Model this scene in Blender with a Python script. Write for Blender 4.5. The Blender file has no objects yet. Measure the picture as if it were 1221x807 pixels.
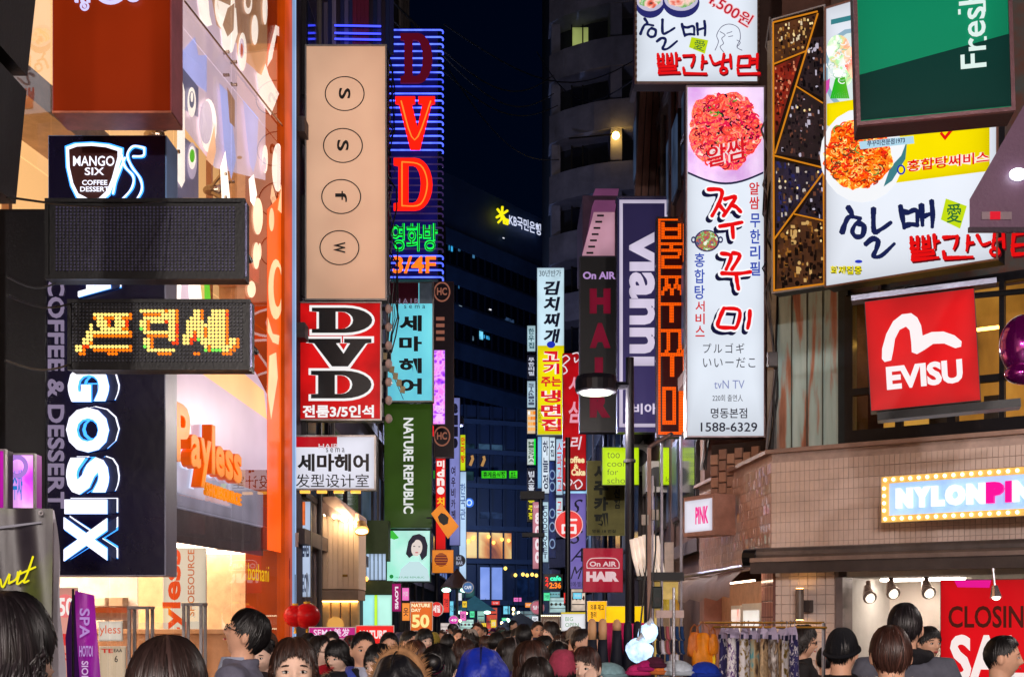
import bpy, bmesh, math, random
import numpy as np
from mathutils import Vector, Matrix, Euler
random.seed(7); rng = np.random.default_rng(7)
sc = bpy.context.scene; COL = sc.collection
PI = math.pi
# ------------------------------------------------------------------ camera, sky, light, exposure
F, CX, HY, CZ = 1526.25, 610.5, 740.0, 1.75      # photograph: focal length in pixels, centre column, eye-level row, eye height
cd = bpy.data.cameras.new('camera'); cam = bpy.data.objects.new('camera', cd); COL.objects.link(cam)
cam.location = (0, 0, CZ); cam.rotation_euler = (PI/2, 0, 0)
cd.sensor_width = 36; cd.lens = 45; cd.shift_y = (HY-403.5)/1221; cd.clip_start = .05; cd.clip_end = 2000
sc.camera = cam
w = bpy.data.worlds.new('World'); sc.world = w; w.use_nodes = True
nt = w.node_tree; bg = nt.nodes['Background']
sky = nt.nodes.new('ShaderNodeTexSky'); sky.sky_type = 'NISHITA'; sky.sun_disc = False
sky.sun_elevation = math.radians(1.5); sky.sun_rotation = math.radians(200); sky.air_density = 1.5; sky.ozone_density = 8
nt.links.new(sky.outputs[0], bg.inputs[0]); bg.inputs[1].default_value = 0.009
sc.view_settings.view_transform = 'Standard'; sc.view_settings.look = 'None'
sc.view_settings.exposure = 0.0; sc.view_settings.gamma = 1.0
sc.cycles.use_denoising = True
sc.cycles.max_bounces = 6; sc.cycles.diffuse_bounces = 3; sc.cycles.glossy_bounces = 3; sc.cycles.transparent_max_bounces = 12
sc.cycles.caustics_reflective = False; sc.cycles.caustics_refractive = False
sc.cycles.sample_clamp_indirect = 4.0

# ------------------------------------------------------------------ materials
def lin(c):
    return tuple(((v/255)/12.92 if v/255 <= .04045 else ((v/255+.055)/1.055)**2.4) for v in c)
MC = {}
def _new(key):
    m = bpy.data.materials.new(key); m.use_nodes = True
    return m, m.node_tree, m.node_tree.nodes['Principled BSDF']
def ramp(N, stops):
    r = N.nodes.new('ShaderNodeValToRGB'); e = r.color_ramp.elements
    while len(e) < len(stops): e.new(.5)
    for i, (p, c) in enumerate(stops):
        e[i].position = p; e[i].color = (*c, 1)
    return r
def mapped(N, scale=(1, 1, 1)):
    t = N.nodes.new('ShaderNodeTexCoord'); mp = N.nodes.new('ShaderNodeMapping'); mp.inputs['Scale'].default_value = scale
    N.links.new(t.outputs['Object'], mp.inputs[0]); return mp
def plain(rgb, rough=.5, metal=0, var=.25, scale=6., stretch=(1, 1, 1), bump=.15, coat=0, dirt=None):
    """a real-world surface: base colour in 0-255 sRGB with grain, stains and fine relief"""
    key = ('p', rgb, rough, metal, var, scale, stretch, bump, coat, dirt)
    if key in MC: return MC[key]
    m, N, B = _new('surface'); c = lin(rgb)
    mp = mapped(N, stretch)
    n = N.nodes.new('ShaderNodeTexNoise'); n.inputs['Scale'].default_value = scale; n.inputs['Detail'].default_value = 6; n.inputs['Roughness'].default_value = .65
    N.links.new(mp.outputs[0], n.inputs['Vector'])
    d = dirt if dirt else tuple(v*(1-var) for v in c)
    d = lin(dirt) if dirt else d
    r = ramp(N, [(.32, d), (.62, c), (.85, tuple(min(1, v*(1+var*.6)) for v in c))])
    N.links.new(n.outputs[0], r.inputs[0]); N.links.new(r.outputs[0], B.inputs['Base Color'])
    B.inputs['Roughness'].default_value = rough; B.inputs['Metallic'].default_value = metal
    B.inputs['Specular IOR Level'].default_value = .35
    if coat: B.inputs['Coat Weight'].default_value = coat
    if bump:
        b = N.nodes.new('ShaderNodeBump'); b.inputs['Strength'].default_value = bump; b.inputs['Distance'].default_value = .01
        n2 = N.nodes.new('ShaderNodeTexNoise'); n2.inputs['Scale'].default_value = scale*8; N.links.new(mp.outputs[0], n2.inputs['Vector'])
        N.links.new(n2.outputs[0], b.inputs['Height']); N.links.new(b.outputs[0], B.inputs['Normal'])
    MC[key] = m; return m
def glow(rgb, s=1.0, var=.12, scale=1.6, light=True, base=None, rough=.3):
    """something that gives off light: lamp, neon tube, back-lit plastic, or glow painted on an unlit part"""
    key = ('g', rgb, s, var, scale, light, base)
    if key in MC: return MC[key]
    m, N, B = _new('lit'); c = lin(rgb)
    B.inputs['Base Color'].default_value = (*(lin(base) if base else tuple(v*.05 for v in c)), 1); B.inputs['Roughness'].default_value = rough; B.inputs['Specular IOR Level'].default_value = .12
    if var:
        mp = mapped(N); n = N.nodes.new('ShaderNodeTexNoise'); n.inputs['Scale'].default_value = scale; n.inputs['Detail'].default_value = 2
        N.links.new(mp.outputs[0], n.inputs['Vector'])
        r = ramp(N, [(.3, tuple(v*(1-var*1.6) for v in c)), (.6, c)])
        N.links.new(n.outputs[0], r.inputs[0])
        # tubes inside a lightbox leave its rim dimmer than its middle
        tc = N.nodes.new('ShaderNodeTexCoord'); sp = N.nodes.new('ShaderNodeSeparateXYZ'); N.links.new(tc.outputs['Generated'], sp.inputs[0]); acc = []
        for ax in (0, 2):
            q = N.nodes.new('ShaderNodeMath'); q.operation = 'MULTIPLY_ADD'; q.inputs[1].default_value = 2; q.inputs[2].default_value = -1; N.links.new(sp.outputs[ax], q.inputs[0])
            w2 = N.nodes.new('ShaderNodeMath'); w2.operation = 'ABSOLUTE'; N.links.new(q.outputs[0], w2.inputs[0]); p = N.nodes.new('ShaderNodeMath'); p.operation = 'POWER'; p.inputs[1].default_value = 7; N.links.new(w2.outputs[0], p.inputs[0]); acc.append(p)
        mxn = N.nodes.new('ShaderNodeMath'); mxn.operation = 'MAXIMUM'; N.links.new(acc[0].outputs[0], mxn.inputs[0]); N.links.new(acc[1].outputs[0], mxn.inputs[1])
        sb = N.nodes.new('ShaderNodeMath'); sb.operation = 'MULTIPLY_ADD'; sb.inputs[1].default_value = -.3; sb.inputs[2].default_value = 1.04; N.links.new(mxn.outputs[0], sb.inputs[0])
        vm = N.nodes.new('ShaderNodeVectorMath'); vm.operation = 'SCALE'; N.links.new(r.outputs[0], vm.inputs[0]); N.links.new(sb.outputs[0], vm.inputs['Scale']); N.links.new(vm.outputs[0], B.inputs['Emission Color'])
    else: B.inputs['Emission Color'].default_value = (*c, 1)
    B.inputs['Emission Strength'].default_value = s
    if not light: m.cycles.emission_sampling = 'NONE'
    MC[key] = m; return m
def film(rgb, s=1., op=.72):
    key = ('film', rgb, s, op)
    if key in MC: return MC[key]
    m, N, B = _new('film'); c = lin(rgb); out = [n for n in N.nodes if n.type == 'OUTPUT_MATERIAL'][0]
    B.inputs['Base Color'].default_value = (*c, 1); B.inputs['Roughness'].default_value = .3; mp = mapped(N); nz = N.nodes.new('ShaderNodeTexNoise'); nz.inputs['Scale'].default_value = 1.3; N.links.new(mp.outputs[0], nz.inputs['Vector'])
    r = ramp(N, [(.3, tuple(v*.75 for v in c)), (.65, c)]); N.links.new(nz.outputs[0], r.inputs[0]); N.links.new(r.outputs[0], B.inputs['Emission Color']); B.inputs['Emission Strength'].default_value = s
    tr = N.nodes.new('ShaderNodeBsdfTransparent'); mx = N.nodes.new('ShaderNodeMixShader'); mx.inputs[0].default_value = op
    N.links.new(tr.outputs[0], mx.inputs[1]); N.links.new(B.outputs[0], mx.inputs[2]); N.links.new(mx.outputs[0], out.inputs[0]); m.cycles.emission_sampling = 'NONE'; MC[key] = m; return m
def ink(rgb, s=.9): return glow(rgb, s, 0, light=False)      # flat print on a back-lit face
def speckle(stops, scale=8, s=1.0, detail=2, kind='vor', stretch=(1, 1, 1), light=False, rough=.4, base=None):
    """printed photograph or mottled panel: cells or noise through a colour ramp (0-255 colours)"""
    key = ('s', tuple(stops), scale, s, kind, stretch, light)
    if key in MC: return MC[key]
    m, N, B = _new('print'); mp = mapped(N, stretch)
    nz = N.nodes.new('ShaderNodeTexNoise'); nz.inputs['Scale'].default_value = scale*.8; nz.inputs['Detail'].default_value = 4+detail; nz.inputs['Distortion'].default_value = 1.2 if kind == 'vor' else .3
    N.links.new(mp.outputs[0], nz.inputs['Vector']); out = nz.outputs[0]
    if kind == 'vor':
        v = N.nodes.new('ShaderNodeTexVoronoi'); v.inputs['Scale'].default_value = scale*1.5
        mx = N.nodes.new('ShaderNodeMixRGB'); mx.inputs[0].default_value = .12
        N.links.new(mp.outputs[0], mx.inputs[1]); N.links.new(nz.outputs['Color'], mx.inputs[2]); N.links.new(mx.outputs[0], v.inputs['Vector'])
        a = N.nodes.new('ShaderNodeMath'); a.operation = 'MULTIPLY_ADD'; a.inputs[1].default_value = .55
        N.links.new(v.outputs['Distance'], a.inputs[0]); 
        b = N.nodes.new('ShaderNodeMath'); b.operation = 'MULTIPLY'; b.inputs[1].default_value = .75
        N.links.new(nz.outputs[0], b.inputs[0]); N.links.new(b.outputs[0], a.inputs[2]); out = a.outputs[0]
    r = ramp(N, [(p, lin(c)) for p, c in stops]); N.links.new(out, r.inputs[0])
    B.inputs['Roughness'].default_value = rough
    N.links.new(r.outputs[0], B.inputs['Base Color'])
    if s > 0:
        N.links.new(r.outputs[0], B.inputs['Emission Color']); B.inputs['Emission Strength'].default_value = s
        if not light: m.cycles.emission_sampling = 'NONE'
    MC[key] = m; return m
def brickmat(c1, c2, mortar, bw, bh, ms, rough=.3, offset=0., bump=.4):
    key = ('b', c1, c2, bw, bh)
    if key in MC: return MC[key]
    m, N, B = _new('tiling'); t = N.nodes.new('ShaderNodeTexCoord')
    sp = N.nodes.new('ShaderNodeSeparateXYZ'); cb = N.nodes.new('ShaderNodeCombineXYZ'); N.links.new(t.outputs['Object'], sp.inputs[0])
    N.links.new(sp.outputs[0], cb.inputs[0]); N.links.new(sp.outputs[2], cb.inputs[1])
    b = N.nodes.new('ShaderNodeTexBrick'); b.offset = offset; b.inputs['Scale'].default_value = 1; b.inputs['Brick Width'].default_value = bw; b.inputs['Row Height'].default_value = bh; b.inputs['Mortar Size'].default_value = ms
    b.inputs['Color1'].default_value = (*lin(c1), 1); b.inputs['Color2'].default_value = (*lin(c2), 1); b.inputs['Mortar'].default_value = (*lin(mortar), 1)
    N.links.new(cb.outputs[0], b.inputs['Vector']); N.links.new(b.outputs[0], B.inputs['Base Color']); B.inputs['Roughness'].default_value = rough
    bp = N.nodes.new('ShaderNodeBump'); bp.inputs['Strength'].default_value = bump; bp.inputs['Distance'].default_value = .01; bp.invert = True
    N.links.new(b.outputs['Fac'], bp.inputs['Height']); N.links.new(bp.outputs[0], B.inputs['Normal']); MC[key] = m; return m
def glassmat(tint=(.9, .93, .97), refl=1.0):
    key = ('gl', tint, refl)
    if key in MC: return MC[key]
    m = bpy.data.materials.new('glass'); m.use_nodes = True; N = m.node_tree; N.nodes.clear()
    o = N.nodes.new('ShaderNodeOutputMaterial'); mx = N.nodes.new('ShaderNodeMixShader'); tr = N.nodes.new('ShaderNodeBsdfTransparent'); gs = N.nodes.new('ShaderNodeBsdfGlossy')
    fr = N.nodes.new('ShaderNodeFresnel'); fr.inputs[0].default_value = 1.5; mu = N.nodes.new('ShaderNodeMath'); mu.operation = 'MULTIPLY'; mu.inputs[1].default_value = refl; mu.use_clamp = True
    tr.inputs[0].default_value = (*tint, 1); gs.inputs['Roughness'].default_value = .015
    ge = N.nodes.new('ShaderNodeNewGeometry'); iv = N.nodes.new('ShaderNodeMath'); iv.operation = 'SUBTRACT'; iv.inputs[0].default_value = 1; m2 = N.nodes.new('ShaderNodeMath'); m2.operation = 'MULTIPLY'; N.links.new(ge.outputs['Backfacing'], iv.inputs[1]); N.links.new(fr.outputs[0], m2.inputs[0]); N.links.new(iv.outputs[0], m2.inputs[1]); N.links.new(m2.outputs[0], mu.inputs[0]); N.links.new(mu.outputs[0], mx.inputs[0]); N.links.new(tr.outputs[0], mx.inputs[1]); N.links.new(gs.outputs[0], mx.inputs[2]); N.links.new(mx.outputs[0], o.inputs[0])
    MC[key] = m; return m
BLACK = plain((14, 14, 17), .45, var=.3); DARK = plain((28, 28, 34), .5, var=.3); STEEL = plain((150, 150, 158), .3, .8, var=.2)
ALU = plain((165, 160, 158), .35, .6, var=.25, stretch=(1, 1, .1)); CONC = plain((92, 92, 98), .85, var=.35, scale=1.5, bump=.3)
WHITE = plain((225, 222, 216), .5, var=.12); CABLE = plain((14, 14, 18), .5)

# ------------------------------------------------------------------ mesh helpers
def W(px, py, Y): return Vector(((px-CX)/F*Y, Y, CZ+(HY-py)/F*Y))
class MB:
    def __init__(s): s.v = []; s.f = []
    def add(s, v, f):
        o = len(s.v); s.v += [tuple(p) for p in v]; s.f += [tuple(i+o for i in q) for q in f]; return s
    def box(s, x0, y0, z0, x1, y1, z1):
        return s.add([(x0,y0,z0),(x1,y0,z0),(x1,y1,z0),(x0,y1,z0),(x0,y0,z1),(x1,y0,z1),(x1,y1,z1),(x0,y1,z1)],
                     [(0,3,2,1),(4,5,6,7),(0,1,5,4),(1,2,6,5),(2,3,7,6),(3,0,4,7)])
    def bbox(s, x0, y0, z0, x1, y1, z1, b=.01):
        """box with chamfered front (-y) edges"""
        b = min(b, (x1-x0)*.3, (z1-z0)*.3, (y1-y0)*.5)
        v = [(x0+b,y0,z0+b),(x1-b,y0,z0+b),(x1-b,y0,z1-b),(x0+b,y0,z1-b),(x0,y0+b,z0),(x1,y0+b,z0),(x1,y0+b,z1),(x0,y0+b,z1),(x0,y1,z0),(x1,y1,z0),(x1,y1,z1),(x0,y1,z1)]
        f = [(0,1,2,3)]
        for k in range(4):
            n = (k+1) % 4; f += [(k+4,n+4,n,k),(k+8,n+8,n+4,k+4)]
        return s.add(v, f+[(11,10,9,8)])
    def quad(s, a, b, c, d): return s.add([a, b, c, d], [(0, 1, 2, 3)])
    def tube(s, pts, r, n=8, cap=True):
        """swept tube; r a radius, a list of radii or of (r_side, r_fwd) pairs"""
        P = [Vector(p) for p in pts]; k = len(P); R = r if isinstance(r, (list, tuple)) else [r]*k
        base = len(s.v); up = None
        for i in range(k):
            t = (P[min(i+1, k-1)]-P[max(i-1, 0)]); t = t.normalized() if t.length > 1e-9 else Vector((0, 0, 1))
            if up is None:
                a = Vector((0, 1, 0)) if abs(t.y) < .9 else Vector((1, 0, 0)); up = (a-t*a.dot(t)).normalized()
            else: up = (up-t*up.dot(t)); up = up.normalized() if up.length > 1e-6 else Vector((1, 0, 0))
            sd = t.cross(up); rr = R[i]; ra, rb = rr if isinstance(rr, (list, tuple)) else (rr, rr)
            for j in range(n):
                q = 2*PI*j/n; s.v.append(tuple(P[i]+sd*(ra*math.cos(q))+up*(rb*math.sin(q))))
        for i in range(k-1):
            for j in range(n):
                a = base+i*n+j; b = base+i*n+(j+1) % n; s.f.append((a, b, b+n, a+n))
        if cap: s.f.append(tuple(base+n-1-j for j in range(n))); s.f.append(tuple(base+(k-1)*n+j for j in range(n)))
        return s
    def ell(s, c, r, n=16, m=10):
        v = []; f = []
        for i in range(m+1):
            a = PI*i/m
            for j in range(n):
                b = 2*PI*j/n; v.append((c[0]+r[0]*math.sin(a)*math.cos(b), c[1]+r[1]*math.sin(a)*math.sin(b), c[2]+r[2]*math.cos(a)))
        for i in range(m):
            for j in range(n): f.append((i*n+j, (i+1)*n+j, (i+1)*n+(j+1) % n, i*n+(j+1) % n))
        return s.add(v, f)
    def prism(s, pts, y0, y1):
        """polygon in x,z (counter-clockwise seen from -y) given depth y0..y1"""
        n = len(pts); v = [(x, y0, z) for x, z in pts]+[(x, y1, z) for x, z in pts]
        return s.add(v, [tuple(range(n)), tuple(range(2*n-1, n-1, -1))]+[(i, i+n, (i+1) % n+n, (i+1) % n) for i in range(n)])
    def plan(s, pts, z0, z1):
        n = len(pts); v = [(x, y, z0) for x, y in pts]+[(x, y, z1) for x, y in pts]
        return s.add(v, [tuple(range(n-1, -1, -1)), tuple(range(n, 2*n))]+[(i, (i+1) % n, (i+1) % n+n, i+n) for i in range(n)])
    def map(s, fn): s.v = [tuple(fn(Vector(p))) for p in s.v]; return s
    def mesh(s, name, smooth=False):
        me = bpy.data.meshes.new(name); me.from_pydata(s.v, [], s.f); me.update()
        if smooth: me.polygons.foreach_set('use_smooth', [True]*len(me.polygons))
        return me
def put(name, me, mat, parent=None, loc=None, kind=None, label=None, rot=None, smooth=False):
    if isinstance(me, MB): me = me.mesh(name, smooth)
    if mat is not None and len(me.materials) == 0: me.materials.append(mat)
    o = bpy.data.objects.new(name, me); COL.objects.link(o)
    if parent is not None: o.parent = parent
    if loc is not None: o.location = loc
    if rot is not None: o.rotation_euler = rot
    if kind: o['kind'] = kind
    if label: o['label'] = label
    return o
def tag(o, label, cat, group=None):
    o['label'] = label; o['category'] = cat
    if group: o['group'] = group
    return o
def empty(name, loc, rz=0., label=None, cat=None, group=None, ry=0.):
    o = bpy.data.objects.new(name, None); COL.objects.link(o); o.location = loc; o.rotation_euler = (0, ry, rz); o.empty_display_size = .1
    if label: tag(o, label, cat, group)
    return o
def copy_tree(o, parent=None):
    c = o.copy(); COL.objects.link(c); c.parent = parent
    for ch in [x for x in o.children]: copy_tree(ch, c)
    return c

# ------------------------------------------------------------------ lettering
TC = {}
def textmesh(body, bold=0., ext=0., space=1., res=3, shear=0., line=1., splines=None, align='LEFT'):
    """triangles of a text (or closed outlines), scaled to a unit box in x and y; z is -1..1 over the extrusion"""
    key = (body, bold, ext > 0, space, res, shear, line, align)
    if key in TC: return TC[key]
    if splines is not None:
        d = bpy.data.curves.new('t', 'CURVE'); d.dimensions = '2D'; d.fill_mode = 'BOTH'
        for sp in splines:
            q = d.splines.new('POLY'); q.points.add(len(sp)-1); q.use_cyclic_u = True
            for i, p in enumerate(sp): q.points[i].co = (p[0], p[1], 0, 1)
    else:
        d = bpy.data.curves.new('t', 'FONT'); d.body = body; d.space_character = space; d.resolution_u = res; d.shear = shear; d.space_line = line; d.align_x = align
    d.offset = bold; d.extrude = .05 if ext > 0 else 0
    o = bpy.data.objects.new('t', d); me = bpy.data.meshes.new_from_object(o)
    v = np.empty(len(me.vertices)*3); me.vertices.foreach_get('co', v); v = v.reshape(-1, 3); f = [tuple(p.vertices) for p in me.polygons]
    bpy.data.meshes.remove(me); bpy.data.objects.remove(o); bpy.data.curves.remove(d)
    mn, mx = v.min(0), v.max(0); v = v.copy(); v[:, :2] = (v[:, :2]-mn[:2])/np.maximum(mx[:2]-mn[:2], 1e-6)
    if ext > 0: v[:, 2] /= .05
    TC[key] = (v, f, (mx[0]-mn[0])/max(1e-6, mx[1]-mn[1])); return TC[key]

class Sign:
    """a sign plane. Left edge at photo column x0 and distance Y0, right edge at column x1 and distance Y1; rows are read at the left edge.
    Local frame: x along the face, y away from the viewer, z up, origin at the middle of the bottom edge."""
    def __init__(s, name, label, cat, x0, y0, x1, y1, Y0, Y1=None, roll=0., group=None):
        Y1 = Y1 or Y0; s.Y0, s.y1, s.x0, s.x1, s.y0 = Y0, y1, x0, x1, y0
        s.A = W(x0, y1, Y0); s.B = Vector(((x1-CX)/F*Y1, Y1, s.A.z)); d = s.B-s.A; s.w = d.length; s.h = (y1-y0)/F*Y0
        s.root = empty(name, (s.A+s.B)/2, math.atan2(d.y, d.x), label, cat, group); s.root.rotation_euler = (0, roll, math.atan2(d.y, d.x)); s.n = 0
    def u(s, px):
        t = (px-CX)/F; dx, dy = s.B.x-s.A.x, s.B.y-s.A.y
        return ((t*s.A.y-s.A.x)/(dx-t*dy)-.5)*s.w
    def v(s, py): return (s.y1-py)/F*s.Y0
    def lay(s): s.n += 1; return -.004*s.n
    def box(s, name, x0, y0, x1, y1, d0, d1, mat, b=.008, **k):
        return put(name, MB().bbox(s.u(x0), d0, s.v(y1), s.u(x1), d1, s.v(y0), b), mat, s.root, **k)
    def body(s, mat, t=.2, frame=None, fw=1.5, name='face', side=None, light=None):
        """housing and face; frame is a rim standing proud of the face"""
        put('housing', MB().box(-s.w/2, .012, 0, s.w/2, t, s.h), side or DARK, s.root)
        f = put(name, MB().box(-s.w/2+.008, 0, .008, s.w/2-.008, .011, s.h-.008), mat, s.root)
        if frame:
            q = fw/F*s.Y0; m = MB(); W2 = s.w/2
            m.box(-W2-.003, -.02, -.003, W2+.003, .02, q); m.box(-W2-.003, -.02, s.h-q, W2+.003, .02, s.h+.003)
            m.box(-W2-.003, -.019, q, -W2+q, .019, s.h-q); m.box(W2-q, -.019, q, W2+.003, .019, s.h-q)
            put('frame', m, frame, s.root)
        return f
    def pts(s, pl): return [(s.u(x), s.v(y)) for x, y in pl]
    def poly(s, name, pl, mat, d=None, th=.003, **k):
        d = s.lay() if d is None else d; p = s.pts(pl)
        a = sum(p[i][0]*p[(i+1) % len(p)][1]-p[(i+1) % len(p)][0]*p[i][1] for i in range(len(p)))
        if a < 0: p = p[::-1]
        return put(name, MB().prism(p, d, d+th), mat, s.root, **k)
    def disc(s, name, cx, cy, rx, ry, mat, d=None, th=.003, n=28, hole=0., **k):
        d = s.lay() if d is None else d; c = (s.u(cx), s.v(cy)); a = (s.u(cx+rx)-s.u(cx-rx))/2; b = ry/F*s.Y0
        if not hole: return put(name, MB().prism([(c[0]+a*math.cos(2*PI*i/n), c[1]+b*math.sin(2*PI*i/n)) for i in range(n)], d, d+th), mat, s.root, **k)
        m = MB(); v = []
        for q, y in ((1, d), (hole, d), (1, d+th), (hole, d+th)):
            v += [(c[0]+q*a*math.cos(2*PI*i/n), y, c[1]+q*b*math.sin(2*PI*i/n)) for i in range(n)]
        f = []
        for i in range(n):
            j = (i+1) % n; f += [(i, j, n+j, n+i), (2*n+i, 3*n+i, 3*n+j, 2*n+j), (i, 2*n+i, 2*n+j, j), (n+i, n+j, 3*n+j, 3*n+i)]
        m.add(v, f); return put(name, m, mat, s.root, **k)
    def text(s, body, x0, y0, x1, y1, mat, bold=0., rot=0, ext=0., name='lettering', d=None, stack=False, splines=None, ang=0., **k):
        """text filling the photo box; rot 1 reads downwards, -1 upwards; stack puts one glyph above the other"""
        d = s.lay() if d is None else d
        kw = {q: k.pop(q) for q in ('space', 'res', 'shear', 'line', 'align') if q in k}
        if stack:
            m = MB(); ch = [c for c in body]; n = len(ch); hh = (y1-y0)/n
            for i, c in enumerate(ch):
                if c == ' ': continue
                v, f, ar = textmesh(c, bold, ext, splines=None, **kw); ya, yb = y0+i*hh+hh*.06, y0+(i+1)*hh-hh*.06
                m.add([(s.u(x0+p[0]*(x1-x0)), d-ext*.5*(p[2]+1), s.v(yb-p[1]*(yb-ya))) for p in v], f)
            return put(name, m, mat, s.root, **k)
        v, f, ar = textmesh(body, bold, ext, splines=splines, **kw)
        if rot == 1: q = np.stack([v[:, 1], 1-v[:, 0], v[:, 2]], 1)
        elif rot == -1: q = np.stack([1-v[:, 1], v[:, 0], v[:, 2]], 1)
        else: q = v
        m = MB(); cx, cy = (x0+x1)/2, (y0+y1)/2; ca, sa = math.cos(ang), math.sin(ang)
        vs = []
        for p in q:
            X = (p[0]-.5)*(x1-x0); Yp = (.5-p[1])*(y1-y0)
            if ang: X, Yp = X*ca+Yp*sa, -X*sa+Yp*ca
            vs.append((s.u(cx+X), d-ext*.5*(p[2]+1), s.v(cy+Yp)))
        m.add(vs, f); return put(name, m, mat, s.root, **k)
    def strokes(s, lines, wd, mat, name='lettering', d=None, dx=0, dy=0, th=.002, taper=.25):
        """brush strokes: polylines in photo pixels drawn as ribbons of width wd with round ends"""
        d = s.lay() if d is None else d; m = MB()
        for li, ln in enumerate(lines):
            P = smooth_line([(x+dx, y+dy) for x, y in ln]); n = len(P); dd = d-.0004*li; L = []; R = []
            for i, (x, y) in enumerate(P):
                a = P[max(i-1, 0)]; b = P[min(i+1, n-1)]; tx, ty = b[0]-a[0], b[1]-a[1]; l = math.hypot(tx, ty) or 1; tx, ty = tx/l, ty/l
                wv = wd/2*(1-taper*(i/(n-1)))*(1+.08*math.sin(i*1.3+li)); L.append((x-ty*wv, y+tx*wv)); R.append((x+ty*wv, y-tx*wv))
                if i in (0, n-1):
                    sg = -1 if i == 0 else 1; arc = []
                    for k in range(1, 6):
                        q = PI*k/6; arc.append((x+sg*tx*wv*math.sin(q)-ty*wv*math.cos(q), y+sg*ty*wv*math.sin(q)+tx*wv*math.cos(q)))
                    if i == 0: start = arc
                    else: end = arc
            pl = [(s.u(x), dd, s.v(y)) for x, y in L+R]
            m.add(pl, [(i, i+n, i+n+1, i+1) for i in range(n-1)])
            for arc, e in ((start, 0), (end, n-1)):
                ring = [L[e]]+arc+[R[e]]; m.add([(s.u(x), dd-.0001, s.v(y)) for x, y in ring], [tuple(range(len(ring)))])
        return put(name, m, mat, s.root)
def smooth_line(P, k=5):
    if len(P) == 2: return [(P[0][0]+(P[1][0]-P[0][0])*t/4, P[0][1]+(P[1][1]-P[0][1])*t/4) for t in range(5)]
    out = []
    for i in range(len(P)-1):
        a = P[max(i-1, 0)]; b = P[i]; c = P[i+1]; e = P[min(i+2, len(P)-1)]
        for t in range(k):
            t /= k; out.append(tuple(.5*((2*b[j])+(-a[j]+c[j])*t+(2*a[j]-5*b[j]+4*c[j]-e[j])*t*t+(-a[j]+3*b[j]-3*c[j]+e[j])*t**3) for j in (0, 1)))
    return out+[P[-1]]
def arcs(cx, cy, rx, ry, n, r0, r1, seed, clip=None):
    R = random.Random(seed); out = []
    for k in range(n):
        t = R.uniform(0, 6.28); q = R.random()**.55; x, y = cx+rx*q*math.cos(t), cy+ry*q*math.sin(t); r = R.uniform(r0, r1); a = R.uniform(0, 6.28); sp = R.uniform(1.2, 3.4)
        l = [(x+r*math.cos(a+sp*i/4), y+r*.8*math.sin(a+sp*i/4)) for i in range(5)]
        if clip: l = [(min(max(p, clip[0]), clip[2]), min(max(s, clip[1]), clip[3])) for p, s in l]
        out.append(l)
    return out
def zt(lines, sx, ox, oy): return [[(x/sx+ox, y/sx+oy) for x, y in l] for l in lines]
def _pp(s, px, py):
    x = s.u(px); Y = s.A.y+(x/s.w+.5)*(s.B.y-s.A.y); return (x, CZ+(HY-py)/F*Y-s.A.z)
def _tracep(s, name, pl, mat, d, th=.004, **k):
    """outline read off the photograph and laid into the sign's own plane"""
    p = [_pp(s, *q) for q in pl]; a = sum(p[i][0]*p[(i+1) % len(p)][1]-p[(i+1) % len(p)][0]*p[i][1] for i in range(len(p)))
    if a < 0: p = p[::-1]
    return put(name, MB().prism(p, d, d+th), mat, s.root, **k)
def oval(cx, cy, rx, ry, n=20, a=0): return [(cx+rx*math.cos(2*PI*i/n)*math.cos(a)-ry*math.sin(2*PI*i/n)*math.sin(a), cy+rx*math.cos(2*PI*i/n)*math.sin(a)+ry*math.sin(2*PI*i/n)*math.cos(a)) for i in range(n)]
def loctext(s, body, xa, za, xb, zb, mat, name='lettering', d=0., ext=0., bold=0., rot=0, **k):
    v, f, ar = textmesh(body, bold, ext, **{q: k.pop(q) for q in ('space', 'res', 'shear') if q in k})
    q = v if rot == 0 else np.stack([v[:, 1], 1-v[:, 0], v[:, 2]], 1) if rot == 1 else np.stack([1-v[:, 1], v[:, 0], v[:, 2]], 1)
    return put(name, MB().add([(xa+p[0]*(xb-xa), d-ext*.5*(p[2]+1), za+p[1]*(zb-za)) for p in q], f), mat, s.root, **k)
SLAB_D = [[(0,0),(0,.13),(.12,.15),(.12,.85),(0,.87),(0,1),(.55,1)]+[(.55+.45*math.sin(PI*i/12), .5+.5*math.cos(PI*i/12)) for i in range(1, 12)]+[(.55,0)],
          [(.38,.14),(.38,.86),(.5,.86)]+[(.5+.2*math.sin(PI*i/8), .5+.36*math.cos(PI*i/8)) for i in range(1, 8)]+[(.5,.14)]]
SLAB_V = [[(0,1),(0,.87),(.09,.85),(.38,0),(.62,0),(.91,.85),(1,.87),(1,1),(.58,1),(.58,.87),(.68,.85),(.56,.42),(.42,.85),(.5,.87),(.5,1)]]

# ------------------------------------------------------------------ the ground
def build_ground():
    m = plain((70, 68, 72), .55, var=.35, scale=3, bump=.3)
    put('ground', MB().quad((-300, -60, 0), (300, -60, 0), (300, 600, 0), (-300, 600, 0)), m, kind='structure')
    put('street', MB().quad((-2.7, -8, .004), (2.9, -8, .004), (2.9, 85, .004), (-2.7, 85, .004)), brickmat((120, 112, 108), (98, 92, 92), (40, 38, 38), .3, .3, .006, .45), kind='structure')
build_ground()

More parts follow.
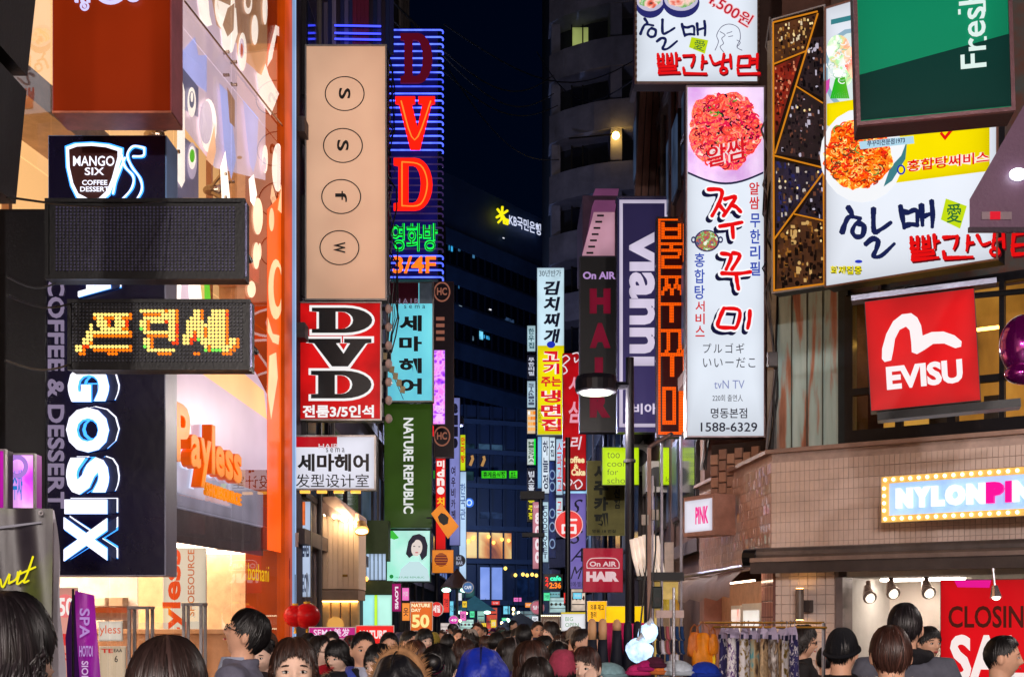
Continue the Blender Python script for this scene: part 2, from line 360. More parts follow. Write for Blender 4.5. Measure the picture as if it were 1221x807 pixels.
# ------------------------------------------------------------------ glass shoe shop, left
def shoe_shop():
    s = Sign('shoe_shop_building', 'glass fronted shoe shop glowing peach with an orange end column', 'building', -120, 0, 345, HY+CZ*F/8.96, 8.96, 18.1)
    r = s.root; L, R_ = -s.w/2, s.w/2; TOP = 13.; peach = (255, 196, 128)
    # ground-floor room, lamps and fittings
    rm = MB(); rm.box(L, 4.2, .02, R_-.3, 4.3, 2.9)
    put('back_wall', rm, plain((246, 228, 208), .7, var=.1), r)
    put('shop_floor', MB().box(L, .1, .01, R_-.3, 4.2, .03), plain((190, 165, 140), .3), r)
    put('end_wall', MB().box(R_-.3, .02, .0, R_-.2, 4.3, TOP), plain((244, 206, 160), .6), r)
    put('slab', MB().box(L, .12, 2.72, R_-.3, 4.3, 3.3), plain((165, 158, 172), .6), r)
    for i in range(5):
        xx = L+1.+i*1.9
        put('ceiling_lamp', MB().box(xx, .5, 2.69, xx+1.1, 3.6, 2.715), glow((255, 228, 200), 12., 0), r)
    # upper storey: printed wall behind the glass, glowing in place of room lamps
    put('glowing_wall', MB().box(L, .9, 3.32, R_-.36, 1.0, TOP), glow(peach, 1.25, .1, .5), r)
    for i, (zz, hh) in enumerate(((6.4, .28), (9.8, .28))): put('floor_edge', MB().box(L, .3, zz, R_-.36, .88, zz+hh), plain((225, 190, 160), .5), r)
    for i in range(6): put('mullion_post', MB().box(L+.8+i*1.7, .55, 3.32, L+.86+i*1.7, .62, TOP), plain((205, 150, 105), .4), r)
    # orange end column and white light strip
    put('end_column', MB().box(R_-.42, -.06, 0, R_-.06, .5, TOP), glow((236, 84, 10), .8, .35, 1.2), r)
    put('light_strip', MB().box(R_-.055, -.1, 0, R_+.0, .3, TOP), glow((170, 205, 255), .85, .1), r)
    put('return_wall', MB().box(R_+.002, -.05, 0, R_+.05, 5.2, TOP), plain((40, 40, 52), .6), r)
    # glazing: panes in a grid with open joints and spider fittings
    g = glassmat((.98, .97, .97), 1.7); xs = [L, s.u(60), s.u(130), s.u(206), s.u(275), R_-.43]; zs = [.05, 3.0, 5.6, 8.3, 11., TOP]
    for i in range(5):
        for j in range(5):
            put('pane', MB().box(xs[i]+.008, -.006, zs[j]+.008, xs[i+1]-.008, .006, zs[j+1]-.008), g, r)
    ch = plain((190, 170, 150), .2, .9)
    for px, py in ((275, 82), (272, 226), (205, 160)):
        x, z = _pp(s, px, py); m = MB()
        for a, b in ((-.14, -.14), (.14, -.14), (-.14, .14), (.14, .14)):
            m.tube([(x, .25, z), (x+a, .03, z+b), (x+a, -.03, z+b)], .022, 6)
        m.ell((x, .2, z), (.07, .12, .07)); put('spider_fitting', m, ch, r)
    a = _pp(s, 217, 2); b = _pp(s, 337, 154)
    put('tie_rod', MB().tube([(a[0], -.03, a[1]), (b[0], -.03, b[1])], .012, 6), ch, r)
    # printed film on the glass, with reflections painted in as lilac film
    lil, whi, tan, dk, blu = film((214, 198, 216), .9, .6), film((255, 246, 236), 1.1, .8), film((176, 132, 96), .8, .75), film((116, 114, 144), .7, .8), film((176, 186, 236), .95, .6)
    org, pal, tan2, grn = film((214, 90, 30), .8, .8), film((255, 206, 160), .95, .75), film((222, 166, 110), .8, .6), film((110, 215, 40), .8, .85)
    n = [0]
    def vg(pl, m, nm='vinyl_and_reflection'):
        n[0] += 1; _tracep(s, nm, pl, m, .012+.03-.0012*n[0], .001)
    vg([(207,-20),(300,-20),(300,60),(320,110),(320,215),(260,200),(207,130)], lil)
    vg([(253,-20),(325,-20),(322,52),(286,52),(262,30)], tan)
    vg([(286,52),(322,52),(320,96),(304,80),(287,66)], tan2)
    vg([(322,-20),(340,-20),(338,52),(322,52)], film((150,50,14),.7,.85)); vg([(322,52),(338,52),(334,120),(320,92)], org)
    vg([(216,20),(222,60),(236,44),(240,66),(250,66),(250,110),(216,84)], blu)
    vg([(214,72),(240,104),(240,140),(214,126)], dk); vg([(219,160),(240,178),(240,236),(212,236),(212,190)], dk)
    vg([(236,-20),(250,-20),(253,18),(256,30),(250,32),(242,24)], whi)
    vg(oval(271,6,12,30), whi); vg(oval(270,0,8,20), tan); vg([(262,0),(284,10),(286,40),(280,62),(272,66),(268,56),(266,30)], whi)
    vg([(274,10),(282,4),(281,36),(274,44),(268,30)], tan)
    for cx, cy, rx, ry in ((298,4,5,13),(306,36,4,18),(318,10,3,20)): vg(oval(cx,cy,rx,ry), whi)
    vg(oval(298,2,3,8), tan)
    vg(oval(291,62,5,23), whi); vg(oval(290,58,3,12), lil); vg(oval(290,60,1.6,8), org)
    vg([(330,30),(340,36),(340,46),(331,42),(326,70),(320,80),(322,62)], whi); vg([(307,86),(313,90),(318,76),(322,90),(334,112),(324,138),(312,120)], whi)
    vg([(219,96),(222,110),(222,216),(218,224),(212,214),(213,150)], whi)
    vg(oval(230,122,5,18), whi); vg(oval(230,119,3,10), dk); vg(oval(230,116,1.5,6), whi)
    vg(oval(230,192,6,22), lil); vg(oval(230,188,4.5,14), whi); vg(oval(230,186,3,8), grn)
    vg(oval(249,150,10,32), whi); vg(oval(246,146,8,26), lil); vg([(256,150),(258,180),(254,198),(246,190)], pal)
    vg([(262,100),(274,112),(282,190),(276,214),(268,180)], blu); vg([(271,104),(280,120),(280,152),(274,146)], tan)
    vg([(290,120),(308,140),(306,190),(302,206),(298,196),(294,160)], blu); vg(oval(316,190,3.4,17), whi); vg(oval(315,196,2,9), lil)
    vg(oval(331,200,7,29), whi); vg([(324,220),(330,240),(326,250),(322,236)], pal)
    vg([(296,214),(302,208),(306,232),(302,246),(298,240)], whi); vg([(262,200),(268,180),(274,240),(264,240)], whi)
    vg(oval(285,188,3,2), tan)
    vg([(318,250),(341,225),(341,660),(318,655)], film((246,96,24),.95,.85))
    vg(oval(323,262,3,14), pal); vg(oval(328,345,9,36), pal); vg(oval(330,342,5,24), film((246,96,24),.95,.9)); vg([(318,378),(324,398),(332,400),(331,411),(324,408),(318,396)], pal)
    vg([(320,424),(328,420),(330,450),(322,500),(318,470)], pal); vg([(335,215),(339,240),(336,256),(330,250)], pal)
    for cx, cy, rx, ry in ((306,258,6,22),(304,305,4,16),(308,300,2,10),(298,345,5,10)): vg(oval(cx,cy,rx,ry), film((255,226,196),1.,.7))
    vg([(197,336),(222,336),(230,372),(197,372)], lil); vg([(206,336),(214,336),(212,372),(204,372)], whi); vg([(241,336),(247,336),(250,372),(242,372)], grn); vg([(222,336),(236,336),(240,372),(224,372)], whi)
    vg([(197,440),(300,440),(316,470),(316,560),(197,560)], film((206,184,204),.7,.7)); vg([(230,440),(282,440),(312,466),(316,500)], film((255,186,110),.9,.7))
    # soffit, hanging fitments and shop fittings on the ground floor
    put('fascia_panel', MB().box(s.u(150), .05, 3.0, s.u(318), .11, 3.46), glow((204, 196, 220), .55, .25, light=False), r)
    put('fascia_panel', MB().box(s.u(150), .05, 2.62, s.u(318), .10, 2.99), plain((128, 118, 132), .5), r)
    fp = glow((255, 250, 240), .8, .1)
    for i, (px, py) in enumerate(((191, 655), (247, 652), (300, 650))):
        x, z = _pp(s, px, py); put('spotlight', MB().tube([(x, .6, z+.12), (x, .6, z-.02)], [.05, .07], 10), BLACK, r)
    # banner with the shop's name, shelves, stands
    pb = Sign('poster_board', 'tall white poster board reading upwards in orange, inside the shoe shop', 'poster', 194, 652, 246, 850, 16.4); pb.body(glow((255, 240, 214), .85, .06), .03, side=WHITE)
    pb.text('Payless', 194, 655, 222, 792, ink((255, 84, 20), .9), .03, rot=-1); pb.text('SHOESOURCE', 224, 655, 232, 734, ink((235, 120, 60), .8), .01, rot=-1)
    sh = empty('shoe_shelf', (W(107, 740, 15.2).x, 15.2, 0), 0, 'white shelf unit with orange edges behind the purple banner', 'shelf')
    for k in range(6):
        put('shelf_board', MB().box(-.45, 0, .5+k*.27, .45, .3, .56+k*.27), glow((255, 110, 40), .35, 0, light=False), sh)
        for q in range(4):
            put('shoe_box', MB().bbox(-.42+q*.21, .04, .57+k*.27, -.25+q*.21, .26, .68+k*.27), plain(random.choice([(225, 205, 180), (180, 150, 120), (220, 120, 90), (240, 235, 225)]), .6), sh)
    put('shelf_back', MB().box(-.48, .3, 0, .48, .33, 2.35), plain((250, 240, 225), .5), sh)
    for px, py, Y in ((168, 726, 12.8), (232, 722, 13.4)):
        q = W(px, py, Y); st = empty('metal_stand', (q.x, Y, 0), 0, 'square tubular steel display stand %s' % ('beside the orange edged shelf' if px < 200 else 'below the tall white poster board'), 'stand')
        for dx in (-.09, .09):
            for dy in (-.09, .09): put('leg', MB().box(dx-.015, dy-.015, 0, dx+.015, dy+.015, q.z), STEEL, st)
        put('top', MB().box(-.11, -.11, q.z, .11, .11, q.z+.03), STEEL, st)
    q = W(205, 755, 14.6); bn = empty('display_bench', (q.x, 14.6, 0), 0, 'long wooden display bench below the white poster board', 'bench')
    put('counter', MB().box(-.95, 0, 0, .95, .5, q.z), plain((176, 128, 92), .6), bn); put('top', MB().box(-1, -.03, q.z, 1, .53, q.z+.05), plain((196, 150, 110), .4), bn)
    p2 = Sign('window_poster', 'pale window poster with pink print at the bottom left', 'poster', 64, 700, 92, 900, 11.2); p2.body(glow((255, 176, 160), .7, .1), .02, side=WHITE)
    p2.disc('print', 78, 722, 12, 14, ink((255, 130, 130), .8)); p2.text('50', 70, 712, 88, 734, ink((255, 245, 240), .9), .03)
    for i, c in enumerate('1#A1'): p2.text(c, 72, 755+i*19, 80, 769+i*19, ink((230, 60, 60), .8), .01, rot=1)
    p3 = Sign('window_notice', 'small white notice card with orange print inside the shoe shop window', 'notice', 117, 740, 146, 764, 13.0); p3.body(glow((255, 244, 228), .8, .05), .02, side=WHITE)
    p3.text('yless', 119, 745, 144, 758, ink((255, 100, 40), .8))
    p4 = Sign('sale_card', 'white price card with red and black print beside the metal stand', 'notice', 118, 770, 150, 830, 12.8); p4.body(glow((250, 224, 190), .7, .05), .02, side=WHITE)
    p4.text('TE', 121, 773, 135, 778, ink((230, 40, 30), .8), .03); p4.text('EAA', 136, 773, 146, 777, ink((40, 30, 30), .5), .02); p4.text('6', 137, 781, 141, 789, ink((40, 30, 30), .5), .01)
    # orange built-up lettering fixed on the facade
    t = Sign('shoe_shop_sign', 'orange raised letter sign fixed on the glass shop front', 'sign', 196, 478, 287, 600, 13.5, 16.3)
    t.root.location += Vector((.01, -.2, 0)); org = glow((255, 138, 8), 1.05, .12, 3.); orgs = glow((240, 96, 4), .55, .2, 3., base=(230, 90, 8))
    x0, x1 = -t.w*.47, t.w*.40; zz = .62
    parts = [('P', 0, .19, 0, .62), ('a', .2, .34, .0, .36), ('y', .335, .49, -.19, .36), ('l', .5, .55, 0, .56), ('e', .56, .7, 0, .36), ('s', .71, .84, 0, .36), ('s', .85, .99, 0, .36)]
    for c, a, b, z0, z1 in parts:
        xa, xb = x0+(x1-x0)*a, x0+(x1-x0)*b
        loctext(t, c, xa-.012, .44+z0-.012, xb+.012, .44+z1+.012, glow((220, 226, 255), 1.0, 0), 'letter_back', -.0, .01, .06)
        loctext(t, c, xa, .44+z0, xb, .44+z1, orgs, 'letter_side', -.02, .11, .03)
        loctext(t, c, xa, .44+z0, xb, .44+z1, org, 'letter', -.135, .004, .03)
    loctext(t, 'SHOESOURCE', x0+(x1-x0)*.42, .18, x1, .33, org, 'lettering', -.1, .03, .03)
    put('backing_plate', MB().box(x0-.02, .01, .16, x1+.03, .03, .72), glow((225, 222, 250), .7, .2), t.root)
    # yellow word print near the end column
    x, z = _pp(s, 294, 691); xb, zb = _pp(s, 319, 674); loctext(s, 'bothani', x, z, xb, zb, ink((255, 200, 20), .8), 'window_lettering', -.02)
    return s
shoe_shop()

# ------------------------------------------------------------------ near left: signs hung in front of the shop
def ringlogo(s, px, py, r, mat): s.disc('logo_ring', px, py, r, r, mat, hole=.8)
def left_signs():
    s = Sign('projecting_sign', 'brown box sign with a purple lit side, at the top left corner', 'sign', 62, -70, 204, 134, 9.6)
    s.body(glow((124, 32, 4), .75, .3, .9, base=(130, 40, 10)), .34, side=plain((196, 110, 120), .4)); lt = glow((210, 205, 255), 1.1, 0)
    s.text('m', 90, -6, 108, 4, lt, .03, ext=.02, name='letter'); s.disc('letter', 101, 8, 5.5, 5.5, lt, hole=.6, th=.02); s.disc('letter', 101, 8, 2, 2, lt, th=.02)
    s.disc('letter', 132, -14, 21, 20, lt, hole=.8, th=.03); s.disc('letter', 136, -12, 9, 12, glow((240, 150, 90), 1.0, 0), th=.02); s.text('g', 152, -20, 168, 5, lt, .04, ext=.02, name='letter')
    s.box('bottom_trim', 62, 132, 204, 135, -.004, .34, plain((230, 140, 110), .4))
    # cafe sign, upper plate
    navy = plain((15, 9, 44), .25, var=.2, scale=1.2); sky_ = plain((80, 140, 205), .4, var=.1)
    wt = glow((240, 240, 255), 1.5, 0); hb = glow((60, 150, 255), 2.2, 0); side = plain((120, 160, 215), .35, var=.1)
    s = Sign('cafe_crest_sign', 'dark navy box sign with a glowing cup shaped cafe crest', 'sign', 57, 161, 198, 250, 10.4)
    s.body(navy, .36, side=side)
    o_ = [(79,176),(90,172),(110,171),(130,173),(146,178),(146,186),(138,215),(131,232),(120,242),(106,243),(92,236),(85,222),(80,200)]
    s.poly('crest_glow', [(112+(x-112)*1.05, 207+(y-207)*1.05) for x, y in o_], hb, th=.01); s.poly('crest_edge', o_, wt, th=.02)
    s.poly('crest_face', [(113+(x-113)*.86, 207+(y-207)*.87) for x, y in o_], plain((74, 30, 30), .4), d=-.03)
    s.n = 8
    s.text('MANGO', 89, 188, 138, 200, wt, .012); s.text('SIX', 103, 202, 126, 211, wt, .012); s.text('COFFEE', 100, 217, 130, 223, wt, .02); s.text('DESSERT', 98, 225, 132, 231, wt, .02)
    for q, (m_, w_) in enumerate(((hb, 4.4), (wt, 2.4))):
        s.strokes([[(173,178),(160,176),(153,186),(158,200),(168,214),(170,228),(162,242)], [(173,178),(172,187),(160,188)], [(146,186),(150,200),(160,212),(158,226),(146,240)], [(150,190),(140,215),(136,232)]], w_, m_, 'handle_tube', taper=.1, d=-.015-.012*q)
    s = Sign('cafe_name_sign', 'tall navy sign with glowing white letters reading downwards, under the cup crest', 'sign', -6, 250, 197, 686, 10.4)
    s.body(navy, .36, side=plain((150, 150, 175), .35, var=.1))
    s.box('dark_panel', -6, 250, 56, 686, -.02, 0, plain((8, 8, 16), .3, var=.3))
    for ch, y0, y1, x0, x1 in (('A', 331, 356, 96, 140), ('N', 372, 412, 84, 138), ('G', 436, 480, 84, 138), ('O', 487, 540, 82, 138), ('S', 546, 590, 82, 138), ('I', 596, 613, 80, 136), ('X', 617, 669, 79, 136)):
        s.text(ch, x0+5, y0-2, x1+5, y1-2, hb, .066, rot=1, ext=.012, name='letter_halo', d=-.004); s.text(ch, x0+3.5, y0-1, x1+3.5, y1-1, plain((20, 40, 90), .4), .05, rot=1, ext=.02, name='letter_return', d=-.012)
        s.text(ch, x0+5, y0-2.5, x1+5.5, y1-2.5, wt, .025, rot=1, ext=.004, name='letter_edge', d=-.014)
        s.text(ch, x0+4, y0-1.5, x1+4, y1-1.5, plain((20, 50, 110), .4), .018, rot=1, ext=.006, name='letter_gap', d=-.019)
        s.text(ch, x0, y0, x1-6, y1, hb, .066, rot=1, ext=.012, name='letter_halo', d=-.03); s.text(ch, x0, y0, x1-6, y1, wt, .045, rot=1, ext=.02, name='letter', d=-.044)
    s.text('COFFEE & DESSERT', 58, 332, 77, 606, glow((150, 135, 165), .75, 0), .018, rot=1, ext=.02)
    # LED boards
    led_board(55, 238, 292, 333, 8.4, None, 'unlit black dot matrix board, upper of the two hanging on the left', 50, 20, (66, 246, 281, 324))
    # lit runs on the dot matrix: row, first column, last column, tone (1 amber, 2 orange, 3 red, 4 green)
    runs = [(3, 6, 15, 1), (3, 16, 16, 2), (4, 6, 6, 2), (4, 7, 8, 1), (4, 9, 11, 2), (4, 12, 13, 1), (4, 14, 16, 2), (5, 7, 9, 1), (5, 10, 10, 3), (5, 12, 14, 1), (5, 15, 15, 3), (6, 5, 5, 1), (6, 7, 9, 1), (6, 10, 10, 2), (6, 12, 14, 1), (6, 15, 15, 3),
            (7, 5, 5, 1), (7, 8, 13, 1), (7, 14, 15, 2), (8, 4, 15, 1), (8, 16, 16, 2), (9, 4, 5, 1), (9, 6, 16, 2), (10, 3, 5, 1), (11, 3, 4, 1), (11, 5, 5, 2), (12, 1, 2, 1), (12, 3, 4, 3), (12, 5, 15, 1), (12, 16, 16, 2), (13, 1, 2, 1), (13, 3, 3, 2), (13, 6, 16, 2), (14, 2, 3, 2), (14, 10, 12, 2),
            (2, 19, 25, 1), (2, 26, 26, 2), (2, 27, 28, 1), (2, 29, 29, 2), (3, 20, 24, 2), (3, 25, 28, 1), (3, 29, 29, 2), (4, 20, 28, 1), (4, 29, 29, 2), (5, 19, 20, 1), (5, 21, 21, 2), (5, 22, 25, 1), (5, 26, 26, 3), (5, 27, 28, 1), (5, 29, 29, 2), (6, 19, 20, 1), (6, 21, 21, 2), (6, 27, 28, 1), (6, 29, 29, 3),
            (7, 19, 19, 4), (7, 20, 20, 1), (7, 21, 21, 2), (7, 27, 28, 1), (7, 29, 29, 3), (8, 20, 28, 1), (8, 29, 29, 3), (9, 21, 26, 2), (9, 27, 28, 1), (9, 29, 29, 2), (10, 20, 21, 1), (10, 22, 22, 2), (10, 27, 28, 1), (10, 29, 29, 3), (11, 20, 21, 1), (11, 22, 22, 2), (11, 28, 29, 3),
            (12, 20, 20, 4), (12, 21, 21, 1), (12, 22, 22, 2), (13, 21, 28, 1), (14, 24, 27, 2),
            (2, 34, 35, 1), (2, 36, 36, 2), (2, 39, 42, 1), (2, 43, 43, 2), (3, 34, 35, 1), (3, 36, 36, 2), (3, 39, 42, 1), (3, 43, 43, 3), (4, 33, 35, 1), (4, 36, 36, 2), (4, 38, 42, 1), (4, 43, 43, 2), (5, 32, 36, 1), (5, 38, 42, 1), (5, 43, 43, 2), (6, 32, 42, 1), (6, 43, 43, 2),
            (7, 32, 36, 1), (7, 37, 37, 2), (7, 38, 42, 1), (7, 43, 43, 2), (8, 32, 33, 1), (8, 34, 34, 2), (8, 35, 36, 1), (8, 37, 37, 2), (8, 38, 42, 1), (8, 43, 43, 2), (9, 31, 33, 1), (9, 34, 34, 3), (9, 35, 36, 1), (9, 37, 37, 2), (9, 38, 42, 1), (9, 43, 43, 2),
            (10, 31, 32, 1), (10, 33, 34, 3), (10, 35, 35, 4), (10, 36, 42, 1), (10, 43, 43, 2), (10, 44, 45, 1), (10, 46, 46, 2), (11, 31, 32, 1), (11, 33, 33, 3), (11, 36, 42, 1), (11, 43, 43, 2), (11, 44, 45, 1), (11, 46, 46, 2),
            (12, 37, 37, 1), (12, 38, 38, 2), (12, 39, 44, 1), (12, 45, 46, 2), (13, 37, 37, 4), (13, 38, 38, 2), (13, 39, 41, 4), (13, 42, 43, 1), (13, 44, 45, 2), (14, 34, 35, 2), (14, 42, 44, 2)]
    bm = {(k, row): tone for row, first, last, tone in runs for k in range(first, last+1)}
    led_board(82, 358, 298, 441, 7.9, bm, 'lit amber dot matrix board showing Korean text', 48, 17, (85.5, 360.5, 290.2, 432.4))
    # dark pole, box, cables
    b = empty('utility_pole', (W(4, 740, 6.0).x-.15, 6.0, 0), 0, 'dark utility pole with a ribbed cabinet at the left edge', 'pole')
    put('shaft', MB().tube([(0, 0, 0), (0, 0, 7)], [.13, .11], 16), plain((30, 28, 34), .7), b)
    def X(px, Y=6.): return (px-CX)/F*Y-b.location.x
    def Z(py, Y=6.): return CZ+(HY-py)/F*Y
    c = MB(); c.prism([(X(-40), Z(80)), (X(23), Z(80)), (X(36), Z(-40)), (X(-40), Z(-40))], -.3, .1); put('cabinet', c, plain((18, 18, 24), .5), b)
    c = MB(); c.prism([(X(-40), Z(235)), (X(9), Z(235)), (X(22), Z(98)), (X(-2), Z(82)), (X(-40), Z(82))], -.28, .1); put('ribbed_box', c, plain((34, 34, 40), .6), b)
    for i in range(9):
        xx = -38+i*5.6; c = MB(); c.prism([(X(xx), Z(233)), (X(xx+2), Z(233)), (X(xx+5), Z(104)), (X(xx+3), Z(104))], -.3, -.28); put('rib', c, plain((48, 48, 54), .6), b)
    for i in range(9):
        a = random.uniform(2, 12); pts = [(X(a+3*math.sin(k*.7+i)), -.2-.02*i, Z(200+k*38)) for k in range(15)]
        put('cable', MB().tube(pts, .008+.004*(i % 3), 6), CABLE, b)
    for k in range(6):
        cy = 205+k*11; put('cable_coil', MB().tube([(X(14+6*math.cos(t*.7)), -.22-.01*k, Z(cy+9*math.sin(t*.7))) for t in range(10)], .007, 5), CABLE, b)
    for i, (pa, pb, Ya, Yb) in enumerate((((8, 235), (200, 240), 6, 8.3), ((8, 330), (66, 338), 6, 8.3), ((8, 352), (84, 362), 6, 7.9), ((6, 430), (84, 434), 6, 7.9))):
        A, B_ = W(*pa, Ya), W(*pb, Yb); A -= b.location; B_ -= b.location
        put('stay_wire', MB().tube([A+(B_-A)*t/6+Vector((0, 0, -.04*math.sin(PI*t/6))) for t in range(7)], .006, 5), CABLE, b)
    # small violet lightbox at the left edge
    s = Sign('violet_lightbox', 'small violet lightbox with blue characters at the left edge', 'sign', 8, 541, 42, 607, 8.6)
    s.body(speckle([(.3, (120, 20, 170)), (.5, (200, 60, 220)), (.7, (240, 170, 250))], 3, .9), .12, ALU, side=glow((190, 30, 180), .7, .2))
    s.text('수차', 15, 560, 27, 596, ink((40, 130, 210), .9), .03, line=.8); s.disc('print', 21, 556, 13, 14, ink((190, 140, 240), .8), hole=.6)
    s = Sign('magenta_lightbox', 'plain magenta lit panel beside the violet lightbox', 'sign', -40, 536, 7, 607, 8.3); s.body(glow((225, 30, 200), .8, .3), .12, ALU)
    # cloth banners
    s = Sign('fruit_banner', 'dark photo banner with yellow handwriting at the bottom left', 'banner', -60, 606, 62, 900, 5.2)
    nx, nz = 18, 20; v = []; f = []
    for i in range(nx+1):
        for j in range(nz+1):
            x = -s.w/2+s.w*i/nx; z = s.h*j/nz; v.append((x, .012*math.sin(i*.9+j*.2), z))
    for i in range(nx):
        for j in range(nz): a = i*(nz+1)+j; f.append((a, a+nz+1, a+nz+2, a+1))
    put('cloth', MB().add(v, f), speckle([(.3, (24, 20, 28)), (.48, (46, 40, 46)), (.6, (70, 76, 34)), (.8, (150, 150, 96))], 2.2, .35, kind='noise'), s.root, smooth=True)
    s.n = 5; s.strokes([[(-6,706),(2,690),(6,700),(14,684),(13,695)], [(14,695),(22,690),(24,682)], [(27,681),(23,696),(30,692)], [(42,664),(36,682),(31,694),(37,692)], [(27,684),(45,676)]], 2.6, ink((250, 235, 20), .95), taper=.2)
    s.poly('print_line', [(0,628),(52,622),(52,624),(0,631)], ink((190, 180, 190), .5))
    for x in (52,): s.disc('eyelet', x, 612, 3, 3, STEEL, hole=.5)
    s = Sign('white_banner', 'narrow white cloth banner hanging beside the yellow handwriting', 'banner', 60, 608, 77, 900, 5.35)
    p = MB(); 
    v = [(-s.w/2+.01*math.sin(j*.7), 0.0, s.h*(1-j/14)) for j in range(15)]+[(-s.w/2+.008+(s.w-.01)*min(1, .15+j/8), .03*math.sin(j*.8), s.h*(1-j/14)) for j in range(15)]
    p.add(v, [(j, j+1, j+16, j+15) for j in range(14)]); put('cloth', p, plain((205, 200, 215), .8, var=.1), s.root, smooth=True)
    s = Sign('purple_flag_banner', 'standing purple flag banner with pale lettering before the shoe shop', 'banner', 80, 703, 121, 860, 6.0)
    pm = speckle([(.3, (80, 20, 130)), (.5, (150, 30, 150)), (.7, (215, 60, 180))], 1.2, .45, kind='noise')
    m = MB(); p = s.pts([(82,860),(78,760),(84,718),(92,703),(96,860)]); m.prism(p, 0, .01); put('flag_wing', m, plain((96, 26, 140), .6), s.root)
    m = MB(); v = []; f = []
    for j in range(12):
        y = 704+j*14; xl = 92+min(6, j*.8); xr = 116+j*.8
        for i in range(5): v.append((s.u(xl+(xr-xl)*i/4), -.03-.012*math.sin(i*1.9+j*.4), s.v(y+i*1.4)))
    for j in range(11):
        for i in range(4): a = j*5+i; f.append((a, a+5, a+6, a+1))
    put('flag_cloth', m.add(v, f), pm, s.root, smooth=True)
    put('flag_pole', MB().tube([(s.u(91.5), -.05, 0), (s.u(91.5), -.05, s.v(702))], .006, 8), BLACK, s.root)
    s.n = 14; s.text('SPA ', 100, 725, 112, 760, ink((200, 150, 225), .8), .02, rot=1); s.text('HOTOI', 100, 769, 116, 782, ink((200, 160, 225), .8), .02); s.text('SIOI', 103, 787, 111, 806, ink((230, 190, 235), .8), .02, rot=1)

def led_board(x0, y0, x1, y1, Y, bm, label, nx, nz, inner):
    s = Sign('dot_matrix_board', label, 'LED display', x0, y0, x1, y1, Y, group='dot matrix boards hanging on the left')
    s.body(plain((9, 9, 15), .4, var=.3), .14, frame=plain((9, 8, 13), .4), fw=4)
    a0, b0, a1, b1 = inner; dx, dz = (a1-a0)/nx, (b1-b0)/nz; groups = {}
    for i in range(nx):
        for j in range(nz):
            c = 'off'
            if bm: c = ('off', 'amber', 'yellow', 'red', 'green')[bm.get((i, j), 0)]
            px, py = a0+(i+.5)*dx, b0+(j+.5)*dz; x, z = s.u(px), s.v(py); r = s.u(px+dx*.3)-x if c == 'off' else s.u(px+dx*.42)-x
            groups.setdefault(c, MB()).add([(x+r*math.cos(k*PI/3), -.012, z+r*math.sin(k*PI/3)) for k in range(6)]+[(x+r*1.15*math.cos(k*PI/3), -.002, z+r*1.15*math.sin(k*PI/3)) for k in range(6)],
                [(0, 1, 2, 3, 4, 5)]+[(k, k+6, (k+1) % 6+6, (k+1) % 6) for k in range(6)])
    mats = {'off': plain((88, 86, 120) if bm is None else (74, 76, 86), .25, bump=0), 'red': glow((255, 60, 10), 1.6, 0), 'amber': glow((255, 222, 120), 1.5, 0), 'yellow': glow((255, 120, 14), 1.4, 0), 'green': glow((130, 255, 90), 1.1, 0)}
    for c, m in groups.items(): put('led_dots', m, mats[c], s.root, kind='stuff')
    for px in (x0+12, x1-12):
        put('bracket', MB().tube([(s.u(px), .14, s.h*.5), (s.u(px), .5, s.h*.5)], .02, 8), DARK, s.root)
    put('side_lamp_strip', MB().box(s.w/2-.004, .0, .02, s.w/2+.012, .02, s.h-.02), plain((150, 150, 190), .2, .6), s.root)
left_signs()

# ------------------------------------------------------------------ left row of the street, further back
def shop_row(name, label, x, Ya, Yb, H, sx, wall, rows, win=glow((120, 150, 200), .2, .5, light=False), storey=3.0):
    """street-side wall with storeys of framed windows, pipes and unit boxes; sx = +1 faces right, -1 faces left"""
    r = empty(name, (x, Ya, 0), 0, label, 'building'); L = Yb-Ya
    put('wall', MB().box(min(0, -sx*6), 0, 0, max(0, -sx*6), L, H), wall, r)
    for k in range(1, int(H/storey)):
        z = k*storey; m = MB().box(min(0, sx*.12), .05, z-.12, max(0, sx*.12), L-.05, z+.1); put('string_course', m, plain((96, 84, 86), .7), r)
        n = max(1, int(L/2.2))
        for i in range(n):
            y = .5+i*(L-.6)/n; wd = (L-.6)/n-.5
            f = put('window', MB().box(min(0, sx*.07), y, z+.6, max(0, sx*.07), y+wd, z+2.1), plain((50, 44, 48), .4), r)
            put('pane', MB().box(min(sx*.071, sx*.085), y+.07, z+.67, max(sx*.071, sx*.085), y+wd-.07, z+2.03), win if random.random() < .25 else plain((26, 30, 44), .08, bump=0), f)
    for i in range(rows):
        y = random.uniform(.6, L-.6); z = random.uniform(2.8, H*.6)
        a = put('air_conditioner', MB().box(min(sx*.1, sx*.5), y-.4, z, max(sx*.1, sx*.5), y+.4, z+.6), plain((150, 146, 144), .5), r)
        put('fan_grille', MB().tube([(sx*.1+sx*.2, y-.41, z+.3), (sx*.1+sx*.2, y-.43, z+.3)], .19, 16), DARK, a)
        put('drain_pipe', MB().tube([(sx*.09, y+.55, 0), (sx*.09, y+.55, H)], .045, 8), plain((88, 80, 80), .5), r)
    return r
shop_row('brick_building', 'dark narrow building behind the beige letter sign', -3.14, 18.6, 33, 17, 1, plain((66, 58, 74), .8, scale=2), 5)
shop_row('street_building', 'dim tall building beyond the green cosmetics sign', -3.1, 33.3, 60, 20, 1, plain((52, 48, 58), .8, scale=2), 6)
shop_row('corner_building', 'brown building behind the orange dot matrix column', 3.1, 20.6, 32.5, 19, -1, plain((110, 84, 78), .8, scale=2), 4)
shop_row('far_street_building', 'tall building beyond the violet banner', 3.1, 33, 62, 11, -1, plain((60, 52, 62), .8, scale=2), 5)

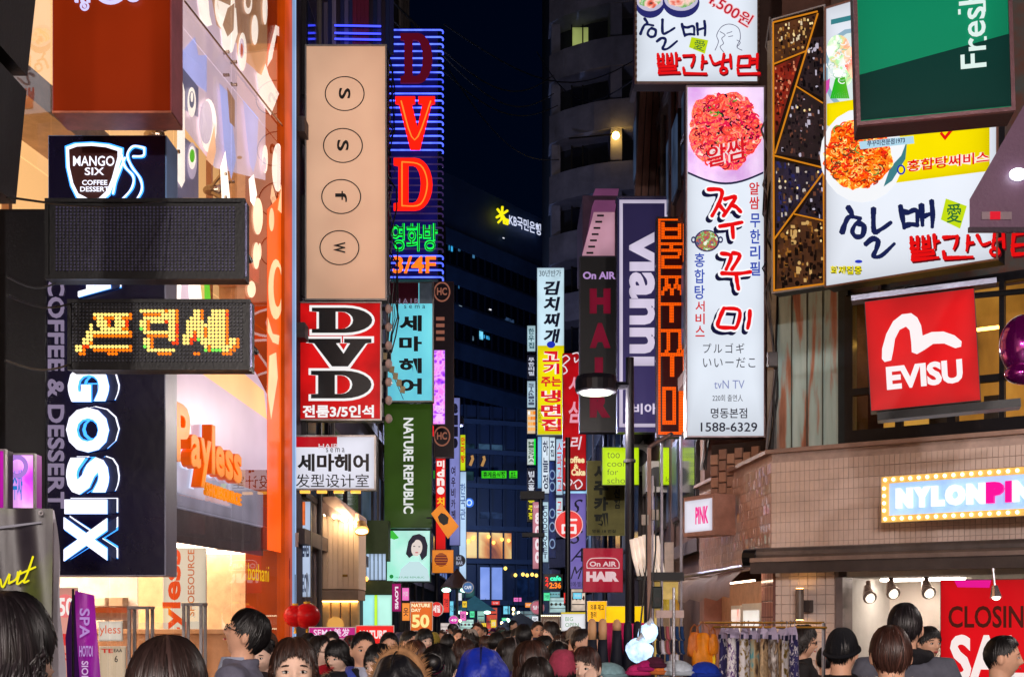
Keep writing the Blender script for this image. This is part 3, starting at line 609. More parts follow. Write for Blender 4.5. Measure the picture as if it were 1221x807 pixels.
def mid_left():
    # streaked curtain wall above the beige sign
    s = Sign('streaked_hoarding', 'streaked blue and maroon sheet wall above the beige letter sign', 'wall', 352, -60, 470, 64, 21.0)
    for i in range(24):
        a = 352+i*4.9; c = random.choice([(58, 56, 100), (96, 88, 130), (40, 44, 90), (110, 30, 60), (70, 80, 130), (44, 34, 50), (30, 40, 80), (120, 110, 140)])
        put('sheet_strip', MB().prism(s.pts([(a, 64), (a+4.7, 64), (a+4.7, -60), (a, -60)]), -.02*random.random(), .05), plain(c, .35, .3, scale=3, stretch=(6, 1, .3)), s.root)
    for k, y in enumerate((34, 43, 50)): put('neon_tube', MB().tube([(s.u(400), -.1, s.v(y)), (s.u(455), -.1, s.v(y+1))], .016, 8), glow((60, 70, 255), 2.5, 0), s.root)
    # beige sign
    s = Sign('beige_letter_sign', 'tall beige sign with four circled thin letters', 'sign', 364, 54, 461, 358, 19)
    s.body(glow((218, 172, 142), .66, .12, 1.2, base=(214, 178, 150)), .22, frame=ALU, fw=1.6); bk = plain((24, 20, 22), .5)
    for c, cx, cy in (('s', 411, 112), ('s', 409, 174), ('f', 407, 235), ('w', 405, 296)):
        s.disc('circle', cx, cy, 23.8, 20.8, bk, hole=.945, n=48); s.text(c, cx-7, cy-6.5, cx+7, cy+6.5, bk, .004, rot=1)
    # red DVD lightbox
    s = Sign('red_video_sign', 'red lightbox with three big black serif letters outlined in white', 'sign', 356, 360, 455, 501, 19)
    s.body(glow((232, 20, 22), .85, .25, 2.), .24, frame=ALU, fw=1.6); wt = ink((250, 246, 246), .95); bk = plain((26, 24, 30), .4)
    for sp, x0, y0, x1, y1, nm in ((SLAB_D, 372, 367, 444, 397, 'D'), (SLAB_V, 368, 404, 443, 437, 'V'), (SLAB_D, 371, 442, 443, 475, 'D')):
        s.text('serif'+nm, x0-3, y0-3, x1+3, y1+3, wt, .05, splines=sp, d=-.006); s.text('serif'+nm, x0, y0, x1, y1, bk, .012, splines=sp, d=-.012)
    s.n = 4; s.text('전룸3/5인석', 361, 483, 446, 498, wt, .035)
    for i in range(7):
        x = s.w/2+.05; z = s.h*(.02+i*.155); g = put('lamp_holder', MB().tube([(x-.05, .06, z), (x+.03, .06, z)], .03, 8), DARK, s.root)
        put('bulb', MB().ell((x+.05, .06, z), (.055, .055, .07), 12, 8), plain((205, 190, 185), .2, coat=.5), g)
    # hairdresser, Korean and Chinese
    s = Sign('hair_salon_sign', 'white lightbox with black Korean and Chinese hair salon names', 'sign', 347, 519, 448, 584, 18.5)
    s.body(glow((236, 236, 250), .92, .08), .2, frame=ALU, fw=1.8); s.box('red_block', 348, 520, 402, 533, -.004, 0, glow((200, 14, 30), .8, 0)); dk = plain((30, 30, 36), .5); s.n = 2
    s.text('HAIR', 380, 529, 404, 535, ink((240, 225, 230), .8), .01); s.text('sema', 389, 534, 411, 539, dk, .0, space=1.5)
    s.text('세마헤어', 355, 541, 440, 562, dk, .035); s.text('发型设计室', 353, 565, 440, 581, dk, .004)
    for i in range(4): put('under_lamp', MB().box(-s.w*.4+i*s.w*.2, .03, -.04, -s.w*.4+i*s.w*.2+.14, .1, -.004), glow((255, 180, 70), 1.6, 0), s.root)
    # DVD neon tower
    s = Sign('neon_video_sign', 'blue neon sign with red serif letters and hooked tubes', 'sign', 466, 34, 522, 333, 26)
    s.body(glow((26, 22, 120), .5, .3, 1.), .2); put('edge_truss', MB().tube([(-s.w/2-.05, -.03, 0), (-s.w/2-.05, -.03, s.h)], .02, 6), plain((110, 40, 60), .4), s.root)  # backing panel glows to stand in for light from the tubes
    for i in range(36):
        z = s.v(331) + (s.v(37)-s.v(331))*i/35; frac = i/35
        col, st = ((70, 90, 255), 3.4) if (frac > .5 or i < 4) else ((84, 62, 128), .5)
        if .77 < frac < .82: st *= .5
        xe = s.u(527)
        pts = [(-s.w/2-.02, -.035, z), (xe-.03, -.035, z)]+[(xe-.03+.055*math.sin(q*PI/6), -.035, z-.05+.05*math.cos(q*PI/6)) for q in range(1, 5)]
        put('neon_tube', MB().tube(pts, .016, 7), glow(col, st, .3, 5), s.root)
    s.n = 26; rd = glow((255, 26, 10), 1.5, 0); ot = glow((255, 96, 30), 2.4, 0)
    for sp, a, m_, nm in ((SLAB_D, (478, 43, 516, 102), glow((96, 12, 34), .75, 0), 'D'), (SLAB_V, (472, 118, 519, 181), rd, 'V'), (SLAB_D, (470, 191, 516, 253), rd, 'D')):  # first letter is unlit; its low glow stands in for light on it
        x0, y0, x1, y1 = a; s.text('serif'+nm, *a, m_, -.0, splines=sp, ext=.05, name='letter', d=-.07)
    for ln in ([(479, 124), (495, 170), (514, 124)], [(480, 196), (480, 248)], [(480, 196), (502, 200), (510, 222), (502, 246), (480, 248)]): s.strokes([ln], 1.6, ot, 'letter_tube', d=-.135, taper=0)
    gr = glow((20, 225, 70), 1.5, 0); s.text('영화방', 467, 268, 522, 301, gr, .025, ext=.02, name='letter', d=-.07); s.text('영화방', 467, 268, 522, 301, plain((10, 60, 30), .5), -.012, ext=.0, name='letter_core', d=-.096)
    s.text('3/4F', 469, 307, 520, 327, glow((255, 110, 20), 1.6, 0), .02, ext=.03, name='letter', d=-.07)
    # teal salon sign
    s = Sign('teal_salon_sign', 'teal lightbox with black Korean letters under the blue neon', 'sign', 461, 336, 517, 479, 28)
    s.body(speckle([(.3, (60, 150, 185)), (.55, (110, 215, 230)), (.8, (160, 240, 245))], .5, .8, kind='noise', light=True), .2, frame=ALU)
    s.box('red_block', 463, 337, 499, 362, -.004, 0, plain((92, 22, 48), .5)); s.n = 2; s.text('HAIR', 471, 356, 500, 363, ink((150, 130, 160), .6), .01, space=1.4); s.text('sema', 482, 364, 507, 368, plain((30, 30, 40)), 0, space=1.6)
    s.box('grey_top', 500, 337, 516, 362, -.003, 0, plain((130, 150, 170), .4)); 
    for c, y0, y1 in (('세', 376, 395), ('마', 401, 419), ('헤', 427, 445), ('어', 451, 470)): s.text(c, 476, y0, 503, y1, plain((18, 22, 30), .4), .04, d=-.012)
    s = Sign('green_cosmetics_sign', 'dark green box sign with white capitals reading downwards', 'sign', 458, 481, 515, 629, 29)
    s.body(glow((52, 84, 22), .42, .3, 1., base=(60, 92, 30)), .3, side=plain((40, 66, 24), .4)); s.text('NATURE REPUBLIC', 481, 498, 493, 612, ink((235, 238, 235), .9), .03, rot=1)
    # chain of small lanterns between signs
    g = empty('string_of_flags', W(459, 425, 24), 0, 'short string of small cream flags across the teal salon sign', 'bunting')
    for i in range(6):
        a = W(458+i*4.3, 424+i*8, 24)-g.location; m = MB().prism([(a.x-.04, a.z-.06), (a.x+.05, a.z-.08), (a.x+.06, a.z+.05), (a.x-.03, a.z+.06)], -.02, .01); put('flag', m, plain((190, 170, 130), .7), g)
    put('cord', MB().tube([W(455, 416, 24)-g.location, W(481, 476, 24)-g.location], .006, 5), CABLE, g)
    # portrait lightbox
    s = Sign('portrait_lightbox', 'pale green lightbox with a printed portrait of a woman', 'sign', 460, 631, 514, 694, 29.5)
    s.body(speckle([(.3, (110, 220, 180)), (.55, (190, 240, 232)), (.8, (225, 250, 250))], .9, .85, kind='noise', light=True), .15, frame=plain((60, 100, 90), .4))
    hr, fc = ink((50, 44, 60), .8), ink((238, 222, 214), .9)
    s.poly('leaf_print', [(460,634),(468,632),(476,641),(470,643),(462,640)], ink((70, 210, 70), .8)); s.poly('blouse_print', [(474,693),(478,678),(488,669),(500,669),(510,678),(513,693)], ink((205, 236, 240), .9))
    s.poly('hair_print', [(487,645),(492,638),(500,636),(507,640),(510,650),(509,662),(503,668),(500,660),(492,662),(488,665),(484,660)], hr)
    s.poly('face_print', oval(497, 653, 6.6, 10, a=.15), fc); s.poly('fringe_print', [(489,650),(491,642),(498,640),(494,646)], hr)
    for x, y in ((494, 651), (500, 651.5)): s.disc('eye_print', x, y, 1.3, .5, hr)
    s.disc('mouth_print', 497, 658.5, 2, .7, ink((220, 90, 100), .8)); s.text('NATURE REPUBLIC', 472, 687, 506, 689, ink((60, 170, 110), .8), 0); s.disc('leaf_logo', 467, 687, 2.4, 2.4, ink((30, 150, 70), .8))
mid_left()
# ------------------------------------------------------------------ street lamps (the one in view and others added as fill light, behind the viewer and farther off)
def street_or_fill_lamp(x, y, h, watt, label, arm=-.62, col=(1, .88, .82), arm_len=None):
    r = empty('street_or_fill_lamp', (x, y, 0), 0, label, 'street lamp', 'street lamps along the pavement'); m = plain((34, 34, 44), .4)
    put('post', MB().tube([(0, 0, 0), (0, 0, .9), (0, 0, .95), (0, 0, h*.6), (0, 0, h+.6)], [.13, .13, .085, .08, .07], 14), m, r)
    put('bracket', MB().tube([(0, 0, h+.12), (arm*.6, 0, h+.12)], .07, 8), m, r)
    hd = put('lamp_head', MB().tube([(arm, 0, h+.3), (arm, 0, h+.28), (arm, 0, h+.2), (arm, 0, h+.03), (arm, 0, h)], [.08, .33, .36, .36, .34], 24), m, r)
    put('lamp_lens', MB().tube([(arm, 0, h+.0), (arm, 0, h-.03)], [.3, .26], 20), glow((225, 255, 225), .7, 0, light=False), hd)
    put('pole_band', MB().tube([(0, 0, h-1.2), (0, 0, h-1.15)], .1, 12), STEEL, r)
    if watt:
        l = bpy.data.lights.new('lamp_light', 'POINT'); l.energy = watt; l.color = col; l.shadow_soft_size = .25
        o = bpy.data.objects.new('lamp_light', l); COL.objects.link(o); o.parent = r; o.location = (arm, 0, h-.36)
    return r
q = W(751, 740, 22)
street_or_fill_lamp(q.x, 22, CZ+(HY-468)/F*22, 500, 'tall dark street lamp with a drum shaped head before the black salon sign', -.58)
street_or_fill_lamp(2.7, -7, 6.4, 1350, 'added fill lamp behind the viewer on the tiled building side', -.6)
street_or_fill_lamp(-2.9, -9, 6.4, 1350, 'added fill lamp behind the viewer on the shoe shop side', .6)
street_or_fill_lamp(8.2, 7.6, 6.6, 620, 'added fill lamp on the side street before the tiled building', -.5)  # added off to the side to brighten the tiled wall
street_or_fill_lamp(2.7, -17, 6.8, 5200, 'added fill lamp farther down the street behind the viewer', -.6)
street_or_fill_lamp(-2.9, -18, 6.8, 5200, 'farthest added fill lamp behind the viewer', .6)

for _x, _y, _l in ((7, 70, 'added plaza fill lamp at the end of the street, right'), (-8, 74, 'added plaza fill lamp at the end of the street, left'), (-1, 98, 'added plaza fill lamp before the bank building')):
    street_or_fill_lamp(_x, _y, 9, 5200, _l, .6, (.38, .55, 1))  # added to light the bank block and tower
for _x, _y, _l in ((-2.4, 41, 'added fill lamp in the far part of the street, bank side left'), (2.9, 40, 'added fill lamp in the far part of the street, right')):
    street_or_fill_lamp(_x, _y, 8, 2200, _l, .5, (.62, .66, 1))  # added to light the tower front, kept behind signs
def grain(rgb, **k): return plain(rgb, **k)
HAL = zt([[(425,220),(440,245),(443,262)], [(398,330),(412,290),(432,262),(480,270)], [(470,290),(496,305),(490,345),(462,352),(444,330),(455,300),(470,290)], [(540,228),(542,325),(575,318),(618,288)],
          [(505,385),(535,362),(560,372),(552,410),(540,440),(575,438),(634,384)]], 3.804, 900, 190)
MAE = zt([[(662,215),(672,270),(680,312)], [(664,236),(696,242),(722,232),(738,240),(738,300)], [(684,302),(712,296),(740,300)], [(757,212),(762,300)], [(760,262),(800,248)], [(803,192),(808,250),(806,308)]], 3.804, 900, 190)
JJU = zt([[(860,148),(918,152),(912,200),(876,268)], [(905,215),(935,250)], [(935,192),(982,182),(962,220),(928,268)], [(962,220),(985,228),(1006,250)], [(912,316),(960,308),(1012,298)], [(968,312),(972,368)],
          [(920,440),(962,452),(940,512)], [(972,438),(1002,450),(966,512)], [(922,530),(990,532),(1050,524)], [(986,536),(990,570),(996,602)],
          [(930,690),(912,730),(904,772),(960,778),(988,772),(1000,700),(930,690)], [(1048,702),(1046,740),(1038,780)]], 3.843, 620, 190)
PPAL = [[(665,262),(668,310)], [(688,262),(690,310)], [(665,285),(690,285)], [(665,308),(692,306)], [(708,262),(710,308)], [(728,260),(732,305)], [(708,284),(730,282)], [(708,306),(732,304)], [(750,258),(752,312)], [(752,285),(768,283)],
        [(668,322),(745,319)], [(745,319),(748,334)], [(672,337),(748,334)], [(672,337),(670,353)], [(670,353),(766,350)], [(785,270),(832,268)], [(836,268),(832,295),(822,320)], [(875,268),(874,300),(870,330)], [(872,300),(894,298)], [(785,328),(788,354)], [(788,354),(892,356)],
        [(910,270),(928,308),(958,300)], [(975,262),(966,320)], [(968,295),(1000,290)], [(1005,266),(1008,325)], [(972,326),(986,332),(988,346),(974,354),(960,347),(960,333),(972,326)], [(1045,275),(1040,320)], [(1040,320),(1095,318)], [(1095,318),(1098,272)], [(1045,275),(1098,272)], [(1098,288),(1120,286)], [(1100,306),(1120,303)], [(1132,264),(1130,330)], [(1040,334),(1042,357)], [(1042,357),(1142,355)]]
def ppal(x0, y0, x1, y1, drop=0.): return [[(x0+(x-665)/475*(x1-x0), y0+(y-260)/96*(y1-y0)+drop*((x-665)/475*(x1-x0))) for x, y in l] for l in PPAL]
def food(s, cx, cy, rx, ry, mat, rim=None, name='dish_print', d=None, clip=None):
    """printed photograph of a dish: plate, uneven heap and garnish"""
    if rim: s.disc('plate_print', cx, cy, rx*1.12, ry*1.12, rim)
    n = 40; r_ = random.Random(int(cx)); pl = []
    for i in range(n):
        a = 2*PI*i/n; k = 1+.06*math.sin(a*5+1)+.05*r_.uniform(-1, 1); x, y = cx+rx*k*math.cos(a), cy+ry*k*math.sin(a)
        if clip: x = min(max(x, clip[0]), clip[2]); y = min(max(y, clip[1]), clip[3])
        pl.append((x, y))
    s.poly(name, pl, mat)
def right_signs():
    white = glow((232, 240, 252), .96, .07, .9)
    # ---- top menu lightbox
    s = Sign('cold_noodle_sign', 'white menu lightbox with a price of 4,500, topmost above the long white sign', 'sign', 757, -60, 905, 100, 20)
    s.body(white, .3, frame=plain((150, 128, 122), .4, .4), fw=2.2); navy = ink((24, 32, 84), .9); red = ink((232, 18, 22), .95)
    for i in range(22):
        y = -54+i*7.2; s.box('edge_clip', 757, y, 759.5, y+3.5, -.03, -.018, plain((110, 84, 70), .4)); s.box('edge_clip', 903, y, 905.5, y+3.5, -.03, -.018, plain((110, 84, 70), .4))
    bowl = ink((46, 48, 120), .8); br = speckle([(.3, (60, 30, 40)), (.45, (210, 90, 70)), (.6, (230, 200, 190)), (.75, (80, 160, 70)), (.9, (240, 240, 240))], 5, .9)
    for cx, w_ in ((775, 18), (812, 22)): s.disc('bowl_print', cx, 4, w_, 18, bowl); s.disc('bowl_rim_print', cx, 0, w_*.92, 14, ink((205, 200, 225), .9)); food(s, cx, 0, w_*.75, 10, br)
    s.text('4,500원', 838, 3, 900, 22, ink((255, 200, 205), .9), .06, ang=-.55, d=-.028); s.text('4,500원', 839, 4, 899, 21, ink((200, 24, 50), .9), .01, ang=-.55, d=-.032)
    k = .55; hh = [[(763+(x-1004)*.70, 23+(y-246)*.62) for x, y in l] for l in HAL]; mm = [[(812+(x-1073)*.72, 27+(y-240)*.56) for x, y in l] for l in MAE]
    s.n = 9; s.strokes(hh+mm, 3.6, navy)
    s.poly('seal_print', [(824,46),(844,50),(840,66),(821,58)], ink((196, 220, 20), .95)); s.text('愛', 827, 50, 840, 62, ink((40, 110, 60), .8), 0, ang=-.2)
    s.strokes(ppal(784, 66, 904, 90), 3.4, ink((120, 16, 30), .7), 'brush_shadow', dx=1, dy=1.4, taper=0, d=-.03); s.strokes(ppal(784, 66, 904, 90), 3.2, red, taper=0, d=-.05)
    fc = ink((90, 84, 120), .7)
    s.strokes([[(852,62),(856,52),(854,44),(860,34),(870,31),(880,36),(882,48),(878,58),(884,62)], [(858,40),(864,44),(860,48),(862,54),(858,58),(862,64)], [(866,42),(872,40)], [(868,46),(873,45)], [(878,50),(882,53),(878,58)]], .8, fc, 'line_drawing', taper=0)
    # ---- long white octopus sign
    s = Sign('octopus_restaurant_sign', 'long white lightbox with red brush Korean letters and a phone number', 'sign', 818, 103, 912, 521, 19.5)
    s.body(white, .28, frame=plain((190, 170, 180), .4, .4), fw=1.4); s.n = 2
    dish = speckle([(.28, (30, 16, 40)), (.40, (190, 14, 60)), (.5, (240, 60, 60)), (.6, (255, 150, 100)), (.68, (235, 30, 70)), (.8, (255, 90, 110)), (.93, (250, 220, 200))], 13, .95)
    arc = [(820+90*i/14, 205+13*math.sin(PI*i/14)) for i in range(15)]
    s.poly('plate_edge_print', [(820,105),(910,105)]+[(x, y+2.5) for x, y in arc[::-1]], ink((50, 50, 90), .6)); s.poly('plate_print', [(820,105),(910,105)]+arc[::-1], speckle([(.3, (200, 150, 220)), (.6, (236, 214, 250))], 2, .9, kind='noise'))
    food(s, 864, 156, 44, 46, dish, clip=(821, 106, 909, 214)); s.n += 1
    for i in range(26): 
        a = random.uniform(0, 6.28); rr = random.uniform(0, 1)**.5; s.disc('garnish_print', 864+38*rr*math.cos(a), 156+40*rr*math.sin(a), random.uniform(1.2, 3.2), random.uniform(.8, 2.4), random.choice([ink((60, 170, 50), .8), ink((255, 190, 110), .9), ink((20, 24, 56), .6), ink((255, 120, 150), .9)]), d=-.02-.0004*i, n=9, hole=random.choice([0, .5]))
    for k, (col, n_, w_) in enumerate((((150, 8, 50), 60, 1.9), ((250, 70, 60), 90, 2.4), ((255, 130, 90), 60, 1.6), ((235, 24, 80), 60, 2.2), ((255, 196, 150), 36, 1.), ((30, 16, 40), 22, 2.4), ((70, 170, 60), 8, 1.8))):
        s.strokes(arcs(864, 156, 40, 44, n_, 2, 5.5, k, (821, 107, 909, 212)), w_, ink(col, .95), 'dish_print', d=-.02-.0015*k, th=.0005)['kind'] = 'stuff'
    s.n = 15; s.text('알쌈', 842, 172, 891, 196, ink((250, 225, 225), .95), .09, ang=.25, shear=.2); s.text('알쌈', 842, 172, 891, 196, ink((225, 26, 40), .95), .02, ang=.25, shear=.2)
    s.strokes(JJU, 9.5, ink((20, 20, 60), .8), 'brush_shadow', dx=-3.2, dy=3.5, taper=.1); s.strokes(JJU, 9.5, ink((250, 250, 255), 1.0), 'brush_outline', d=-.082, taper=.1); s.strokes(JJU, 5.2, ink((236, 14, 18), .98), 'lettering', d=-.095, taper=.15)
    s.n = 19
    s.disc('pot_print', 842, 289, 15, 13, ink((60, 60, 110), .7)); s.disc('pot_food_print', 842, 289, 13, 11.5, speckle([(.3, (20, 24, 60)), (.45, (60, 110, 140)), (.6, (190, 40, 50)), (.75, (90, 170, 80)), (.9, (230, 230, 220))], 14, .85)); s.disc('pot_handle_print', 826, 288, 3, 4, ink((60, 60, 110), .7), hole=.5); s.disc('pot_handle_print', 858, 288, 3, 4, ink((60, 60, 110), .7), hole=.5)
    bl, rd, dk = ink((50, 80, 190), .85), ink((220, 36, 40), .9), ink((48, 46, 66), .6)
    s.text('알쌈', 892, 219, 904, 253, rd, .02, stack=True); s.text('무한리필', 893, 256, 905, 332, bl, .02, stack=True)
    s.text('홍합탕', 827, 303, 839, 360, bl, .015, stack=True); s.text('서비스', 828, 360, 839, 404, rd, .015, stack=True)
    s.text('プルゴギ', 837, 411, 886, 423, dk, 0, space=1.3); s.text('いいーだこ', 837, 428, 899, 440, dk, 0, space=1.15); s.text('tvN TV', 850, 455, 886, 465, ink((150, 160, 215), .75), 0)
    s.text('220회 출연人', 848, 472, 884, 480, dk, .0); s.text('명동본점', 846, 488, 889, 500, dk, .01); s.text('1588-6329', 834, 505, 901, 516, dk, .012)
    for px in (822, 908):
        put('mounting_arm', MB().tube([(s.u(px), .28, s.h*.9), (s.u(px), .9, s.h*.9)], .03, 6), DARK, s.root)
    # ---- orange LED column
    s = Sign('orange_dot_matrix_column', 'narrow upright orange dot matrix board beside the long white sign', 'LED display', 783, 259, 819, 521, 23)
    s.body(plain((30, 10, 14), .4), .22, frame=plain((56, 36, 40), .4), fw=1.8)
    og = glow((255, 92, 4), 1.2, 0, light=True)
    def bar(x0, y0, x1, y1, d=None): 
        nx = max(1, round((x1-x0)/1.9)); ny = max(1, round((y1-y0)/1.9)); m = MB()
        for i in range(nx):
            for j in range(ny):
                a, b = x0+(x1-x0)*(i+.06)/nx, y0+(y1-y0)*(j+.1)/ny; a2, b2 = x0+(x1-x0)*(i+.94)/nx, y0+(y1-y0)*(j+.9)/ny
                m.quad((s.u(a), -.01, s.v(b2)), (s.u(a2), -.01, s.v(b2)), (s.u(a2), -.01, s.v(b)), (s.u(a), -.01, s.v(b)))
        return m
    M = MB()
    bars = [(784.5,261,816.5,263.5),(784.5,514.5,816.5,518),(784.5,263.5,787.6,514.5),(814,263.5,816.6,514.5)]+[(788.37, 265.04, 792.55, 285.46), (808.11, 265.04, 812.3, 285.46), (792.55, 271.4, 808.11, 275.41), (792.55, 281.44, 808.11, 285.46), (787.53, 289.3, 813.97, 292.65), (798.07, 292.65, 802.59, 296.83), (788.37, 296.83, 812.63, 300.52), (808.11, 300.52, 812.3, 304.7), (788.37, 304.7, 810.12, 308.55), (788.37, 308.55, 792.22, 320.6), (792.22, 316.58, 812.63, 320.6), (787.53, 328.63, 813.97, 331.97), (792.55, 331.97, 796.73, 342.01), (788.37, 346.7, 792.05, 352.39), (790.37, 342.01, 795.9, 347.03), (795.9, 338.67, 799.75, 344.52), (798.74, 343.69, 803.43, 352.39), (803.09, 338.67, 806.77, 344.52), (805.1, 331.97, 808.78, 339.5), (807.61, 339.5, 811.79, 346.2), (810.62, 346.2, 813.97, 352.05), (787.53, 360.76, 813.97, 364.61), (798.07, 364.61, 803.43, 384.69), (787.81, 392.29, 799.1, 396.28), (794.76, 396.28, 799.1, 417.99), (792.5, 417.12, 797.01, 420.59), (799.1, 392.29, 812.12, 396.28), (808.65, 396.28, 812.99, 417.12), (806.91, 416.25, 810.9, 420.59), (812.12, 417.12, 815.24, 420.59), (787.81, 420.59, 815.24, 424.93), (798.75, 424.93, 803.96, 449.24), (789.55, 461.04, 806.04, 465.21), (789.55, 465.21, 793.89, 506.18), (801.7, 465.21, 806.04, 506.18), (793.89, 501.32, 801.7, 506.18), (809.17, 457.05, 814.2, 514.34)]
    for b in bars: q = bar(*b); M.add(q.v, q.f)
    put('led_dots', M, og, s.root, kind='stuff')
    G = MB(); put('dot_grid', bar(789.5, 267, 813.5, 514), glow((96, 16, 14), .3, .2, light=False), s.root, loc=(0, .005, 0), kind='stuff')
    # ---- vianni
    s = Sign('navy_boutique_sign', 'tall navy sign with a white border and large white letters reading downwards', 'sign', 736, 236, 799, 515, 25)
    s.body(glow((44, 38, 76), .55, .25, .8, base=(44, 40, 80)), .3, side=plain((60, 56, 90), .4)); wl = glow((226, 214, 240), .85, .08, light=False)
    bd = MB()
    for a in ((738.5, 238.5, 796.5, 242.5), (738.5, 505, 796.5, 509), (738.5, 242.5, 742.5, 505), (792.5, 242.5, 796.5, 505)): bd.box(s.u(a[0]), -.012, s.v(a[3]), s.u(a[2]), 0, s.v(a[1]))
    put('border', bd, wl, s.root); s.n = 4; s.text('vianni', 750, 277, 791, 437, wl, .035, rot=1); s.text('비아니', 754, 481, 796, 494, wl, .03)
    s.box('top_rail', 735, 234, 800, 237, -.02, .3, plain((70, 66, 100), .4))
    # ---- black salon sign
    s = Sign('black_salon_sign', 'black box sign with large dull red capitals behind the street lamp head', 'sign', 691, 306, 736, 515, 28)
    s.body(plain((16, 15, 22), .4, var=.3), .35, frame=plain((58, 52, 72), .4), fw=1); mg = glow((136, 16, 48), .62, .1, light=False)
    s.text('On AIR', 695, 324, 734, 333, glow((190, 150, 215), .8, 0, light=False), .035)
    for c, y0, y1 in (('H', 344, 374), ('A', 385, 415), ('I', 426, 447), ('R', 468, 498)): s.text(c, 703 if c != 'I' else 709, y0, 728 if c != 'I' else 719, y1, mg, .075)
    # pink building cheek over the black sign, glow painted in for falling light
    s2 = empty('slanted_bay', W(715, 305, 30), 0, 'pink slanted bay with painted glow and small vents above the black salon sign', 'bay')
    P = lambda x, y, Y=30: W(x, y, Y)-s2.location
    v = [P(694,305), P(733,305), P(733,253), P(706,253), P(708,225,31), P(736,225,31), P(736,305,31), P(690,305,31)]
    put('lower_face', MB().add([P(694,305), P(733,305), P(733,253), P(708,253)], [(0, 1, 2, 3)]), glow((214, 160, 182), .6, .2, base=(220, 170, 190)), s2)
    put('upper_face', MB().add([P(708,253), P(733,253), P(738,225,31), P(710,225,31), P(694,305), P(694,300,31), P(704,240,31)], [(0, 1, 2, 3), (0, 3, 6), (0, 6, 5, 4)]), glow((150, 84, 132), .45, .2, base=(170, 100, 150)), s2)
    put('back_box', MB().box(P(696,305).x, .5, 0, P(738,305).x, 3, P(700,225).z), plain((96, 70, 96), .6), s2)
    for i in range(7): a = P(716-i*2.1, 257+i*7.4, 29.96); put('vent', MB().box(a.x-.08, a.y, a.z-.02, a.x+.08, a.y+.02, a.z+.02), DARK, s2)
    # ---- yellow and white restaurant column
    s = Sign('noodle_restaurant_sign', 'tall lightbox, white above and yellow below, with brush Korean letters', 'sign', 640, 319, 673, 519, 40)
    s.body(glow((210, 240, 255), .95, .1), .3, frame=plain((80, 110, 150), .4), fw=.6); s.box('yellow_half', 641, 412, 672.4, 518, -.006, 0, glow((250, 236, 0), .92, .06)); s.n = 3; bk = ink((24, 28, 50), .6)
    s.text('30년반가', 643, 322, 669, 330, bk, 0); s.text('김치찌개', 648, 334, 668, 410, bk, .04, stack=True, shear=.15); s.disc('round_print', 657, 411, 5, 4, ink((30, 50, 190), .9))
    s.text('고기', 647, 418, 667, 447, ink((255, 240, 240), 1), .09, stack=True, d=-.022); s.text('고기', 647, 418, 667, 447, ink((226, 20, 40), .95), .03, stack=True, d=-.028)
    s.text('주는', 645, 449, 669, 461, ink((226, 20, 40), .95), .04); s.text('냉면집', 645, 464, 669, 515, ink((255, 240, 240), 1), .09, stack=True, d=-.022); s.text('냉면집', 645, 464, 669, 515, ink((226, 20, 40), .95), .03, stack=True, d=-.028)
    s.text('손칼국', 641.5, 487, 646, 505, bk, 0, stack=True)
    # ---- red coffee sign
    s = Sign('red_coffee_sign', 'dark red cafe lightbox with white scrollwork and the words Coffee and Cake', 'sign', 671, 421, 699, 584, 34)
    s.body(glow((200, 10, 22), .85, .25, 1.5), .3); sw = ink((240, 225, 232), .9); s.n = 2
    for c, y0, y1 in (('사', 448, 468), ('심', 478, 504)): s.text(c, 678, y0, 694, y1, ink((240, 160, 180), .9), .03, shear=.2)
    s.text('리', 680, 520, 694, 536, ink((240, 215, 225), .9), .02, shear=.2); cy = ink((250, 226, 170), .95)
    s.text('Coffee', 673, 544, 697, 552, cy, .05); s.text('&', 684, 553, 690, 559, cy, .04); s.text('Cake', 681, 559, 698, 567, cy, .05)
    sc_ = [[(672,446),(676,443),(674,438),(671,436),(675,432),(679,428),(675,424),(671,426)], [(683,422),(689,421),(691,427),(686,432),(685,427)], [(672,576),(677,581),(682,574),(676,569),(678,564)], [(684,576),(690,572),(694,578),(688,583),(686,578)], [(673,556),(676,553)], [(672,528),(678,524)], [(672,533),(679,531)]]
    s.strokes(sc_, 1.5, sw, 'scrollwork', taper=0)
    # ---- narrow column of small lightboxes
    for i, (y0, y1, c, lb, tx, tc) in enumerate(((388, 419, (190, 225, 235), 'pale lightbox, topmost of the narrow column', '한우집', (60, 100, 110)), (423, 451, (26, 28, 44), 'black lightbox with white letters, second in the narrow column', '무한리필', (215, 220, 235)), (454, 486, (196, 226, 240), 'pale blue lightbox with tiny upright capitals in the narrow column', 'STAR101', (80, 90, 110)),
                            (488, 517, (250, 220, 180), 'orange and white chequered lightbox in the narrow column', '', (0, 0, 0)), (523, 554, (226, 238, 226), 'white lightbox with a green edge in the narrow column', 'MISSHA', (90, 110, 90)), (558, 588, (30, 30, 44), 'black lightbox above the yellow lettering in the narrow column', '빕스홀', (220, 225, 235)), (590, 622, (40, 38, 24), 'dark lightbox with yellow letters, lowest of the narrow column', '맥주집', (245, 235, 30)))):
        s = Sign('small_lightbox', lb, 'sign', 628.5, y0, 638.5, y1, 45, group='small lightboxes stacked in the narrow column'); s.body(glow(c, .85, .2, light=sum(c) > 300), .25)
        if tx: s.text(tx, 630, y0+3, 637, y1-3, ink(tc, .8), .03, stack=True)
        else:
            for k in range(12): s.box('chequer_print', 629.5+3*(k % 3), y0+2+6.5*(k//3), 632.2+3*(k % 3), y0+6+6.5*(k//3), -.006, -.001, ink(random.choice([(250, 140, 30), (255, 180, 90), (255, 255, 250)]), .9))
        if i == 4: s.box('green_edge', 636.6, y0, 638.6, y1, -.01, 0, glow((20, 230, 60), 1., 0))
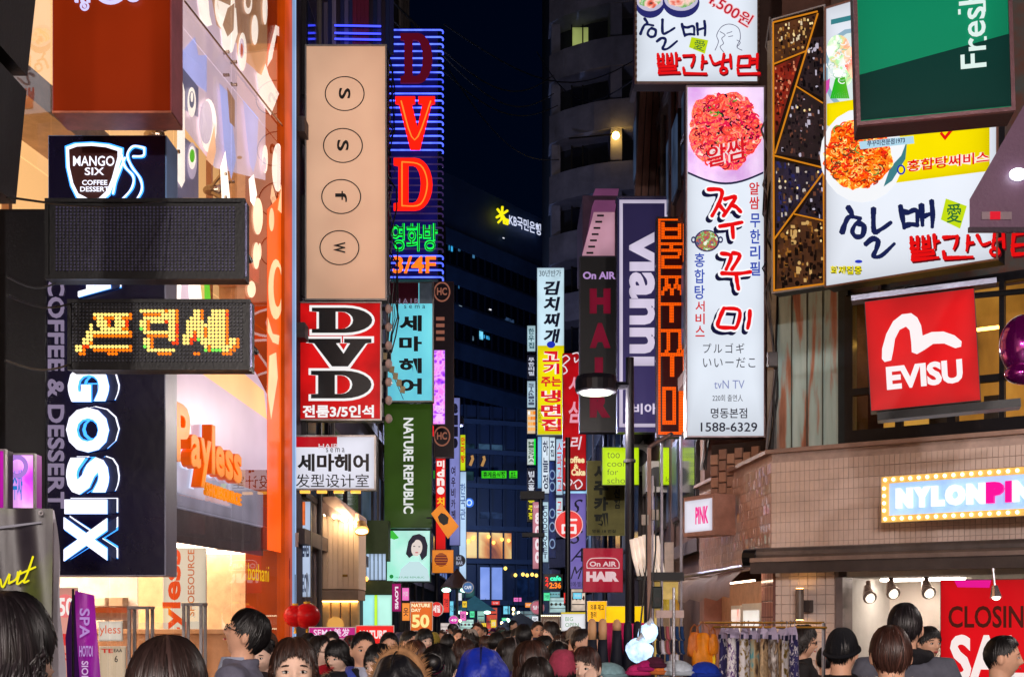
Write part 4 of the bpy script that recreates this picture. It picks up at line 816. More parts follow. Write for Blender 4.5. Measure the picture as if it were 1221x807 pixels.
    # ---- light blue and white vertical signs behind
    specs = [(641, 520, 646, 582, (120, 180, 225), '', 'slim blue lightbox left of the white pair'), (646, 520, 655, 588, (226, 240, 250), '하늘정', 'slim white lightbox under the yellow restaurant column'), (655, 521, 662, 549, (220, 240, 250), 'ㅈ집', 'short white lightbox with heavy black letters'), (663, 523, 671, 590, (190, 222, 245), '스파고고', 'slim pale lightbox with red letters beside the red cafe sign'),
             (646, 598, 654, 670, (200, 232, 246), 'FOODFORET', 'pale lightbox with thin upright letters below the dark lamp'), (663, 593, 671, 626, (206, 236, 248), '고기', 'short pale lightbox with red letters left of the round red sign')]
    for x0, y0, x1, y1, c, tx, lb in specs:
        s = Sign('slim_lightbox', lb, 'sign', x0, y0, x1, y1, 42, group='slim lightboxes under the yellow restaurant column'); s.body(glow(c, .92, .12), .25)
        if tx: s.text(tx, x0+1.3, y0+4, x1-1.3, y1-4, ink((230, 50, 60) if '고' in tx else (50, 60, 90), .8), .02, stack=True)
    s = Sign('ring_lightbox', 'dark blue lightbox with pale ring shapes', 'sign', 654, 550, 663, 665, 42.5); s.body(plain((24, 44, 90), .4), .25)
    for cy in (566, 580, 612, 628, 648): s.disc('ring_print', 658.5, cy, 3.6, 6, ink((150, 180, 220), .7), hole=.72)
    s = Sign('pink_lightbox', 'dusty pink lightbox with white letters right of the dark column', 'sign', 635, 598, 646, 678, 44); s.body(glow((214, 136, 150), .8, .15), .25); s.text('cafe', 637, 601, 645, 605, ink((250, 235, 240), .9)); s.text('8ooo', 638, 610, 644, 672, ink((250, 235, 240), .9), .05, stack=True)
    # ---- round red fortune sign and its twin
    s = Sign('round_fortune_sign', 'round red sign with a white Chinese character beside the violet banner', 'sign', 661.5, 608, 695, 642, 30)
    c = (0, 0); put('housing', MB().tube([(0, .1, s.h/2), (0, .0, s.h/2)], s.w/2, 36), plain((220, 200, 205), .4), s.root)
    s.disc('face', 678.3, 625, 15.8, 16, glow((240, 16, 14), .92, .1)); s.disc('rim_light', 678.3, 625, 16.8, 17, glow((255, 190, 190), .9, 0), hole=.95)
    s.strokes([[(678.5,614),(678.5,626)], [(678.5,619.5),(687,619.5)], [(671,626),(671,635)], [(671,634.5),(686,634.5)], [(686,626),(686,635)], [(671,626),(686,626)]], 2.8, glow((250, 230, 230), .95, 0, light=False), 'lettering', taper=0)
    # ---- violet sam banner
    s = Sign('violet_banner_sign', 'violet cloth like sign with black script capitals reading down', 'sign', 674, 587, 699, 702, 36)
    s.body(glow((128, 112, 196), .78, .15, 1.), .15, frame=plain((80, 70, 130), .4), fw=.6); bk = ink((24, 22, 54), .5)
    for c, y0, y1 in (('S', 595, 612), ('S', 632, 648), ('A', 653, 669), ('M', 675, 690)): s.text(c, 680, y0, 695, y1, bk, .0, shear=.45)
    s.text('서예·벨르', 678, 693, 697, 699, bk, 0)
    s.box('top_light', 672, 584, 700, 588, -.03, .1, glow((170, 220, 255), 1., .2))
    # ---- olive hanging sign
    s = Sign('olive_cafe_sign', 'olive green sign with dark brush Korean letters behind the lime sign', 'sign', 700, 549, 745, 638, 30)
    s.body(plain((128, 124, 64), .6, var=.2), .12, side=plain((80, 84, 44), .5)); s.root.children[1].data.materials[0] = glow((112, 108, 44), .55, .2, base=(140, 134, 70)); bk = plain((24, 34, 24), .6)
    s.text('사주카페', 708, 553, 725, 629, bk, .06, stack=True); s.text('청풍신점', 732, 556, 739, 607, bk, .04, stack=True); s.text('명동 18 번길', 706, 631, 734, 635, bk, .02)
    # ---- red salon sign
    s = Sign('red_salon_sign', 'dark red square sign with pale salon capitals below the olive sign', 'sign', 695, 653, 743, 706, 27)
    s.body(glow((140, 10, 36), .62, .12, base=(160, 20, 50)), .2, side=plain((100, 14, 34), .4)); wl = ink((236, 200, 205), .85)
    s.text('On AIR', 703, 669, 735, 675, wl, .03); s.text('HAIR', 699, 681, 738, 693, wl, .075)
    s.strokes([[(700,677),(700,671),(704,666),(712,665),(726,665),(734,666),(738,671),(738,677)], [(700,677),(738,677)]], 1., wl, 'arch_line', taper=0)
    # ---- lime sign, and its reflection in the booth glass built as another sign
    for lb, x0, x1, Y, tx in (('lime green square sign with thin grey lower case words behind the lamp post', 718, 762, 27.5, 1), ('reflection of the lime green sign in the glass booth, built as a sign', 787.5, 814.5, 24.5, 0)):
        s = Sign('lime_sign', lb, 'sign', x0, 533, x1, 578, Y, group='lime green square signs'); s.body(glow((204, 244, 0), .9, .05), .2, side=plain((120, 150, 20), .4)); g = ink((110, 130, 40), .6)
        if tx:
            for i, t in enumerate(('too', 'cool', 'for', 'school')): s.text(t, 724, 539+i*10, 724+{'too': 15, 'cool': 20, 'for': 13, 'school': 30}[t], 546+i*10, g, -.008)
        else: s.text('looks', 794, 568, 813, 574, g, -.005); s.text('to co', 804, 539, 813, 560, g, -.005)
    # ---- small things behind: LED cafe clock, round signs, yellow banners
    s = Sign('cafe_clock_display', 'small dark display with green and orange lit characters', 'LED display', 648, 684, 671, 703, 33); s.body(plain((20, 22, 30), .4), .15)
    s.text('cafe', 656, 686, 669, 692, glow((60, 255, 190), 1.4, 0, light=False), .03); s.text('2:36', 655, 694, 669, 701, glow((255, 120, 20), 1.6, 0, light=False), .03); s.text('24', 650, 687, 654, 700, glow((255, 40, 30), 1.2, 0, light=False), .03, stack=True)
    s = Sign('yellow_notice_board', 'yellow hanging notice with dark Korean print below the red salon sign', 'banner', 700, 716, 724, 741, 24); s.body(glow((244, 180, 10), .62, .1, base=(240, 180, 20)), .05, side=WHITE); s.text('의류 재고\n정리', 704, 720, 720, 736, ink((60, 44, 10), .5), .02, line=1.1)
    s = Sign('yellow_banner', 'plain bright yellow banner right of the yellow notice', 'banner', 722, 722, 768, 745, 23.5); s.body(glow((250, 210, 10), .7, .2, base=(240, 200, 20)), .04, side=WHITE); s.box('pink_band', 722, 742, 768, 748, -.01, -.002, plain((220, 30, 90), .6))
    s = Sign('bulb_framed_menu', 'small brown menu board framed with bulbs left of the white notice', 'sign', 645, 733, 668, 750, 26); s.body(plain((120, 96, 84), .6), .06, side=WHITE)
    for k in range(10):
        for yy in (733.6, 749.4): x, z = s.u(646+k*2.4), s.v(yy); put('bulb', MB().ell((x, -.02, z), (.016, .016, .016), 8, 6), glow((255, 244, 200), 2.5, 0, light=False), s.root)
    s.text('CAFE MENU', 648, 738, 665, 745, ink((200, 180, 160), .5), .01)
    s = Sign('white_menu_board', 'white notice with small green and red print beside the dark lamp post', 'sign', 669, 731, 698, 752, 25); s.body(glow((240, 240, 244), .9, .05), .05, side=WHITE); s.text('BIG\nOPEN', 674, 735, 690, 747, ink((130, 190, 140), .7), .0); s.box('yellow_edge', 669, 729.5, 698, 731.5, -.01, .03, glow((230, 200, 40), .8, 0))
right_signs()

def right_building():
    """corner building with the tiled first floor; the front faces the viewer, the side runs down the street"""
    # front frame
    s = Sign('tiled_corner_building', 'corner shop building with beige tiled band and black framed window above', 'building', 920, 300, 1290, HY+CZ*F/16, 16, 13.95)
    r = s.root; L, R_ = -s.w/2, s.w/2; zt_ = CZ+(HY-541)/F*16; zb = CZ+(HY-659)/F*16; z0 = .0
    tile = plain((244, 222, 212), .22, var=.14, scale=3, bump=.1, coat=.3); grout = plain((206, 184, 176), .8)
    put('wall_band', MB().box(L, .012, zb, R_, .4, zt_), grout, r)
    tw, th = .062, .125; nx = int((s.w)/tw); nz = int((zt_-zb)/th); tm = MB().bbox(.002, 0, .002, tw-.002, .016, th-.003, .003).mesh('tile'); tm.materials.append(tile); rest = MB(); cnt = 0
    cells = sorted([(i, j) for i in range(nx) for j in range(nz)], key=lambda c: -c[0]); 
    vis = [c for c in cells if L+c[0]*tw < s.u(1225)]
    for i, j in vis:
        x, z = L+i*tw+tw*.0, zb+j*th
        if cnt < 280 : put('tile', tm, None, r, loc=(x, -.004+random.uniform(-.0012, .0012), z), rot=(random.uniform(-.012, .012), 0, random.uniform(-.02, .02))); cnt += 1
        else: a = random.uniform(-.0016, .0016); b = random.uniform(-.0016, .0016); rest.add([(x+.002+(tw-.004)*p, (0 if p in (0, 1) else 0)-.004+a*p+b*q, z+.002+(th-.005)*q) for p, q in ((0, 0), (1, 0), (1, 1), (0, 1))]+[(x+.002+(tw-.004)*p, .012, z+.002+(th-.005)*q) for p, q in ((0, 0), (1, 0), (1, 1), (0, 1))], [(0, 1, 2, 3), (0, 4, 5, 1), (1, 5, 6, 2), (2, 6, 7, 3), (3, 7, 4, 0)])
    put('tile_field', rest, tile, r, kind='stuff')
    put('coping', MB().box(L-.06, -.06, zt_, R_, .5, zt_+.05), plain((180, 150, 138), .6, scale=5), r)
    # side frame, running back along the street
    s2x = Vector(((833-CX)/F*20.2, 20.2, 0)); a0 = Vector((s.A.x, s.A.y, 0)); dv = s2x-a0; Ls = dv.length; ang = math.atan2(dv.y, dv.x)
    side = empty('side_wall', r.matrix_world.inverted() @ Vector((a0.x, a0.y, 0)) if False else (0, 0, 0), 0); side.parent = r
    bpy.context.view_layer.update(); side.matrix_world = Matrix.Translation(a0) @ Matrix.Rotation(ang, 4, 'Z')
    # local: x along the wall away from viewer, +y is towards the street (left of x axis)
    put('band', MB().box(0, -.4, zb-.12, Ls, -.012, zt_), grout, side)
    m = MB(); n2 = int(Ls/tw)
    for i in range(n2):
        for j in range(-1, nz):
            x, z = i*tw, zb+j*th; a = random.uniform(-.003, .003); b = random.uniform(-.003, .003)
            m.add([(x+.002+(tw-.004)*p, .004+a*p+b*q, z+.002+(th-.005)*q) for p, q in ((0, 0), (1, 0), (1, 1), (0, 1))]+[(x+.002+(tw-.004)*p, -.012, z+.002+(th-.005)*q) for p, q in ((0, 0), (1, 0), (1, 1), (0, 1))], [(3, 2, 1, 0), (1, 5, 4, 0), (2, 6, 5, 1), (3, 7, 6, 2), (0, 4, 7, 3)])
    put('tile_field', m, plain((230, 196, 182), .12, var=.14, scale=3, bump=.1, coat=.7), side, kind='stuff')
    put('coping', MB().box(-.02, -.5, zt_+.002, Ls+.05, .07, zt_+.052), plain((180, 150, 138), .6, scale=5), side)
    put('pier', MB().box(Ls-.3, -.4, 0, Ls, -.02, zb-.13), plain((170, 120, 110), .5), side)
    put('lower_wall', MB().box(0, -.5, 0, .55, -.02, zb-.12), brickmat((214, 160, 148), (196, 140, 130), (130, 90, 84), .12, .2, .008, .15), side)
    put('shop_front', MB().box(.55, -.5, 0, Ls-.3, -.3, zb-.3), plain((206, 160, 130), .5), side)
    for i, (xa, xb) in enumerate(((.7, 1.35), (2.6, 3.2))):
        f = put('window_frame', MB().box(xa, -.3, .6, xb, -.27, zb-.62), WHITE, side)
        put('sale_sticker', MB().box(xa+.05, -.27, .65, xb-.05, -.262, zb-.68), speckle([(.35, (240, 60, 60)), (.5, (250, 170, 160)), (.65, (250, 236, 226))], 3, .7, stretch=(3, 1, .8)), f)
    dframe = put('door', MB().box(1.45, -.3, 0, 2.5, -.26, zb-.6), WHITE, side); put('pane', MB().box(1.55, -.26, .1, 2.4, -.25, zb-.7), glow((250, 240, 230), 1.1, .1), dframe)
    # copper-clad corner, window storey
    cop = speckle([(.3, (116, 66, 50)), (.42, (180, 124, 100)), (.5, (170, 200, 198)), (.8, (216, 236, 236))], 2.4, 0, kind='noise', stretch=(3, 3, .35), rough=.6)
    zc = 9.; xa, xb = s.u(926), s.u(1000)
    put('copper_cladding', MB().box(xa, .0, zt_+.06, xb, .4, zc), cop, r)
    for k in range(1, 4): x = xa+(xb-xa)*k/4; put('seam', MB().box(x-.006, -.012, zt_+.06, x+.006, .001, zc), plain((76, 84, 80), .6), r)
    put('dark_trim', MB().box(xb, -.02, zt_+.06, xb+.12, .3, zc), plain((24, 40, 48), .4), r)
    put('dark_trim', MB().box(xa-.12, -.01, zt_+.06, xa, .3, zc), plain((150, 150, 150), .4, .4), r)
    zw1 = CZ+(HY-352)/F*15.4
    fr = plain((20, 20, 28), .4); wf = MB(); 
    X0 = s.u(1008)
    for a, b, z_, z2 in ((X0, R_, zt_+.06, zt_+.2), (X0, R_, zw1-.1, zw1), (X0, X0+.1, zt_+.2, zw1-.1), (s.u(1068), s.u(1076), zt_+.2, zt_+.75), (s.u(1130), s.u(1140), zt_+.2, zt_+.75), (X0+.1, R_, zt_+.62, zt_+.7), (s.u(1192), s.u(1198), zt_+.2, zw1-.1)): wf.box(a, -.03, z_, b, .06, z2)
    put('window_frame', wf, fr, r)
    put('room_wall', MB().box(X0, 1.4, zt_, R_, 1.5, zw1+.2), speckle([(.3, (90, 58, 20)), (.5, (150, 104, 40)), (.7, (196, 152, 70))], .9, 1.1, kind='noise', stretch=(1.6, 1, .7)), r)  # wall glows to stand in for warm light in the room
    put('room_floor', MB().box(X0, .1, zt_+.02, R_, 1.4, zt_+.05), plain((110, 74, 40), .5), r)
    for k, px in enumerate((1018, 1050, 1095, 1150)): x = s.u(px); put('ceiling_lamp', MB().box(x, .5, zw1-.5, x+.25, .56, zw1-.47), glow((255, 196, 90), 9., 0), r)
    put('pane', MB().box(X0+.1, .0, zt_+.2, R_, .008, zw1-.1), glassmat((.96, .95, .92), 1.), r)
    for px, w_ in ((1080, 22), (1100, 16), (1148, 18)): x = s.u(px); put('figure_poster', MB().bbox(x, .9, zt_+.1, x+w_*.01, .95, zt_+.62), plain((80, 70, 66), .6), r)
    put('upper_wall', MB().box(X0-.2, .05, zw1+.002, R_, .5, zc+3), plain((98, 62, 54), .8, scale=4, dirt=(70, 84, 84)), r)
    put('upper_wall', MB().box(xa-.1, .41, zt_+.06, X0, .8, zc+3), plain((84, 60, 54), .8), r)
    # shop window under the awning
    zs = zb-.32
    t2 = brickmat((200, 160, 146), (186, 146, 132), (120, 94, 86), .12, .12, .006, .2)
    put('lower_wall', MB().box(L, .05, 0, s.u(998), .3, zb), grout, r)
    bt = MB().bbox(.003, 0, .003, .112, .02, .112, .004).mesh('tile'); bt.materials.append(tile)
    for i in range(int((s.u(998)-L)/.115)):
        for j in range(4, int(zb/.115)):
            put('tile', bt, None, r, loc=(L+i*.115, .032+random.uniform(-.001, .001), j*.115), rot=(0, 0, random.uniform(-.02, .02)))
    put('jamb', MB().box(s.u(998), -.04, 0, s.u(1006), .3, zs), plain((130, 118, 118), .4), r)
    put('back_wall', MB().box(s.u(1006), 1.7, 0, R_, 1.8, zs), plain((245, 232, 220), .6, var=.06), r); put('shop_floor', MB().box(s.u(1006), .1, 0, R_, 1.7, .02), WHITE, r)
    put('shop_ceiling', MB().box(s.u(1006), .1, zs, R_, 1.8, zs+.1), WHITE, r)
    put('side_panel', MB().box(s.u(1006)-.1, .3, 0, s.u(1006), 1.8, zs), WHITE, r)
    put('ceiling_lamp', MB().box(s.u(1020), .9, zs-.03, s.u(1120), 1.1, zs-.002), glow((255, 236, 220), 22, 0), r)
    put('pane', MB().box(s.u(1006), .0, .05, s.u(1122), .008, zs), glassmat((.97, .97, .97), .8), r)
    for px, yy in ((1024, 699), (1052, 694), (1095, 694)):
        x = s.u(px); z = CZ+(HY-yy-6)/F*15; g = put('spotlight', MB().tube([(x-.06, .5, z+.14), (x-.02, .42, z+.03)], .03, 8), plain((200, 170, 160), .2, .7), r)
        put('lamp_head', MB().tube([(x-.05, .42, z+.08), (x, .34, z-.02), (x+.04, .28, z-.06)], [.035, .07, .085], 12), plain((210, 180, 168), .2, .7), g); put('bulb', MB().ell((x+.045, .27, z-.065), (.06, .03, .06), 10, 6), glow((255, 246, 226), 2.2, 0), g)
    # wall sconce
    x = s.u(958); z = CZ+(HY-720)/F*15.7
    g = put('wall_sconce', MB().tube([(x, -.12, z-.19), (x, -.12, z+.19)], .05, 14), plain((120, 104, 96), .4), r)
    put('mount', MB().box(x+.03, -.1, z-.1, x+.12, .02, z+.05), plain((70, 60, 60), .4), g)
    for k in (-1, 1): put('lamp', MB().tube([(x, -.12, z+k*.185), (x, -.12, z+k*.195)], .042, 12), glow((255, 190, 100), 22, 0), g)
    # awning over the front
    aw = plain((96, 82, 76), .6); za = zb-.02
    g = put('awning_cassette', MB().tube([(L-.1, -.3, za), (R_, -.3, za)], .07, 10), plain((130, 122, 122), .3, .6), r)
    put('awning_valance', MB().box(L-.1, -.42, za-.25, R_, -.40, za-.11), plain((78, 68, 66), .8), g); put('awning_rail', MB().box(L-.1, -.44, za-.11, R_, -.36, za-.06), plain((176, 156, 150), .3, .6), g)
    put('awning_sheet', MB().add([(L-.1, -.3, za+.06), (R_, -.3, za+.06), (R_, -.4, za-.08), (L-.1, -.4, za-.08)], [(3, 2, 1, 0)]), aw, g)
    put('awning_head', MB().tube([(L-.22, -.3, za-.05), (L-.05, -.3, za-.05)], .11, 12), BLACK, g)
    # side awning
    m = MB(); n = 12
    for k in range(n+1):
        x = .1+(Ls-.1)*k/n; sg = .03*math.sin(k*2.1); m.v += [(x, 0, zb-.1), (x, .35, zb-.22+sg*.4), (x, .5, zb-.36+sg), (x, .51, zb-.56+sg)]
    for k in range(n):
        for j in range(3): a = k*4+j; m.f.append((a, a+1, a+5, a+4))
    g = put('side_awning', m, plain((150, 124, 114), .7, scale=4), side, smooth=True)
    put('fill_awning_lamp', MB().box(.4, .1, zb-.34, Ls-.4, .14, zb-.32), glow((255, 222, 190), 9, 0), side)  # added strip that brightens the dim side wall
    put('awning_rail', MB().tube([(.0, .36, zb-.17), (Ls, .36, zb-.17)], .03, 8), plain((170, 156, 150), .3, .6), g)
    # air unit style lit sign on the side wall
    return s, side, Ls, zb, zt_
RB = right_building()

def right_extras():
    s, side, Ls, zb, ztop = RB
    # small framed lit sign on the side wall
    q = W(868, 615, 17.9); b = empty('framed_wall_sign', (q.x-.28, 17.9, q.z-.28), 0, 'small pink and white lit sign in a deep frame on the tiled side wall', 'sign')
    b.rotation_euler = (0, 0, math.radians(-62)); put('frame', MB().box(-.36, -.16, 0, .36, .2, .56), plain((196, 150, 134), .5), b)
    put('face', MB().box(-.31, -.175, .06, .31, -.158, .5), glow((240, 236, 250), .95, .1), b)
    v, f, ar = textmesh('PINK', .05, 0); put('lettering', MB().add([(-.05+p[0]*.3, -.18, .16+p[1]*.24) for p in v], f), ink((250, 60, 150), .95), b)
    # marquee
    m = Sign('bulb_marquee_sign', 'blue marquee with white and pink capitals framed by yellow bulbs', 'sign', 1053, 569, 1300, 623, 14.7, 13.3)
    m.root.location.y -= .0
    m.body(speckle([(.3, (130, 170, 235)), (.6, (165, 200, 252)), (.8, (200, 222, 255))], .8, .85, kind='noise', light=True), .16, side=plain((190, 160, 120), .4))
    w_, h_ = m.w, m.h; yb = plain((236, 190, 110), .4); R = MB(); R.box(-w_/2, -.05, h_-.075, w_/2, .0, h_); R.box(-w_/2, -.05, 0, w_/2, 0, .075); R.box(-w_/2, -.05, .075, -w_/2+.075, 0, h_-.075); put('bulb_frame', R, glow((240, 190, 100), .5, 0, base=(230, 180, 100)), m.root)
    bm = MB().ell((0, 0, 0), (.021, .018, .021), 10, 6).mesh('bulb', True); bm.materials.append(glow((255, 246, 205), 3.2, 0))
    for k in range(int(w_/.098)):
        for zz in (.037, h_-.037): put('bulb', bm, None, m.root, loc=(-w_/2+.05+k*.098, -.065, zz))
    for k in range(1, 5): put('bulb', bm, None, m.root, loc=(-w_/2+.037, -.065, .05+k*(h_-.1)/5))
    wl = glow((246, 248, 255), 1.15, 0); x = -w_/2+.17
    for c, w2 in zip('NYLONPINK', (.2, .2, .15, .23, .21, .2, .07, .2, .2)):
        loctext(m, c, x, .15, x+w2*.94, h_-.14, wl if c in 'NYLO' and x < .35 or (c == 'N' and x < -.2) else glow((250, 20, 150), 1.1, 0), 'letter', -.012, .05, .09); x += w2+.005
    # copper / wood wall above, tied to the menu boards
    s1 = Sign('bar_photo_board', 'narrow board of dark bar photographs divided by orange strips', 'sign', 921, 24, 984, 350, 14.6, 14.25)
    s1.body(plain((24, 16, 18), .3), .2, frame=plain((190, 190, 200), .4, .5), fw=1.2)
    n = [0]
    def pic(pl, st, sc_=3., s_=.6, kind='vor'):
        n[0] += 1; _tracep(s1, 'photo_print', pl, speckle(st, sc_*2.6, s_, kind=kind), -.002-.001*n[0], .0009)
    warm, redp, dark, blue = [(.3, (26, 15, 12)), (.6, (74, 42, 24)), (.8, (120, 76, 34))], [(.3, (40, 10, 10)), (.6, (120, 26, 18)), (.8, (170, 60, 30))], [(.35, (12, 10, 18)), (.7, (34, 24, 34))], [(.35, (14, 12, 24)), (.7, (34, 32, 64))]
    rq = random.Random(4)
    def inside(x, y, pl):
        k = False
        for i in range(len(pl)):
            (xa, ya), (xb, yb) = pl[i], pl[i-1]
            if (ya > y) != (yb > y) and x < (xb-xa)*(y-ya)/(yb-ya)+xa: k = not k
        return k
    def scene_print(pl, base, tones, cnt, big, lamps=0):
        pic(pl, base, 2.2, .6, 'noise'); xs = [p[0] for p in pl]; ys = [p[1] for p in pl]; groups = {}
        for k in range(cnt):
            x, y = rq.uniform(min(xs), max(xs)), rq.uniform(min(ys), max(ys)); fy = (y-min(ys))/(max(ys)-min(ys)); tn = rq.choice(tones[:len(tones)//2+1] if fy > .55 and rq.random() < .6 else tones)
            w2, h2 = rq.uniform(.6, 2.2)*big, rq.uniform(1., 3.6)*big; sh = [(x-w2, y-h2), (x+w2*.8, y-h2*.9), (x+w2, y+h2), (x-w2*.9, y+h2)] if rq.random() < .5 else oval(x, y, w2, h2*.8, 8)
            if all(inside(px, py, pl) for px, py in sh): groups.setdefault(tn, []).append(sh)
        for q, (tn, shs) in enumerate(groups.items()):
            m = MB(); dd = -.0025-.001*n[0]-.0001*q
            for sh in shs:
                p = [_pp(s1, *z) for z in sh]; o = len(m.v); m.v += [(x, dd-.00001*len(m.f), z) for x, z in p]; m.f.append(tuple(range(o+len(p)-1, o-1, -1)))
            o_ = put('photo_detail_print', m, ink(tn, .75), s1.root, kind='stuff')
        for k in range(lamps):
            x, y = rq.uniform(min(xs), max(xs)), min(ys)+(max(ys)-min(ys))*rq.uniform(.1, .45)
            if inside(x-1.5, y, pl) and inside(x+1.5, y, pl): _tracep(s1, 'photo_detail_print', oval(x, y, 1.2, 1.6, 8), ink((255, 226, 160), .95), -.0032-.001*n[0], .0002)
    brn = [(18, 10, 10), (40, 22, 18), (96, 56, 28), (170, 110, 44), (226, 180, 110), (246, 226, 190)]; red_ = [(40, 8, 10), (90, 16, 14), (170, 36, 20), (206, 74, 40), (240, 150, 110)]; drk = [(8, 7, 12), (22, 16, 24), (50, 36, 40), (120, 72, 56), (210, 200, 220)]; blu_ = [(10, 9, 16), (24, 22, 50), (44, 46, 104), (110, 74, 50), (214, 200, 190)]
    scene_print([(924,30),(975,17),(958,62),(924,76)], warm, brn, 170, .8, 9); scene_print([(923,80),(955,66),(928,155),(924,165)], redp, red_, 260, .8); scene_print([(966,46),(982,44),(982,118),(952,102)], dark, drk, 130, 1., 3); scene_print([(950,106),(982,124),(982,192),(926,184)], dark, drk+[(90, 60, 60)], 200, .9, 10)
    scene_print([(924,192),(982,202),(982,210),(926,282)], blue, blu_, 200, 1., 5); scene_print([(972,222),(983,212),(983,262),(952,256)], blue, drk, 110, .9, 2); scene_print([(928,282),(950,258),(983,264),(984,340),(926,346)], warm, brn[:5], 200, 1.3, 5)
    og = glow((228, 140, 30), .8, 0, light=False)
    for k, (a, b, w2) in enumerate((((976,17),(925,184),1.6), ((922,78),(962,62),1.5), ((949,103),(982,124),1.5), ((922,186),(983,201),1.7), ((983,206),(924,286),1.6), ((948,256),(984,264),1.5), ((923,28),(976,15),1.6), ((923,28),(924,348),1.7), ((924,347),(984,339),1.7), ((983,200),(984,340),1.5))):
        dx, dy = b[0]-a[0], b[1]-a[1]; l = math.hypot(dx, dy); nx_, ny_ = -dy/l*w2/2*1.1, dx/l*w2/2*1.1
        _tracep(s1, 'divider_strip', [(a[0]+nx_, a[1]+ny_), (b[0]+nx_, b[1]+ny_), (b[0]-nx_, b[1]-ny_), (a[0]-nx_, a[1]-ny_)], og, -.024-.001*k, .006)
    s2 = Sign('wide_menu_sign', 'wide white and yellow menu lightbox with blue and red brush letters', 'sign', 984, 10, 1190, 343, 14.2, 13.1)
    s2.body(glow((238, 244, 255), .96, .05, .6), .25, frame=plain((150, 110, 100), .4, .4), fw=1.5)
    T = lambda nm, pl, m, d: _tracep(s2, nm, pl, m, d, .001)
    T('yellow_print', [(986,124),(1080,118),(1180,140),(1180,204),(1062,219),(1075,190),(1080,170),(986,150)], glow((252, 228, 0), .95, .03), -.003); T('yellow_print', [(986,124),(1026,118),(1026,150),(986,150)], glow((252, 228, 0), .95, .03), -.0042)
    T('bowl_print', oval(1012, 82, 30, 48, a=.1), ink((150, 185, 205), .9), -.002); T('bowl_print', oval(1014, 82, 27, 43, a=.1), ink((225, 240, 240), .95), -.0032)
    veg = speckle([(.3, (230, 240, 236)), (.5, (250, 250, 250)), (.62, (150, 210, 150)), (.75, (250, 150, 120)), (.9, (250, 250, 250))], 3, .95)
    T('vegetable_print', oval(1000, 60, 14, 18), veg, -.0044); T('vegetable_print', oval(1006, 84, 12, 20), veg, -.005)
    for k in range(9): T('chive_print', [(990+k*2.6,118),(992.4+k*2.6,118),(998+k*1.2,92),(996.5+k*1.2,92)], ink((40+k*6, 190, 40), .9), -.0056-.0003*k)
    T('meat_print', [(1006,66),(1014,56),(1026,62),(1026,96),(1016,94),(1008,80)], speckle([(.3, (190, 20, 30)), (.5, (240, 60, 60)), (.7, (255, 200, 170))], 4, .95), -.009); T('orchid_print', [(984,98),(990,94),(989,106),(984,116)], ink((220, 80, 180), .9), -.0088)
    T('headline_print', [(991,24),(1018,18),(1018,24),(991,30)], ink((60, 140, 150), .8), -.005)
    T('plate_print', oval(1028, 186, 50, 56), ink((244, 246, 250), 1.), -.0095); T('plate_edge_print', [(1062,200),(1075,186),(1082,168),(1080,190),(1064,216),(1054,223)], ink((70, 140, 150), .8), -.0102)
    noodle = speckle([(.3, (120, 50, 20)), (.42, (226, 60, 10)), (.52, (255, 110, 10)), (.62, (250, 60, 10)), (.75, (255, 190, 60)), (.9, (255, 240, 170))], 14, .98)
    r_ = random.Random(3); T('noodle_print', [(1024+40*(1+.08*math.sin(5*a)+r_.uniform(-.06, .06))*math.cos(a), 184+42*(1+.06*math.sin(4*a)+r_.uniform(-.05, .05))*math.sin(a)) for a in [2*PI*i/40 for i in range(40)]], noodle, -.0112)
    navy = ink((24, 34, 84), .9); red = ink((232, 16, 18), .95); blu = ink((30, 60, 190), .9)
    T('caption_plate_print', [(1025,170),(1090,163),(1091,172),(1027,179)], ink((180, 220, 240), .95), -.0244)
    def ptext(body, x0, y0, x1, y1, m, d, bold=.03, drop=0., **k):
        v, f, ar = textmesh(body, bold, 0, **k); o = []
        for p in v:
            px = x0+p[0]*(x1-x0); py = y1-p[1]*(y1-y0)+drop*(px-x0); a = _pp(s2, px, py); o.append((a[0], d, a[1]))
        put('lettering', MB().add(o, f), m, s2.root)
    ptext('쭈꾸미전문점1973', 1035, 169, 1080, 176, navy, -.0256, .02, -.1); ptext('!앵콜', 1038, 146, 1078, 166, navy, -.0256, .0, -.08)
    ptext('홍합탕써비스', 1082, 192, 1180, 206, ink((255, 236, 226), 1.), -.0132, .1, -.12); ptext('홍합탕써비스', 1082, 192, 1180, 206, red, -.0142, .02, -.12); T('ring_print', oval(1075, 203, 5, 6), blu, -.0136); T('ring_print', oval(1075, 203, 3, 4), ink((252, 228, 0), 1), -.0146)
    ptext('✓', 1121, 152, 1138, 168, red, -.0138, .03)
    for lines, w2 in ((HAL+MAE, 6.2),): s2.n = 0; 
    def pstrokes(lines, wd, mat, d):
        m = MB()
        for li, ln in enumerate(lines):
            P = smooth_line(ln); nn = len(P)
            for i in range(nn-1):
                (xa, ya), (xb, yb) = P[i], P[i+1]; dx, dy = xb-xa, yb-ya; l = math.hypot(dx, dy) or 1; wv = wd/2*(1.05-.4*i/nn)*(1+.12*math.sin(i*.9+li)); ex, ey = dx/l*wv*.5, dy/l*wv*.5; px_, py_ = -dy/l*wv, dx/l*wv
                q = [(xa-ex+px_, ya-ey+py_), (xb+ex+px_, yb+ey+py_), (xb+ex*2, yb+ey*2), (xb+ex-px_, yb+ey-py_), (xa-ex-px_, ya-ey-py_), (xa-ex*2, ya-ey*2)]; c = [_pp(s2, *z) for z in q]; dd = d-.0002*((i+li*7) % 23); o = len(m.v); m.v += [(a, dd, b) for a, b in c]; m.f.append(tuple(range(o, o+6)))
        return put('lettering', m, mat, s2.root)
